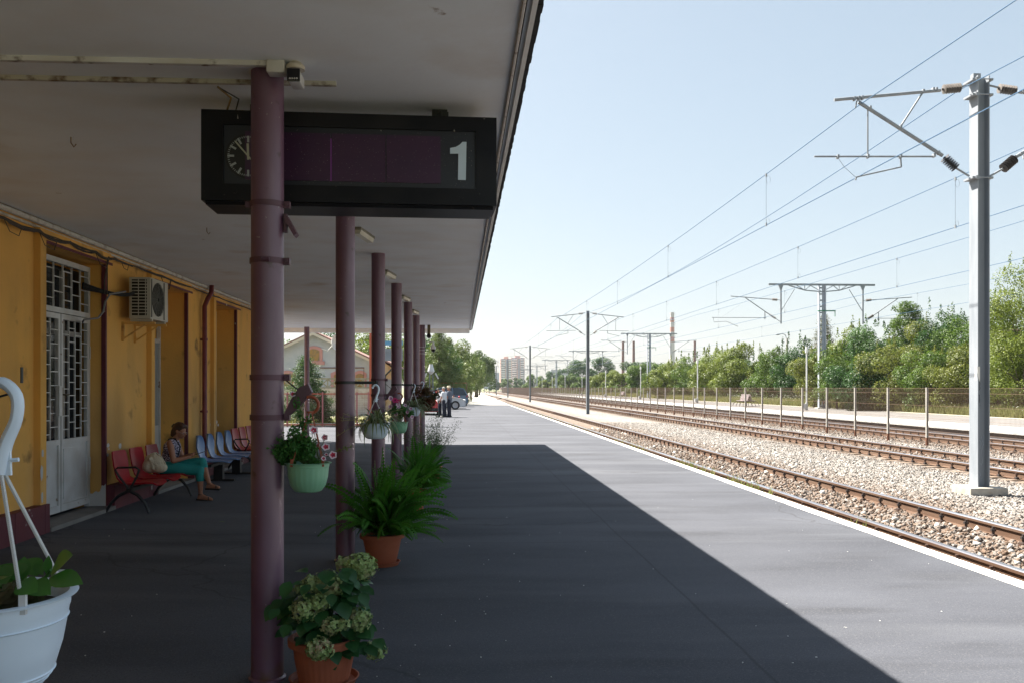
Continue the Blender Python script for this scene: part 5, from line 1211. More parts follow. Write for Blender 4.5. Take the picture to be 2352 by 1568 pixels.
def C6(x, y, Y): return at((860 + x / 3.92) / 1.3605, (1020 + y / 3.92) / 1.3605, Y=Y)
for path in (((1180, 1180), (1000, 1140), (800, 1150)), ((1180, 1180), (1000, 1120), (830, 1060)), ((1200, 1190), (980, 1130), (800, 1115)), ((1180, 1200), (950, 1220), (750, 1340)), ((1200, 1190), (1400, 1110), (1568, 1060)), ((1200, 1190), (1420, 1040), (1568, 1005)), ((1320, 1200), (1460, 1270), (1540, 1400))):
    pts = [C6(x, y, 8.15) for x, y in path]; m.tube(pts, .0026, 5, 0)
    for i in range(9):
        p = pts[1].lerp(pts[2], rnd.uniform(.2, 1)); strip_leaf(m, p, (rnd.uniform(-1, 1), rnd.uniform(-1, 1), rnd.uniform(-.2, 1)), (0, 0, 1), .035, .007, .4, mi=1, prof=[.1, 1, .7, 0])
m.build('runner', [M('straw_runner', (.30, .27, .13), .7), leafmat('pale_runner_leaf', (.2, .26, .14), (.3, .3, .2), 9)], sp2, (P2[0], P2[1], 1.27), fixn=False)
# mint pot on third column
P3 = (-.79, 11.68); hanging('small mint green hanging pot on the third column', P3[0], P3[1], 1.155, .118, .08, .15, 1.52, greenp, M('orange_brown_cord', (.26, .06, .025)), M('orange_brown_plastic', (.30, .07, .03)), HG, hx=0, rim=.008, style='ring')
pt3 = bushy('petunia with pink and magenta flowers on the third column', 'petunia', P3[0], P3[1], 1.15, .19, .24, 1900, .028, pet_l, 33, nclump=18)
for (x, y, r, mt) in ((1415, 875, 30, 0), (1465, 900, 32, 1), (1500, 910, 24, 1), (1410, 975, 26, 0), (1505, 955, 26, 0), (1400, 1045, 26, 0), (1480, 1070, 26, 0), (1515, 975, 24, 0)):
    s_ = MB(); blossom(s_, C6(x, y, 11.55), Vector((rng.uniform(-.4, .6), -1, rng.uniform(-.1, .6))), .030 * r / 28, rng); s_.build('flower', [petmg if mt else petpk, petmg if mt else petout], pt3, (P3[0], P3[1], 1.15), smooth=True, fixn=False)
def C3(x, y, Y): return at((850 + x / 3.92) / 1.3605, (1000 + y / 3.92) / 1.3605, Y=Y)
for (x, y, r) in ((1635, 1040, 20), (1700, 1080, 22), (1660, 1120, 22), (1715, 1180, 22), (1545, 1010, 20), (1540, 1075, 20)):
    s_ = MB(); blossom(s_, C3(x, y, 11.55), Vector((rng.uniform(-.4, .6), -1, rng.uniform(-.1, .6))), .030 * r / 28, rng); s_.build('flower', [petpk, petout], pt3, (P3[0], P3[1], 1.15), smooth=True, fixn=False)
# small white pot on fourth column
P4 = (-.775, 15.02); hanging('small white hanging pot on the fourth column', P4[0], P4[1], 1.27, .125, .08, .15, 1.66, whitep, M('white_cord', (.6, .62, .64)), whitep, HG, hx=0, rim=.008)
spider('spider plant in the small white pot on the fourth column', P4[0], P4[1], 1.27, 9, 80, .25, .48)
# dark reddish trailing begonia on fifth column
P5 = (-.77, 18.36); hanging('white hanging pot hidden in dark trailing foliage on the fifth column', P5[0], P5[1], 1.35, .14, .09, .14, 1.72, M('brown_pot', (.10, .05, .03), .6), M('white_cord', (.6, .62, .64)), whitep, HG, hx=0)
bushy('dark green and reddish trailing plant hanging from the fifth column', 'trailing_plant', P5[0] + .06, P5[1], 1.13, .32, .52, 2400, .055, leafmat('begonia_leaf', (.035, .06, .018), (.16, .045, .025), 5, .2), 41, nclump=22)
# ================================================================ CATENARY MASTS AND WIRES
galv = M('galvanised_steel', (.21, .235, .265), .6, .0, col2=(.27, .295, .325), scale=5, stretch=(1, 1, .2), spec=.4)
galvd = M('weathered_galvanised', (.16, .18, .20), .55, .1, col2=(.20, .22, .24), scale=6)
ins = M('brown_grey_insulator', (.135, .12, .11), .35, col2=(.18, .165, .15), scale=6, spec=.5)
insd = M('dark_insulator', (.05, .045, .045), .3, spec=.5)
wirem = M('copper_wire_verdigris', (.05, .12, .22), .5, .0)
MX = 8.95; MY = [14.9, 62.1, 113.5, 166, 219, 272, 325, 378]
def insulator(m, p, q, r, n=9, mi=0, core=.022):
    p = Vector(p); q = Vector(q); d = (q - p); L_ = d.length; d.normalize(); prof = [(core, 0)]
    for i in range(n):
        z = L_ * (i + .2) / n; prof += [(core, z), (r, z + L_ / n * .30), (r, z + L_ / n * .42), (core, z + L_ / n * .5)]
    prof.append((core, L_)); m.lathe(prof, p, 14, mi, axis=d)
# cantilever in local coordinates of a mast: x towards the track (negative), z up.  Measured on the nearest mast.
def loc1(u, v): p = at(u, v, Y=MY[0]); return (p.x - MX, 0.0, p.z)
def cant_build(t, sgn=-1, det=True, scale=1.0, arm_flip=False):
    T = lambda u, v: (lambda a: Vector((a[0] * (-sgn), 0, a[2])))(loc1(u, v))
    top0, top1 = T(1916, 230), T(2160, 208); di0, di1 = T(1972, 235), T(2165, 358)
    m = MB(); m.tube([top0, top1], .028, 10); m.tube([di0, di1], .032, 10); m.tube([T(2226, 196), T(2205, 200)], .018, 8); m.tube([T(2190, 383), T(2226, 405)], .018, 8)
    m.tube([T(2120, 212), T(2068, 292)], .016, 8); m.tube([T(1993, 250), T(1993, 355)], .014, 8)
    m.tube([T(1870, 360), T(2143, 360)], .016, 8); m.tube([T(2068, 360), T(2070, 384)], .016, 8); m.tube([T(2070, 384), T(1967, 407)], .013, 8); m.tube([T(1967, 407), T(1965, 414)], .016, 8)
    m.tube([T(1924, 362), T(1940, 385), T(1966, 408)], .004, 5); m.tube([T(1968, 232), T(1965, 248)], .012, 6)
    m.build('cantilever', galv if det else galvd, t, smooth=40)
    if det:
        c = MB()
        for (u, v) in ((1962, 228), (1972, 227), (1980, 226), (2120, 211), (2068, 292), (1998, 249), (1993, 360), (2068, 360), (2145, 358), (2155, 352), (2143, 207), (2150, 207), (1924, 361)):
            p = T(u, v); c.bbox((p.x - .018, -.04, p.z - .03), (p.x + .018, .04, p.z + .035), .006)
        c.build('clamp', galv, t, smooth=30)
    i1 = MB(); insulator(i1, T(2165, 206), T(2206, 202), .082, 7); i1.build('insulator', ins, t, smooth=30)
    i1 = MB(); insulator(i1, T(2168, 362), T(2196, 387), .088, 7); i1.build('insulator', insd if det else ins, t, smooth=30)
def mast(k, y, det):
    lab = ['nearest and largest grey steel mast between the first two tracks, painted 84', 'second grey steel mast along the row between the tracks', 'third grey steel mast along the row between the tracks', 'fourth grey steel mast along the row, below the tower blocks'][k] if k < 4 else '%s grey steel mast along the row between the tracks, tiny in the distance' % ORD[k]
    t = thing('catenary_mast', lab, 'mast', (MX, y, 0), 'steel masts between the tracks')
    z0 = -.10 if k == 0 else -.32; hz = 6.93; hw, fb, tf = .105, .13, .016
    m = MB(); m.box((-hw, -fb, z0), (-hw + tf, fb, hz)); m.box((hw - tf, -fb, z0), (hw, fb, hz)); m.box((-hw + tf, -.007, z0), (hw - tf, .007, hz)); m.build('post', galv if det else galvd, t)
    if k == 0:
        m = MB(); m.bbox((-.33, -.30, -.34), (.33, .30, -.10), .02); m.build('footing', M('mast_footing', (.42, .39, .34), .9, col2=(.32, .28, .23), scale=6, bump=.3, bscale=30), t)
        for z in (6.86, 6.60, 5.18):
            m = MB(); m.box((-hw - .05, -fb - .035, z - .03), (-hw + .01, -fb - .02, z + .03)); m.box((-hw - .10, -.14, z - .015), (-hw - .001, .14, z + .02)); m.box((hw + .001, -.14, z - .015), (hw + .06, .14, z + .02)); m.tube([(-hw - .03, -fb - .02, z), (hw + .03, -fb - .02, z)], .010, 6); m.tube([(-hw - .03, fb + .02, z), (hw + .03, fb + .02, z)], .010, 6); m.build('fixing', galv, t)
        m = MB()
        m.box((-hw - .03, -.05, 6.88), (-hw + .1, .05, 6.99)); m.build('fixing', galv, t)
        # painted number 8 over 4 on the web, plus underline and chalk scrawl
        pm = M('faded_black_stencil', (.02, .022, .028), .7); m = MB()
        def st(pts, wd=.017, yy=-.0085):
            for a, b in zip(pts[:-1], pts[1:]):
                m.beam((a[0], yy, a[1]), (b[0], yy, b[1]), wd, .002)
        cx_ = -.03; zc = 1.60
        for zz, rr in ((1.665, .036), (1.59, .040)): st([(cx_ + .032 * math.cos(a), zz + rr * math.sin(a)) for a in np.linspace(0, 6.283, 15)])
        st([(cx_ + .02, 1.34), (cx_ + .02, 1.48)]); st([(cx_ + .02, 1.48), (cx_ - .035, 1.39)]); st([(cx_ - .035, 1.39), (cx_ + .035, 1.39)]); st([(cx_ - .04, 1.29), (cx_ + .05, 1.29)], .007)
        m.build('stencil_number', pm, t)
        m = MB(); st([(-.04, .62), (.0, .70), (.03, .62), (.05, .70)], .006); st([(.0, .30), (.03, .26), (.05, .32), (.03, .5), (.06, .62), (.06, .78)], .006); st([(.01, .55), (.03, .76), (.07, .60), (.075, .8)], .005); st([(-.05, .20), (.02, .10), (-.02, .05), (.04, .03)], .005); m.build('chalk_scrawl', M('chalk', (.36, .42, .5), .8), t)
        m = MB(); m.prism([(-.115, 1.95), (-.07, 1.96), (-.07, 1.70), (-.09, 1.74), (-.11, 1.83)], 1, -fb - .0025, -fb - .0005); m.box((-hw - .0025, -.10, 1.72), (-hw - .0005, -.04, 1.95)); m.build('paint_patch', M('white_paint_patch', (.7, .68, .63), .7), t)
    cant_build(t, -1, det); cant_build(t, 1, det)
    return t
for k, y in enumerate(MY): mast(k, y, k == 0)

# overhead line: messenger, contact wire and droppers for every track
def wire_run(label, X, zm_s, zm_m, zc, sup, xoff=.0, group='overhead lines', dr=True, r=.0085, y0=-12, y1=378, nd=5):
    t = thing('overhead_line', label, 'overhead line', (X, 0, 0), group)
    m = MB(); c = MB(); D_ = MB(); sp_ = [sup[0] - 50] + list(sup)
    mp = []; cp = []
    for a, b in zip(sp_[:-1], sp_[1:]):
        for i in range(12):
            s = i / 12; y = a + (b - a) * s
            if y < y0: continue
            mp.append((0, y, zm_s - (zm_s - zm_m) * 4 * s * (1 - s))); cp.append((0, y, zc))
        if dr:
            for i in range(nd):
                s = (i + .5) / nd; y = a + (b - a) * s
                if y < y0 or y > 230: continue
                z = zm_s - (zm_s - zm_m) * 4 * s * (1 - s); D_ = MB(); D_.tube([(0, y, z), (0, y, zc)], .0035, 4)
                if y < 90:
                    D_.tube([(.0 + .05 + .05 * math.cos(q), y, z - .12 + .09 * math.sin(q)) for q in np.linspace(0, 6.28, 9)], .003, 4); D_.tube([(.0 + .04 + .04 * math.cos(q), y, zc + .08 + .07 * math.sin(q)) for q in np.linspace(0, 6.28, 9)], .003, 4)
                    D_.box((-.012, y - .03, z - .05), (.012, y + .03, z + .02)); D_.box((-.012, y - .03, zc - .02), (.012, y + .03, zc + .05))
                D_.build('dropper', galvd, t)
    m.tube(mp, r, 5); m.build('messenger_wire', wirem, t)
    if zc is not None: c.tube(cp, r, 5); c.build('contact_wire', wirem, t)
    return t
wire_run('overhead line of the nearest track, first messenger and contact wire', 6.85, 6.44, 6.22, 5.22, MY, nd=5)
wire_run('overhead line of the middle track, beyond the row of masts', 11.22, 6.40, 6.22, 5.22, MY, nd=5)
TY = [59.4, 115, 170.5, 227, 285, 343]
wire_run('overhead line of the farthest track, above the mesh fence', 15.8, 6.42, 6.25, 5.22, [3.5] + TY, nd=5)
wire_run('overhead line beyond the far platform, right of the lattice masts', 27.6, 7.4, 7.1, 6.2, [3.5] + TY, dr=True, nd=4)
t = thing('feeder_wire', 'single feeder wire slung from the tops of the steel masts', 'overhead line', (8.6, 0, 0), 'overhead lines')
m = MB(); pts = []
for a, b in zip([MY[0] - 50] + MY[:-1], MY):
    for i in range(12):
        s = i / 12; y = a + (b - a) * s
        if y > -12: pts.append((.0, y, 6.72 - .55 * 4 * s * (1 - s)))
m.tube(pts, .0085, 5); m.build('wire', wirem, t)

# lattice masts with crossarms on the far platform
def lattice(k, y):
    lab = ('%s lattice mast with a crossarm on the far platform' % ORD[k]) if k else 'tall lattice mast with a crossarm on the far platform, nearest of its row'
    t = thing('lattice_mast', lab, 'mast', (24.6, y, .19), 'lattice masts on the far platform'); Hh = 8.3; b = .21
    m = MB()
    for sx in (-1, 1):
        m.box((sx * b - .035, -.13, 0), (sx * b + .035, .13, Hh)) if sx > 0 else m.box((sx * b - .03, -.13, 0), (sx * b + .03, .13, Hh))
    m.box((.0, -.012, 0), (b - .03, .012, Hh))
    m.build('post', M('grey_lattice_steel', (.34, .38, .45), .5, .2, col2=(.40, .43, .48), scale=3), t)
    m = MB(); z = .12
    while z < Hh - .2: m.box((-b + .03, -.11, z), (.0, .11, z + .085)); z += .42
    m.build('batten_ladder', galv, t)
    if k == 0:
        m = MB(); m.box((b + .036, -.12, .3), (b + .04, .12, 2.3)); m.box((0.02, -.135, .3), (b + .03, -.131, 2.2)); m.build('rust_patch', M('flaking_rust', (.30, .33, .38), .8, col2=(.25, .12, .07), scale=9, lo=.48, hi=.56), t)
        m = MB(); m.bbox((-.4, -.3, -.05), (.5, .3, .05), .02); m.build('footing', concrete, t)
    m = MB(); W_ = 3.25; zt = Hh
    m.box((-W_ - .45, -.04, zt), (W_ + .45, .04, zt + .13))
    for s in (-1, 1):
        pts = [(0, zt - .42), (s * 1.2, zt - .32), (s * 2.3, zt)]
        for a, c in zip(pts[:-1], pts[1:]): m.beam((a[0], 0, a[1]), (c[0], 0, c[1]), .07, .07)
        for a, c in (((0, zt - .42), (s * .8, zt)), ((s * .8, zt), (s * 1.2, zt - .32)), ((s * 1.2, zt - .32), (s * 1.75, zt)), ((s * 1.2, zt), (s * 1.2, zt - .32))): m.beam((a[0], 0, a[1]), (c[0], 0, c[1]), .045, .045)
    m.build('crossarm', galv, t)
    m = MB()
    for s in (-1, 1):
        m.box((s * 2.85 - .05, -.05, zt - 2.6), (s * 2.85 + .05, .05, zt)); m.prism([(s * 2.85 - .16, zt), (s * 2.85 + .16, zt), (s * 2.85 + .06, zt - .28), (s * 2.85 - .06, zt - .28)], 1, -.045, .045); m.tube([(s * 2.85, 0, zt - 1.75), (s * 1.9, 0, zt - .25)], .025, 6)
    m.build('drop_post', galv, t)
    for s in (-1, 1):
        x0 = s * 2.9; P = lambda a, z: (x0 + s * a, 0, zt + z)
        m = MB(); m.tube([P(0, -1.0), P(.18, -.98)], .02, 6); m.tube([P(.55, -.95), P(3.4, -.75)], .028, 8); m.tube([P(0, -2.45), P(.3, -2.25)], .02, 6); m.tube([P(.7, -2.0), P(2.4, -.85)], .032, 8)
        m.tube([P(.95, -2.2), P(4.7, -2.2)], .02, 6); m.tube([P(4.6, -2.2), P(4.55, -2.5), P(3.7, -2.45), P(2.9, -2.8)], .016, 6); m.tube([P(2.2, -.95), P(4.0, -2.15)], .006, 5); m.tube([P(1.05, -1.75), P(1.05, -2.3)], .03, 6)
        m.build('cantilever', galvd, t)
        for a, b_ in ((P(.18, -.98), P(.55, -.95)), (P(.3, -2.25), P(.7, -2.0))):
            i1 = MB(); insulator(i1, a, b_, .09, 7); i1.build('insulator', ins, t, smooth=30)
    m = MB(); m.box((-.3, -.14, zt - 1.75), (.9, .0, zt - 1.68)); m.box((.86, -.1, zt - 2.1), (.9, -.06, zt - 1.75)); m.build('green_bracket', M('green_bracket_paint', (.05, .2, .12), .6), t)
for k, y in enumerate(TY): lattice(k, y)

# mesh fence between second and third track --------------------------------
fence = thing('mesh_fence', 'long rusty wire mesh fence on grey posts between the middle and farthest tracks', 'fence', (15.0, 22.65, -.33))
fpost = M('lichen_grey_post', (.24, .23, .21), .9, col2=(.33, .31, .28), scale=9); wiref = M('rusty_wire', (.16, .10, .07), .8)
FH = 1.93
m = MB(); m.box((-.035, -.035, -.1), (.035, .035, FH)); m.tube([(0, 0, -.1), (0, 0, .32)], .05, 8, 1)
pst = m.build('post', [fpost, M('rusty_post_foot', (.16, .07, .04), .9)], fence)
m = MB(); y = 0.04
while y < 2.58:
    m.box((-.002, y - .0017, .16), (.002, y + .0017, FH - .02)); y += .055
for z in (.16, .55, .95, 1.35, 1.75, FH - .02): m.box((-.0025, .036, z - .003), (.005, 2.574, z + .003))
pan = m.build('mesh_panel', wiref, fence)
NPF = 100
for k in range(1, NPF):
    dup(pst, (0, 2.61 * k, 0), parent=fence); dup(pan, (0, 2.61 * k, 0), parent=fence)
m = MB(); y = 2.61 * NPF
while y < 320 - 22.65: m.box((-.035, y - .035, -.1), (.035, y + .035, FH)); y += 2.61
o = m.build('posts', fpost, fence); o['kind'] = 'stuff'
m = MB(); y = 2.61 * NPF
while y < 320 - 22.65: m.box((-.003, y - .005, .16), (.003, y + .005, FH - .02)); y += .1
for z in (.16, .95, FH - .02): m.box((-.003, 2.61 * NPF, z - .01), (.003, 320 - 22.65, z + .01))
o = m.build('mesh_panels', wiref, fence); o['kind'] = 'stuff'
# small bush growing in the fence + far low signal cabinet skipped

# lamps and benches on the far platform -------------------------------------
def plamp(k, y):
    lab = ['nearest slim white platform lamp, beside the lattice mast', 'slim white platform lamp, second along the far platform'][k] if k < 2 else 'slim white platform lamp, %s along the far platform' % ORD[k]
    t = thing('platform_lamp', lab, 'lamp', (22.2, y, .15), 'white lamps on the far platform'); wp = M('pale_lamp_post', (.55, .56, .56), .5)
    m = MB(); m.tube([(0, 0, 0), (0, 0, .5)], .075, 10); m.tube([(0, 0, .5), (0, 0, 3.7)], .05, 10); m.build('post', wp, t, smooth=40)
    m = MB(); m.box((-.28, -.14, .12), (-.08, .1, .42)); m.box((-.14, -.03, .02), (-.1, .03, .12)); m.build('cable_box', wp, t)
    m = MB(); m.lathe([(0, 3.66), (.09, 3.66), (.11, 3.82), (.06, 4.0), (.05, 4.05)], seg=14); m.build('lamp_globe', M('white_globe', (.7, .7, .68), .3), t, smooth=True)
    m = MB(); m.lathe([(.0, 4.42), (.26, 4.44), (.27, 4.47), (0, 4.49)], seg=20)
    for a in (0, 2.1, 4.2): m.tube([(.07 * math.cos(a), .07 * math.sin(a), 3.95), (.21 * math.cos(a), .21 * math.sin(a), 4.15), (.25 * math.cos(a), .25 * math.sin(a), 4.44)], .012, 5)
    m.build('lamp_shade', galvd, t)
for k in range(9): plamp(k, 56 + 26.3 * k)
def pbench(lab, x, y):
    t = thing('platform_bench', lab, 'bench', (x, y, .15), 'back-to-back benches on the far platform', rz=R(90)); sm_ = M('faded_mauve_slats', (.22, .18, .19), .8, col2=(.28, .24, .245), scale=5)
    # local x along bench after rotation -> runs along Y; double-sided
    for s in (-1, 1):
        m = MB()
        for j in range(4): m.box((-.95, s * (.10 + .11 * j) - .045, .42), (.95, s * (.10 + .11 * j) + .045, .455))
        m.build('seat', sm_, t)
        m = MB()
        for j in range(5):
            y0 = .16 - .028 * j; z0 = .48 + .10 * j; m.beam((-.95, s * y0, z0), (.95, s * y0, z0), .03, .09) 
        m.build('backrest', sm_, t)
    for x_ in (-.85, 0, .85):
        m = MB()
        for s in (-1, 1): m.tube([(x_, 0, .38), (x_, s * .3, .38), (x_, s * .55, .36), (x_, s * .72, .2), (x_, s * .78, 0)], .022, 6); m.tube([(x_, s * .2, .38), (x_, s * .22, 0)], .02, 6)
        m.build('leg', M('brown_iron_leg', (.07, .05, .05), .7), t)
p = at(1725, 932, z=.13); pbench('mauve slatted back-to-back bench on the far platform, left of the nearest lamp', 22.3, 68.5)
pbench('distant mauve slatted bench on the far platform, beyond the larger one', 22.3, 121)

# ================================================================ VEGETATION BEYOND THE TRACKS
bark = M('grey_brown_bark', (.10, .075, .05), .95)
LF = [leafmat('foliage_mid_green', (.050, .095, .020), (.095, .15, .032), 1.1, .35), leafmat('foliage_yellow_green', (.085, .125, .022), (.155, .19, .038), 1.0, .35),
      leafmat('foliage_dark_green', (.022, .065, .020), (.045, .10, .028), 1.0, .3), leafmat('foliage_olive', (.09, .12, .026), (.15, .165, .045), 1.4, .35), leafmat('foliage_blue_green', (.04, .095, .032), (.07, .135, .042), 1.2, .3)]
KN = ['bushy mid green tree', 'yellow-green maple-like tree', 'dark green tree', 'olive green tree', 'blue-green tree']
# (u, v_top, depth Y, radius m, z0 of crown, material, shape, leaves, extra label)
TR = [
 (2345, 612, 44, 2.6, .6, 1, 'round', 9000, 'tallest at the right edge behind the big mast'),
 (2290, 690, 47, 2.4, .3, 0, 'round', 8000, 'just right of the big mast'),
 (2350, 760, 42, 2.2, .2, 1, 'round', 7000, 'low at the right edge'),
 (2225, 712, 52, 2.4, .5, 0, 'round', 8000, 'directly behind the big mast'),
 (2168, 706, 54, 1.9, .5, 2, 'round', 7000, 'just left of the big mast, feathery top'),
 (2200, 790, 47, 2.3, .2, 3, 'round', 8000, 'low, just left of the big mast'),
 (2110, 745, 55, 2.2, .3, 3, 'round', 8000, 'between the tall poplar and the big mast'),
 (2075, 682, 66, 1.45, .5, 0, 'column', 6500, 'slim tall poplar crown rising above the rest'),
 (2130, 800, 49, 2.0, .1, 0, 'round', 7000, 'low, below and right of the tall poplar'),
 (2050, 790, 52, 2.3, .1, 3, 'round', 8000, 'low, below the tall poplar'),
 (2000, 738, 60, 2.0, .4, 4, 'round', 7000, 'thin-topped, left of the tall poplar'),
 (1955, 745, 63, 1.8, .3, 1, 'round', 6500, 'right of the nearest lattice mast'),
 (1975, 800, 54, 2.1, .1, 2, 'round', 7000, 'low and dark right of the nearest lattice mast'),
 (1893, 722, 72, 2.2, .5, 3, 'cone', 6500, 'pointed brownish conifer behind the nearest lattice mast'),
 (1870, 800, 62, 1.8, .1, 3, 'round', 6000, 'low at the nearest platform lamp'),
 (1925, 800, 58, 1.9, .1, 0, 'round', 6000, 'low at the foot of the nearest lattice mast'),
 (1835, 778, 76, 2.6, .2, 2, 'round', 7000, 'dense, left of the nearest platform lamp'),
 (1790, 800, 79, 2.3, .2, 0, 'round', 6500, 'between the bench and the nearest lamp'),
 (1752, 838, 84, 1.9, .1, 0, 'round', 5000, 'in the dip right of the big round bush'),
 (1705, 797, 92, 3.6, .1, 1, 'dome', 9500, 'big round bush with upright shoots behind the bench'),
 (1645, 800, 98, 3.4, .1, 1, 'dome', 8500, 'left half of the big round bush'),
 (1600, 812, 108, 3.4, .1, 0, 'dome', 6500, 'left of the big round bush, by the leaning lamp'),
 (1555, 822, 118, 3.4, .1, 1, 'dome', 5500, 'below the striped chimney'),
 (1512, 832, 126, 3.0, .1, 0, 'dome', 5000, 'right of the second lattice mast'),
 (1470, 832, 142, 3.2, .1, 0, 'dome', 4500, 'left of the second lattice mast'),
 (1462, 818, 190, 5.5, 1, 2, 'round', 4500, 'below the two brown chimneys'),
 (1428, 845, 160, 3.4, .1, 1, 'dome', 4000, 'in front of the dark tree group'),
 (1388, 842, 185, 4.2, .1, 1, 'dome', 4000, 'right of the second steel mast'),
 (1338, 814, 260, 6.5, 1.5, 2, 'round', 4500, 'large dark round one behind the second steel mast'),
 (1378, 822, 270, 5.5, 1.5, 2, 'round', 4000, 'right one of the far dark pair behind the second steel mast'),
 (1345, 862, 205, 4.4, .1, 0, 'dome', 3500, 'low at the left of the second steel mast'),
 (1305, 858, 235, 4.6, .1, 0, 'dome', 3000, 'between the second and third steel masts'),
 (1278, 842, 330, 7.5, 1.0, 2, 'round', 3000, 'far one with an uneven top between the second and third masts'),
 (1262, 864, 275, 5, .1, 1, 'dome', 2600, 'right of the third steel mast'),
 (1232, 858, 340, 6.5, .1, 0, 'dome', 2600, 'behind the third steel mast'),
 (1205, 862, 400, 7, .1, 2, 'dome', 2400, 'below the right tower block'),
 (1178, 866, 460, 8, .1, 0, 'dome', 2400, 'below the left tower block'),
 (1150, 868, 520, 8, .1, 2, 'dome', 2200, 'hazy one at the far end of the fence'),
 (1128, 872, 560, 8, .1, 0, 'dome', 2200, 'hazy one where the rails vanish'),
 (2310, 745, 56, 2.8, .2, 2, 'round', 8000, 'second row, behind the tallest tree at the right edge'),
 (2250, 770, 58, 2.8, .2, 0, 'round', 8000, 'right behind the stencilled mast'),
 (2150, 772, 60, 2.8, .2, 2, 'round', 7500, 'second row, left of the stencilled mast'),
 (2035, 775, 68, 3.0, .2, 0, 'round', 7500, 'second row, left below the tall poplar'),
 (1905, 790, 70, 3.0, .2, 0, 'round', 7000, 'second row, behind the nearest lattice mast'),
 (1770, 815, 95, 3.6, .2, 2, 'round', 6500, 'second row, right of the big round bush'),
 (1670, 812, 118, 4.6, .2, 0, 'round', 6000, 'second row, behind the big round bush'),
 (1575, 830, 135, 4.6, .2, 2, 'round', 5500, 'second row, below the striped chimney'),
 (1525, 845, 112, 3.0, .1, 1, 'dome', 4500, 'low one right of the second lattice mast'),
 (1495, 845, 150, 4.6, .2, 2, 'round', 4500, 'second row, behind the second lattice mast'),
 (1410, 850, 210, 5.4, .2, 0, 'dome', 4000, 'second row, below the dark tree group'),
 (1320, 866, 250, 5.5, .2, 1, 'dome', 3200, 'low one between the second and third steel masts'),
]
for i, (u, v, Y, rad, z0, mk, shp, nl, ex) in enumerate(TR):
    p = at(u, v, Y=Y); gz = 0.05
    if shp == 'cone': continue
    tree('conifer' if shp == 'cone' else ('poplar_tree' if shp == 'column' else 'broadleaf_tree'), ('%s, %s' % (KN[mk], ex)) if shp not in ('cone', 'column') else ex, (p.x, Y, gz), p.z - gz, rad, z0, int(nl * 2.4), .105 * (Y / 50) ** .7, LF[mk], bark, 100 + i, 'trees and bushes beyond the far platform', clumps=(80 if shp == 'column' else 34) if Y < 130 else 20, shape=shp, trunk_r=.10 if Y < 150 else .2, twigs=(14 if i in (19, 20) else (5 if Y < 120 and shp != 'column' else 0)))
# undergrowth hedge behind the far platform, reads as one mass
rng = np.random.default_rng(50); n = 60000
Yh = 26 + 330 * rng.uniform(0, 1, n) ** 1.9; Xh = 27.6 + rng.uniform(0, 4.5, n); hgt = (.9 + .5 * np.sin(Yh * .8) * np.sin(Yh * .23 + 1) + .25 * np.sin(Yh * 2.3)) * (.6 + (Xh - 27.6) * .35)
Zh = rng.uniform(0.0, 1, n) ** .7 * np.clip(hgt, .3, 3); C = np.stack([Xh, Yh, Zh], 1)
V, F = leafcards(C, rng.normal(size=(n, 3)) + np.array([-.5, -.3, .7]), .14 * (Yh / 50) ** .5, .09 * (Yh / 50) ** .5, rng, .1)
o = npmesh('undergrowth', V, F, LF[0]); tag(o, 'low green undergrowth along the far edge of the far platform', 'undergrowth', kind='stuff')
# tall grass, blades
n = 75000; Yg_ = 26 + 150 * rng.uniform(0, 1, n) ** 1.8; Xg_ = 25.35 + rng.uniform(0, 3.2, n); L_ = rng.uniform(.25, .75, n); a = rng.uniform(0, 6.283, n); wd = .010 * (Yg_ / 40)
base = np.stack([Xg_, Yg_, np.full(n, .08)], 1); tip = base + np.stack([np.cos(a) * L_ * .35, np.sin(a) * L_ * .35, L_], 1); sd = np.stack([np.sin(a + .7) * wd, np.cos(a + .7) * wd, np.zeros(n)], 1); mid = (base + tip) / 2 + np.array([0, 0, .06])
V = np.stack([base - sd, base + sd, mid + sd * .8, tip], 1).reshape(-1, 3); F = np.arange(4 * n).reshape(n, 4)
gm = leafmat('tall_grass_blade', (.13, .16, .04), (.24, .23, .09), .7, .35); o = npmesh('tall_grass', V, F, gm); tag(o, 'tall uncut grass behind the far platform', 'grass', kind='stuff')
n = 5200; Yf = 28 + 60 * rng.uniform(0, 1, n) ** 1.3; Xf = 25.6 + rng.uniform(0, 2.8, n) ** 1; keep = np.sin(Yf * .55) + rng.normal(0, .5, n) > .1; Yf = Yf[keep]; Xf = Xf[keep]; n = len(Yf)
C = np.stack([Xf, Yf, rng.uniform(.35, 1.0, n)], 1); V, F = leafcards(C, rng.normal(size=(n, 3)) + np.array([0, -1, .5]), .05, .05, rng); o = npmesh('white_wildflowers', V, F, M('white_umbel', (.6, .6, .52), .8)); tag(o, 'tiny white wildflowers in the tall grass', 'wildflowers', kind='stuff')
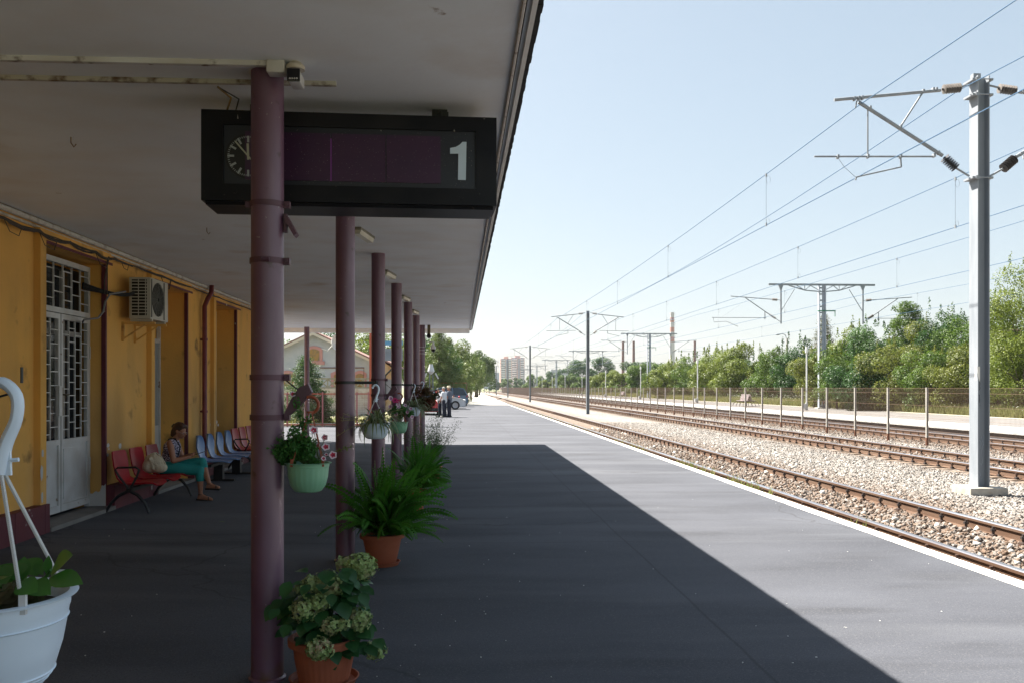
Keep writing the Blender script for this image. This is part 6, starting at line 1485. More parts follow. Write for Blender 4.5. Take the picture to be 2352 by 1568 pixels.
# weeds along near track
n = 2600; C = []; bl = MB()
VV = []; 
for (y0, y1, den) in ((14.2, 16.4, 150), (17.5, 20.5, 170), (10.8, 11.2, 14), (24, 29, 120), (44, 80, 400), (33, 41, 90)):
    for _ in range(den):
        y = rng.uniform(y0, y1); x = rng.uniform(4.68, 5.15); L_ = rng.uniform(.08, .26); a = rng.uniform(0, 6.28); w_ = .006 * (1 + y / 40); b_ = np.array([x, y, -.3]); tip = b_ + np.array([math.cos(a) * L_ * .5, math.sin(a) * L_ * .5, L_ + .08]); s = np.array([math.sin(a + .5) * w_, math.cos(a + .5) * w_, 0]); VV += [b_ - s, b_ + s, (b_ + tip) / 2 + s + np.array([0, 0, .03]), tip]
V = np.array(VV); o = npmesh('trackside_weeds', V, np.arange(len(V)).reshape(-1, 4), leafmat('weed_blade', (.15, .2, .05), (.26, .25, .1), 3, .3)); tag(o, 'thin weeds growing between the platform edge and the nearest rail', 'weeds', kind='stuff')
# rusty fence behind far platform
rf = thing('garden_fence', 'dark rusty panel fence half hidden in shrubs behind the far platform', 'fence', (28.4, 43, 0)); rm = M('old_rust', (.10, .045, .03), .9)
m = MB(); m.box((-.03, 0, 1.32), (.03, 9, 1.42)); m.box((-.02, 0, .62), (.02, 9, .67)); m.build('rail', rm, rf)
m = MB(); y = 0
while y < 9: m.box((-.012, y, .1), (.012, y + .03, 1.32)); y += .13
m.build('bars', rm, rf)

# ================================================================ FAR THINGS
pinkc = M('pink_tower_render', (.62, .40, .36), .9); whc = M('tower_balcony_white', (.8, .8, .82), .9); grc = M('tower_grey', (.28, .30, .34), .9); wnd = M('tower_window', (.20, .22, .26), .5)
def tower(lab, u0, u1, vt, Y, floors, pink_first):
    a = at(u0, vt, Y=Y); b = at(u1, vt, Y=Y); W_ = b.x - a.x; H_ = a.z
    t = thing('tower_block', lab, 'building', ((a.x + b.x) / 2, Y, -.4), 'tower blocks on the horizon')
    m = MB(); m.box((-W_ / 2, 0, 0), (W_ / 2, 14, H_)); m.box((-W_ * .2, 3, H_), (W_ * .2, 9, H_ + 2.2)); m.build('wall', pinkc, t)
    m = MB(); m.box((W_ * .0, -1.2, 0), (W_ * .16, 0, H_ - 1)); m.build('stair_shaft', grc, t)
    hh = H_ / floors
    for s, x0, x1 in ((0, -W_ * .42, -W_ * .06), (1, W_ * .2, W_ * .46)):
        m = MB(); w2 = MB()
        for k in range(1, floors):
            m.box((x0, -1.3, k * hh), (x1, -.02, k * hh + hh * .38)); w2.box((x0 + .3, -.06, k * hh + hh * .42), (x1 - .3, .0, k * hh + hh * .9))
        m.build('balcony', whc, t); w2.build('window', wnd, t)
tower('left pink and white balconied tower block on the horizon', 1149, 1176, 822, 900, 14, True)
tower('right wider pink and white tower block on the horizon', 1173, 1205, 820, 930, 14, False)
t = thing('tower_block', 'low flat grey block on the horizon beyond the third mast', 'building', (at(1293, 846, Y=900).x, 900, -.4), 'tower blocks on the horizon'); m = MB(); m.box((-12, 0, 0), (12, 14, 20)); m.build('wall', grc, t); m = MB()
for k in range(5): m.box((-11, -.1, 3 + k * 3.3), (11, -.02, 4.4 + k * 3.3))
m.build('window', wnd, t)
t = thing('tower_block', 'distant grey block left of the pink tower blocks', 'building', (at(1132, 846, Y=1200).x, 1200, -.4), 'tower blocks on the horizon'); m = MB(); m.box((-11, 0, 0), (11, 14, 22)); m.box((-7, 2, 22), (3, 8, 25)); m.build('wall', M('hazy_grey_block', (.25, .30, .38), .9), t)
def chimney(lab, u, vt, Y, r, mats, bands=None):
    p = at(u, vt, Y=Y); t = thing('chimney', lab, 'chimney', (p.x, Y, -.4), 'industrial chimneys on the horizon'); H_ = p.z + .4
    m = MB(); n = bands or 1
    for k in range(n):
        z0, z1 = H_ * (.0 if k == 0 else (.62 + .38 * (k - 1) / (n - 1))), H_ * (.62 + .38 * k / (n - 1) if n > 1 else 1)
        r0 = r * (1.5 - .5 * z0 / H_); r1 = r * (1.5 - .5 * z1 / H_); m.tube([(0, 0, z0), (0, 0, z1)], [r0, r1], 16, (k % 2) if n > 1 else 0)
    m.tube([(0, 0, H_ - r * 1.2), (0, 0, H_ + .02)], r * 1.12, 16, 0)
    m.build('stack', mats, t, smooth=40)
    if n > 1:
        m = MB()
        for z in (H_ * .9, H_ * .72): m.lathe([(r * 1.05, z), (r * 1.4, z), (r * 1.4, z + .6), (r * 1.35, z + .6)], seg=16)
        m.build('gallery', grc, t)
    return t
redst = M('faded_red_band', (.38, .16, .12), .9); chw = M('chimney_white', (.42, .41, .42), .9)
chimney('tall red and white banded industrial chimney', 1544, 718, 800, 1.75, [chw, redst], 7)
brk = M('brown_stack', (.16, .085, .07), .9)
chimney('brown chimney, left one of the pair above the dark trees', 1431, 784, 420, .55, [brk]); chimney('brown chimney, right one of the pair above the dark trees', 1455.5, 783, 420, .55, [brk]); chimney('short brown chimney right of the red and white one', 1596, 783, 420, .55, [brk])
# street lamp behind trees
p = at(1808, 770, Y=90); t = thing('street_lamp', 'street lamp with a curved arm above the trees, left of the nearest lattice mast', 'street lamp', (p.x, 90, 0)); m = MB(); m.tube([(0, 0, 0), (0, 0, p.z - .3)], [.16, .11], 10); m.build('pole', M('concrete_pole', (.4, .38, .36), .9), t)
m = MB(); m.tube([(-.05, 0, p.z - 1.6), (-.07, 0, p.z - .3), (-.2, 0, p.z + .05), (-.5, 0, p.z + .15), (-.8, 0, p.z + .12)], .035, 6); m.build('arm', galv, t); m = MB(); m.ell((-.98, 0, p.z + .08), (.26, .12, .08), 12, 8); m.build('lamp_head', galv, t, smooth=True)

# ================================================================ LEFT BACKGROUND: YARD, HOUSE, CARS, TREES
# gate and mesh fence at the yard edge
YG = 34.2; redm = M('red_fence_paint', (.42, .085, .055), .6); pinkm = M('faded_pink_post', (.38, .15, .15), .7)
gt = thing('yard_fence', 'red framed wire mesh fence across the yard behind the columns', 'fence', (-5, YG, .12))
xa = at(590, 985, Y=YG).x + 5; xb = at(852, 985, Y=YG).x + 5; zt = at(700, 903, Y=YG).z - .12
m = MB(); m.box((xa, -.02, zt - .03), (xb, .02, zt + .01)); m.box((xa, -.015, .06), (xb, .015, .09)); m.build('rail', redm, gt)
for u in (600, 660, 702, 741, 775, 808, 820, 846):
    x = at(u, 985, Y=YG).x + 5; m = MB(); m.box((x - .025, -.028, -.1), (x + .025, .028, zt + .06)); m.build('post', pinkm, gt)
m = MB(); x = xa
while x < xb: m.box((x - .002, -.002, .1), (x + .002, .002, zt)); x += .065
z = .15
while z < zt: m.box((xa, -.0045, z), (xb, -.0022, z + .005)); z += .065
m.build('mesh', M('grey_brown_wire', (.16, .10, .08), .8), gt)
# low kerb with dry grass
m = MB(); m.box((-14, YG + .4, .0), (-2.8, YG + .8, .22)); struct(m.build('yard_kerb', concrete))
n = 2500; gx = rng.uniform(-14, -3, n); gy = rng.uniform(YG + .1, YG + 6, n); L_ = rng.uniform(.1, .35, n); a = rng.uniform(0, 6.28, n); base = np.stack([gx, gy, np.full(n, .12)], 1); tip = base + np.stack([np.cos(a) * L_ * .4, np.sin(a) * L_ * .4, L_], 1); sd = np.stack([np.sin(a) * .012, np.cos(a) * .012, a * 0], 1)
V = np.stack([base - sd, base + sd, (base + tip) / 2 + sd, tip], 1).reshape(-1, 3); o = npmesh('dry_yard_grass', V, np.arange(4 * n).reshape(n, 4), gm); tag(o, 'dry grass behind the yard fence', 'grass', kind='stuff')
m = MB(); m.add([(-20, YG + .3, .125), (-3.3, YG + .3, .125), (-3.3, 60, .125), (-20, 60, .125)], [(0, 1, 2, 3)]); struct(m.build('yard_earth', M('yard_earth', (.26, .23, .15), .95, col2=(.14, .15, .06), scale=1.2), fixn=False))
# spruce behind the fence
def conifer(kind, label, base, H, rad, n, mat, seed, group=None, ls=.11, z0=.2):
    rng = np.random.default_rng(seed); t = thing(kind, label, 'tree', base, group); C = []; N = []; m = MB()
    m.tube([(0, 0, -.1), (.02, 0, H * .6), (0, 0, H)], [H * .022, H * .012, .01], 7); nb = int(34 + H * 6)
    for b in range(nb):
        t_ = (b / nb) ** .9; z = z0 + (H - z0) * t_; a = b * 2.4 + rng.uniform(-.3, .3); L_ = rad * (1 - t_) ** .8 * rng.uniform(.7, 1.15) + .05; e = Vector((math.cos(a) * L_, math.sin(a) * L_, -.18 * L_ + .28 * L_ * t_)); m.tube([(0, 0, z), (e.x * .6, e.y * .6, z + e.z * .3), (e.x, e.y, z + e.z)], [.02, .012, .004], 4)
        k = max(8, int(n / nb * (1.5 * (1 - t_) + .25))); s = rng.uniform(.12, 1, k) ** .8; c = np.stack([e.x * s, e.y * s, z + e.z * s], 1) + rng.normal(0, .05 * rad + .02, (k, 3)) * np.array([1, 1, .6]); c[:, 2] -= .10 * rad * rng.uniform(0, 1, k); C.append(c); N.append(rng.normal(size=(k, 3)) + np.array([0, 0, .8]))
    C = np.vstack(C); V, F = leafcards(C, np.vstack(N), ls * rng.uniform(.7, 1.4, len(C)), ls * .22, rng); npmesh('crown', V, F, mat, parent=t); m.build('trunk', bark, t); return t
spr = leafmat('spruce_needles', (.035, .085, .03), (.075, .13, .045), 2.5, .2)
p = at(1893, 722, Y=72); conifer('conifer', 'pointed brownish conifer behind the nearest lattice mast', (p.x, 72, .05), p.z, 2.3, 15000, leafmat('brownish_needles', (.06, .085, .03), (.12, .10, .05), 1.5, .2), 63, 'trees and bushes beyond the far platform', .17)
p = at(712, 985, Y=35.6); conifer('spruce_tree', 'small bushy spruce behind the yard fence, in front of the grey house', (p.x - .15, 35.6, .12), 2.75, 1.45, 26000, spr, 61, 'trees of the yard', .09)
p = at(742, 985, Y=35.2); conifer('spruce_tree', 'low dark juniper right of the small spruce behind the yard fence', (p.x, 35.2, .12), 1.35, .45, 3500, LF[2], 62, 'trees of the yard', .07)
# terrace with cross-pattern balustrade
tw = thing('terrace', 'stained terrace wall with a cross-pattern concrete balustrade before the house', 'wall', (-7, 47, .1)); xa = at(585, 890, Y=47).x + 7; xb = at(848, 890, Y=47).x + 7; z0 = at(700, 891, Y=47).z - .1; z1 = at(700, 867, Y=47).z - .1
m = MB(); m.box((xa, 0, 0), (xb, .3, z0)); m.build('wall', M('stained_whitewash', (.50, .44, .40), .9, col2=(.34, .2, .14), scale=2.2, lo=.5, hi=.75), tw)
m = MB(); m.box((xa, .05, z1 - .08), (xb, .25, z1)); m.box((xa, .05, z0 + .001), (xb, .25, z0 + .07)); x = xa; 
while x < xb - .3: m.beam((x, .15, z0 + .07), (x + .42, .15, z1 - .08), .05, .06); m.beam((x + .42, .16, z0 + .07), (x, .16, z1 - .08), .05, .06); m.box((x + .41, .06, z0 + .07), (x + .46, .24, z1 - .08)); x += .47
m.build('balustrade', M('mossy_concrete', (.33, .31, .24), .9, col2=(.24, .22, .17), scale=4), tw)
# grey house with pink window surrounds
YH = 60
hs = thing('grey_house', 'pale blue-grey gabled house with pink window surrounds and brown roof', 'house', (0, YH, .1)); hp = lambda u, v, Y=YH: (lambda p: (p.x, p.z - .1))(at(u, v, Y=Y))
ax, az = hp(722, 764); rx, rz_ = hp(851, 824); lx, lz = hp(594, 824); wx1 = hp(848, 840)[0]; wx0 = hp(598, 840)[0]
m = MB(); m.prism([(wx0, 0), (wx1, 0), (wx1, rz_ + .0), (ax, az - .12), (wx0, rz_ + .0)], 1, 0, 9)
gw = M('blue_grey_render', (.36, .40, .47), .9, col2=(.43, .46, .52), scale=1.5, bump=.2, bscale=20); m.build('wall', gw, hs)
m = MB()
for (ex, ez) in ((rx + .15, rz_ - .08), (lx - .15, rz_ - .08)): m.prism([(ax, az + .10), (ex, ez + .10), (ex, ez), (ax, az)], 1, -.6, 9.4)
rfm = M('brown_roof_sheet', (.20, .11, .095), .7, col2=(.26, .15, .13), scale=3); rf_ = m.build('roof', rfm, hs)
m = MB()
for (ex, ez) in ((rx + .15, rz_ - .08), (lx - .15, rz_ - .08)): m.prism([(ax, az - .005), (ex, ez - .005), (ex, ez - .17), (ax, az - .19)], 1, -.62, -.5)
m.build('bargeboard', M('white_bargeboard', (.5, .46, .4), .8), hs)
def arch_win(u0, u1, v0, v1, Y, lab=None):
    x0, zt_ = hp(u0, v0); x1, zb_ = hp(u1, v1); w_ = x1 - x0; n = 8
    def arc(xa_, xb_, zs, zp): return [(xa_ + (xb_ - xa_) * i / n, zs + (zp - zs) * math.sin(math.pi * i / n)) for i in range(n + 1)]
    t_ = .17 * w_
    m = MB(); outer = [(x0, zb_)] + arc(x0, x1, zt_ - .18, zt_) + [(x1, zb_)]; m.prism(outer, 1, -.07, -.001); m.prism([(x0 + .25 * w_, zb_), (x1 + .12 * w_, zb_), (x1 + .12 * w_, zb_ - .22), (x0 + .25 * w_, zb_ - .22)], 1, -.14, -.002); fr = m.build('window_frame', M('pink_surround', (.45, .24, .24), .85), hs)
    m = MB(); inner = [(x0 + t_, zb_ + .05)] + arc(x0 + t_, x1 - t_, zt_ - .32, zt_ - .2) + [(x1 - t_, zb_ + .05)]; m.prism(inner, 1, -.085, -.0705); m.build('shutter', M('faded_yellow_board', (.33, .2, .07), .8, col2=(.2, .16, .1), scale=6), fr)
arch_win(701, 741, 794, 829, YH); arch_win(760, 800, 850, 900, YH); arch_win(812, 842, 850, 900, YH); arch_win(640, 680, 850, 900, YH)
m = MB(); a = hp(735, 844); b = hp(836, 844); c = hp(836, 872); m.tube([(a[0], -.06, a[1]), (b[0], -.06, b[1]), (c[0], -.06, c[1])], .035, 6); m.build('pipe', brk, hs)
dsx, dsz = hp(772, 790); m = MB(); m.lathe([(0, .0), (.2, .03), (.42, .10), (.52, .2), (.50, .2), (.40, .115), (.2, .05), (0, .02)], (dsx, -1.1, dsz), 24, axis=(.9, -.45, .1)); m.tube([(dsx, -.9, dsz), (dsx - .4, -1.2, dsz - .5), (dsx - .8, -1.0, dsz - .35)], .03, 6); m.tube([(dsx, -1.0, dsz), (dsx - .1, -.4, dsz - .1)], .03, 6); o = m.build('satellite_dish', M('dish_white', (.55, .55, .55), .5), None, smooth=40); o.location = (0, YH, .1); tag(o, 'white satellite dish under the gable of the grey house', 'satellite dish')
# lower ochre annex on the right
an = thing('annex_house', 'lower ochre house with brown roof and dark downpipe right of the grey house', 'house', (0, 56, .1)); A_ = lambda u, v: (lambda p: (p.x, p.z - .1))(at(u, v, Y=56))
x0, _ = A_(852, 900); x1, _ = A_(898, 900); _, ze = A_(890, 842); _, zr = A_(860, 812)
m = MB(); m.prism([(x0, 0), (x1, 0), (x1, ze), (x0, zr)], 1, 0, 7); m.build('wall', M('ochre_annex', (.42, .27, .12), .9, col2=(.5, .4, .3), scale=2), an)
m = MB(); m.prism([(x0 - .1, zr + .12), (x1 + .35, ze + .1), (x1 + .35, ze), (x0 - .1, zr)], 1, -.5, 7.5); m.build('roof', rfm, an)
m = MB(); m.tube([(x1 + .1, -.3, ze - .1), (x1 - .35, -.15, ze - .55), (x1 - .4, -.1, 0)], .06, 8); m.build('downpipe', ironm, an); m = MB(); m.box((x0 + .9, -.03, .8), (x0 + 1.3, -.001, 2.0)); m.build('window', wnd, an)
# blue and red sign frame
sf = thing('sign_frame', 'blue steel frame with grey boards seen from behind, between the far columns', 'sign', (0, 38, .1)); S_ = lambda u, v: (lambda p: (p.x, p.z - .1))(at(u, v, Y=38))
bx_ = S_(861, 900)[0]; bt = S_(861, 787)[1]; m = MB(); m.box((bx_ - .05, -.05, 0), (bx_ + .05, .05, bt + .1)); e = S_(925, 790)[0]; m.box((bx_ + .05, -.045, bt - .1), (e, .045, bt + .08)); m.build('frame', M('sky_blue_paint', (.13, .36, .58), .6), sf)
g0 = S_(868, 800); g1 = S_(925, 828); m = MB(); m.box((g0[0], -.04, g1[1]), (g1[0], .04, g1[1] + .18)); m.box((g0[0], -.04, g0[1] - .16), (g1[0], .04, g0[1])); m.box((g0[0], -.01, g1[1] + .181), (g1[0], .02, g0[1] - .161)); m.build('board', M('grey_board', (.24, .28, .32), .7), sf)
rp = thing('red_pole', 'tall orange-red steel pole beside the blue sign frame', 'pole', (S_(853, 900)[0], 37.6, .1)); m = MB(); m.box((-.045, -.045, 0), (.045, .045, 4.6)); m.build('shaft', M('orange_red_paint', (.45, .11, .06), .6), rp)
# left trees: behind house and big conifers by the path
LT = [(640, 770, 86, 4.0, 0, 'far left behind the grey house'), (838, 748, 84, 4.2, 1, 'bright one behind the grey house'), (890, 742, 88, 4.0, 0, 'above the annex house between the columns'), (780, 735, 95, 4.5, 2, 'dark one above the roof of the grey house'), (940, 750, 92, 3.6, 0, 'between the far columns')]
for i, (u, v, Y, rad, mk, ex) in enumerate(LT):
    p = at(u, v, Y=Y); tree('broadleaf_tree', '%s, %s' % (KN[mk], ex), (p.x, Y, .0), p.z, rad, 1.5, 6500, .19, LF[mk], bark, 300 + i, 'trees of the yard', clumps=28, trunk_r=.2)
thuja = leafmat('cypress_foliage', (.075, .13, .035), (.14, .17, .055), .9, .25)
for i, (u, v, Y, rad, H2, mk, ex, shp) in enumerate([(1008, 752, 84, 3.0, 0, 0, 'tall conifer by the parked cars, just right of the dome camera', 'c'), (1030, 774, 94, 2.8, 0, 1, 'broad conifer behind the parked cars', 'c'), (1052, 784, 104, 3.1, 0, 1, 'third conifer along the path, behind the blue cars', 'r'), (1072, 797, 118, 3.3, 0, 1, 'fourth conifer along the path', 'r')]):
    p = at(u, v, Y=Y)
    if shp == 'c': conifer('conifer', ex, (p.x, Y, 0), p.z, rad, 16000, [thuja, LF[0]][mk] if i == 0 else thuja, 400 + i, 'trees along the path', .22, 1.0)
    tree('conifer' if shp == 'r' else 'broadleaf_tree', ex if shp == 'r' else ['leafy tree behind the tall conifer near the dome camera', 'leafy tree behind the broad conifer'][i], (p.x - (.8 if shp == 'c' else 0), Y + (3 if shp == 'c' else 0), 0), p.z - (.5 if shp == 'c' else 0), rad * .9, .8, 9500, .2, thuja if shp == 'r' else LF[2], bark, 410 + i, 'trees along the path', clumps=34, trunk_r=.2)
# willow
p = at(1094, 806, Y=150); rng = np.random.default_rng(5); wt = thing('willow_tree', 'weeping willow at the end of the row of trees by the path', 'tree', (p.x, 150, 0), 'trees along the path'); C, N, cc, cr = crown_points(rng, 7000, p.z, 3.3, 3.2, 26, 'dome')
st = []
for k in range(260):
    a = rng.uniform(0, 6.28); rr = 3.3 * math.sqrt(rng.uniform(.2, 1)); zt = 3.2 + (p.z - 3.2) * math.sqrt(max(.05, 1 - (rr / 3.4) ** 2)); L_ = rng.uniform(1.2, 4.5); k2 = 22; tt = np.linspace(0, 1, k2); st.append(np.stack([rr * math.cos(a) * (1 + .05 * tt), rr * math.sin(a) * (1 + .05 * tt), np.maximum(zt - L_ * tt, .8)], 1) + rng.normal(0, .06, (k2, 3)))
S2 = np.vstack(st); C = np.vstack([C, S2]); N = np.vstack([N, rng.normal(size=S2.shape)]); V, F = leafcards(C, N, .34, .12, rng); npmesh('crown', V, F, leafmat('willow_leaf', (.06, .11, .045), (.11, .15, .06), 1.2, .3), parent=wt); m = MB(); m.tube([(0, 0, -.1), (.1, 0, 2.5), (0, 0, 6)], [.35, .28, .12], 8); m.build('trunk', bark, wt)
p = at(1112, 832, Y=190); tree('broadleaf_tree', 'last drooping tree of the row, overhanging the rails', (p.x - 1.0, 190, 0), p.z, 3.2, .8, 7000, .3, thuja, bark, 480, 'trees along the path', clumps=26, trunk_r=.2)
p = at(1060, 845, Y=200); 
for i, (u, v, Y, rad) in enumerate(((1020, 800, 135, 4.5), (985, 770, 120, 4.5), (1085, 830, 175, 4))):
    p = at(u, v, Y=Y); tree('broadleaf_tree', ['bushy tree filling in behind the third conifer', 'bushy tree behind the parked cars, left end of the row', 'bushy tree beside the willow'][i], (p.x - 1.5, Y, 0), p.z, rad, .6, 6000, .26, LF[2], bark, 490 + i, 'trees along the path', clumps=26, trunk_r=.2)
# red barrier rail, posts, lamp by the cars
br = thing('yard_barrier', 'thin red rail fence on posts behind the parked cars', 'fence', (0, 84, 0)); m = MB(); xa = at(985, 878, Y=84).x; xb = at(1072, 878, Y=84).x; zz = at(1000, 878.5, Y=84).z; m.tube([(xa, 0, zz), (xb, 0, zz)], .035, 6); m.build('rail', redm, br)
for u in (990, 1012, 1040, 1072): m = MB(); x = at(u, 900, Y=84).x; m.tube([(x, 0, 0), (x, 0, zz + .05)], .05, 6); m.build('post', brk, br)
t = thing('wooden_pole', 'thin dark brown pole at the edge of the path beside the parked cars', 'pole', (at(1082, 919, z=0).x, at(1082, 919, z=0).y, 0)); m = MB(); hh = at(1082, 839, Y=t.location.y).z; m.tube([(0, 0, 0), (0, 0, hh)], .11, 8); m.build('shaft', M('dark_brown_wood', (.10, .05, .04), .9), t)
t = thing('yard_lamp', 'white lantern on twin posts behind the red car', 'lamp', (at(990, 900, Y=62).x, 62, 0)); m = MB(); zt = at(990, 836, Y=62).z; m.tube([(-.12, 0, 0), (-.10, 0, zt - .7)], .05, 6); m.tube([(.16, 0, 0), (.12, 0, zt - .7)], .05, 6); m.build('post', galvd, t); m = MB(); m.lathe([(.05, zt - .7), (.24, zt - .5), (.23, zt - .42), (.15, zt - .15), (.12, zt), (0, zt)], seg=12); m.tube([(-.5, 0, zt - 1.0), (-.3, 0, zt - .6)], .06, 6); m.tube([(.5, 0, zt - 1.0), (.3, 0, zt - .6)], .06, 6); m.build('lantern', M('white_lantern', (.6, .62, .62), .4), t)
# dome camera and loudspeaker by the seventh column
p = at(995, 798, Y=25.0); t = thing('dome_camera', 'white and black dome camera on an arm beside the seventh column', 'security camera', (p.x, 25.05, p.z)); m = MB(); m.lathe([(0, .16), (.02, .16), (.03, .08), (.07, .02), (.075, -.04), (0, -.04)], seg=18); m.tube([(0, 0, .15), (-.1, 0, .17), (CX0 + CR - p.x, 0, .17)], .015, 6); m.box((CX0 + CR - p.x, -.04, .02), (CX0 + CR - p.x + .02, .04, .26)); m.build('housing', M('white_plastic', (.6, .6, .6), .4), t, smooth=40); m = MB(); m.ell((0, 0, -.045), (.066, .066, .075), 16, 10); m.build('dome', M('black_dome', (.006, .006, .008), .1), t, smooth=True)
p = at(985, 772, Y=24.9); t = thing('loudspeaker', 'small black horn loudspeaker hanging from the canopy above the dome camera', 'loudspeaker', (p.x, 24.9, p.z)); m = MB(); m.lathe([(.015, 0), (.05, .01), (.065, .02), (.065, .03), (.03, -.08), (0, -.08)][::-1], (0, 0, 0), 16, axis=(0, -1, 0)); m.build('horn', blackst, t, smooth=40); m = MB(); m.box((-.04, .0, .04), (.04, .10, 3.325 - p.z)); m.build('bracket', M('olive_bracket', (.12, .1, .05), .8), t)

# ---- parked cars
def car(label, x, y, rz, L_, W_, H_, paint, kind='hatch', group='cars parked in the yard'):
    t = thing('parked_car', label, 'car', (x, y, 0), group, rz)
    k = L_ / 4.2; h = H_ / 1.5
    # side profile: x forward (front = +), z up
    low = [(-2.05, .32), (-2.10, .55), (-2.06, .80), (-1.95, .92), (1.0, .95), (1.75, .82), (2.02, .66), (2.10, .45), (2.02, .22), (-1.98, .22)]
    top = {'hatch': [(-2.02, .90), (-1.75, 1.38), (-1.3, 1.47), (.05, 1.47), (.45, 1.38), (1.15, .93)], 'sedan': [(-1.55, .92), (-.95, 1.36), (-.6, 1.43), (.15, 1.43), (.5, 1.34), (1.2, .93)]}[kind]
    m = MB(); w2 = W_ / 2; n = len(low)
    pts = [(a * k, b * h) for a, b in low]; rows = []
    for s, ins_ in ((-1, .0), (-1, -.0), (1, 0), (1, 0)): pass
    ys = [(-w2 + .07, .97), (-w2, .985), (-w2 + .0, 1.0), (w2 - .0, 1.0), (w2, .985), (w2 - .07, .97)]
    ys = [(-w2 + .08, .965), (-w2, 1.0), (w2, 1.0), (w2 - .08, .965)]
    cxm = 0; czm = .55 * h
    V = []
    for yy, sc_ in ys:
        for a, b in pts: V.append((a * sc_, yy, czm + (b - czm) * (sc_ if abs(yy) < w2 else 1.0)))
    fs = [tuple(range(n))] + [tuple(3 * n + i for i in reversed(range(n)))]
    for r_ in range(3): fs += [(r_ * n + i, (r_ + 1) * n + i, (r_ + 1) * n + (i + 1) % n, r_ * n + (i + 1) % n) for i in range(n)]
    m.add(V, fs)
    tp = [(a * k, b * h) for a, b in top]; n2 = len(tp); wi = w2 - .05; wt_ = w2 - .24; V = []
    for s in (-1, 1):
        for a, b in tp: f_ = (b / h - .92) / .55; V.append((a, s * (wi + (wt_ - wi) * max(0, f_)), b))
    # roof panel and pillars
    m.add(V, [(1 + i, 2 + i, n2 + 2 + i, n2 + 1 + i) for i in range(1, 3)])
    g = MB()
    g.add([(a, y_ * .985, z_ - .008) for a, y_, z_ in V], [tuple(range(n2)), tuple(reversed(range(n2, 2 * n2))), (0, 1, n2 + 1, n2), (1, 2, n2 + 2, n2 + 1), (3, 4, n2 + 4, n2 + 3), (4, 5, n2 + 5, n2 + 4), (2, 3, n2 + 3, n2 + 2), (5, 0, n2, n2 + 5)])
    for s in (0, n2):
        for i in (0, 1, 3, 4):
            m.tube([V[s + i], V[s + i + 1]], .035, 6)
        mid = Vector(((V[s + 2][0] + V[s + 3][0]) / 2 - .2, V[s + 2][1], V[s + 2][2])); m.tube([mid, (mid.x - .05, (-1 if s == 0 else 1) * wi, .93 * h)], .03, 6)
    m.build('body', paint, t, smooth=35); g.build('glass', M('car_glass', (.02, .03, .04), .08, spec=.8), t)
    for i, (a, s) in enumerate(((1.3, -1), (1.3, 1), (-1.25, -1), (-1.25, 1))):
        wm = MB(); wm.lathe([(.0, -.1), (.20, -.1), (.29, -.11), (.32, -.07), (.32, .07), (.29, .11), (.2, .1), (0, .1)], (a * k, s * (w2 - .09), .32), 24, axis=(0, 1, 0)); wh = wm.build('wheel', M('tyre_rubber', (.015, .015, .016), .8), t, smooth=40)
        rm_ = MB(); rm_.lathe([(.0, .112), (.06, .112), (.19, .104), (.205, .112), (.205, .09)], (a * k, s * (w2 - .09), .32), 20, axis=(0, s, 0))
        rm_.build('rim', M('wheel_rim', (.35, .36, .38), .35, .7), wh, smooth=40)
        ar = MB(); ar.lathe([(.36, .095), (.36, .1)], (a * k, s * (w2 - .09), .33), 24, axis=(0, s, 0)); 
    for s in (-1, 1):
        l = MB(); l.ell((1.93 * k, s * (w2 - .28), .68 * h), (.14, .2, .09), 12, 8); l.build('headlight', M('headlight_glass', (.6, .62, .65), .1), t, smooth=True)
        l = MB(); l.ell((-2.0 * k, s * (w2 - .16), .82 * h), (.09, .14, .13), 12, 8); l.build('tail_light', M('tail_light_red', (.5, .02, .03), .2), t, smooth=True)
        l = MB(); l.ell((.72 * k, s * (w2 + .06), .98 * h), (.09, .09, .07), 10, 6); l.build('mirror', paint, t, smooth=True)
    for s in (-1, 1):
        l = MB(); l.bbox((s * 2.0 * k - .1, -w2 + .12, .26), (s * 2.0 * k + .14 * s if s > 0 else s * 2.0 * k + .1, w2 - .12, .44), .03); l.build('bumper', M('black_bumper', (.02, .02, .022), .6), t)
    return t
cw = M('white_car_paint', (.6, .62, .65), .25, coat=.6); cr_ = M('red_car_paint', (.42, .018, .02), .3, coat=.6); cb = M('navy_car_paint', (.025, .04, .12), .25, coat=.7); ct = M('teal_grey_car_paint', (.09, .16, .24), .3, coat=.6)
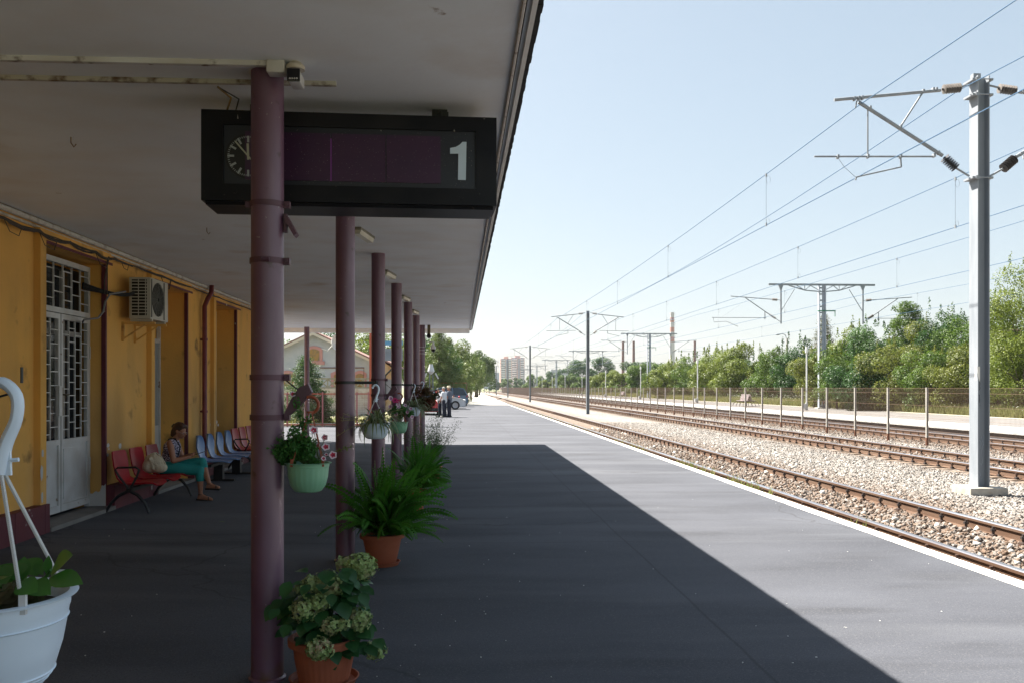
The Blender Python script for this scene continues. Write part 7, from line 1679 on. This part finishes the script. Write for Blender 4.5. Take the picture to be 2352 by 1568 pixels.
car('red car with its boot to the men, half hidden by the hanging plants', -1.95, 53.0, R(90), 4.0, 1.66, 1.42, cr_, 'hatch')
car('white hatchback parked across the yard, front wheel towards the tracks', -1.62, 65.6, R(0), 4.2, 1.70, 1.45, cw, 'hatch')
car('navy saloon parked behind the white hatchback', -2.15, 69.5, R(180), 4.4, 1.72, 1.50, cb, 'sedan')
car('teal-grey hatchback at the back of the row of parked cars', -1.45, 75.0, R(180), 4.3, 1.75, 1.62, ct, 'hatch')
# litter on the platform
m = MB(); rnd = random.Random(77)
o = None
gl_ = at(502, 1198, z=.1); m = MB(); strip_leaf(m, gl_ + Vector((0, 0, .004)), (1, .3, .15), (0, 0, 1), .08, .03, .4); o = m.build('fallen_leaf', leafmat('fresh_leaf', (.09, .16, .03), (.12, .2, .04), 9), fixn=False); tag(o, 'single green leaf fallen on the asphalt in front of the seats', 'leaf')
m = MB()
for _ in range(110):
    u = rnd.uniform(120, 2200); v = rnd.uniform(960, 1560); p = at(u, v, z=.0)
    if not (-4 < p.x < 4.4): continue
    s = rnd.uniform(.003, .007); z = floor_z(p.x); m.box((p.x, p.y, z + .0005), (p.x + s, p.y + s * rnd.uniform(.6, 2), z + .004), rz=rnd.uniform(0, 3))
o = m.build('litter_specks', M('pale_grit', (.6, .6, .58), .9)); tag(o, 'tiny pale specks of grit and paper on the asphalt', 'litter', kind='stuff')

# ================================================================ THE AIR
m = MB(); m.box((-1400, -40, -1.5), (1400, 1500, 75)); hz = bpy.data.materials.new('haze_air'); hz.use_nodes = True; ht_ = hz.node_tree; ht_.nodes.clear()
vo = ht_.nodes.new('ShaderNodeVolumePrincipled'); vo.inputs['Color'].default_value = (.86, .92, 1, 1); vo.inputs['Density'].default_value = 0.00012; vo.inputs['Anisotropy'].default_value = .3
oo = ht_.nodes.new('ShaderNodeOutputMaterial'); ht_.links.new(vo.outputs[0], oo.inputs['Volume'])
hzo = m.build('haze', hz); hzo['kind'] = 'stuff'; hzo['label'] = 'thin summer haze over the tracks'
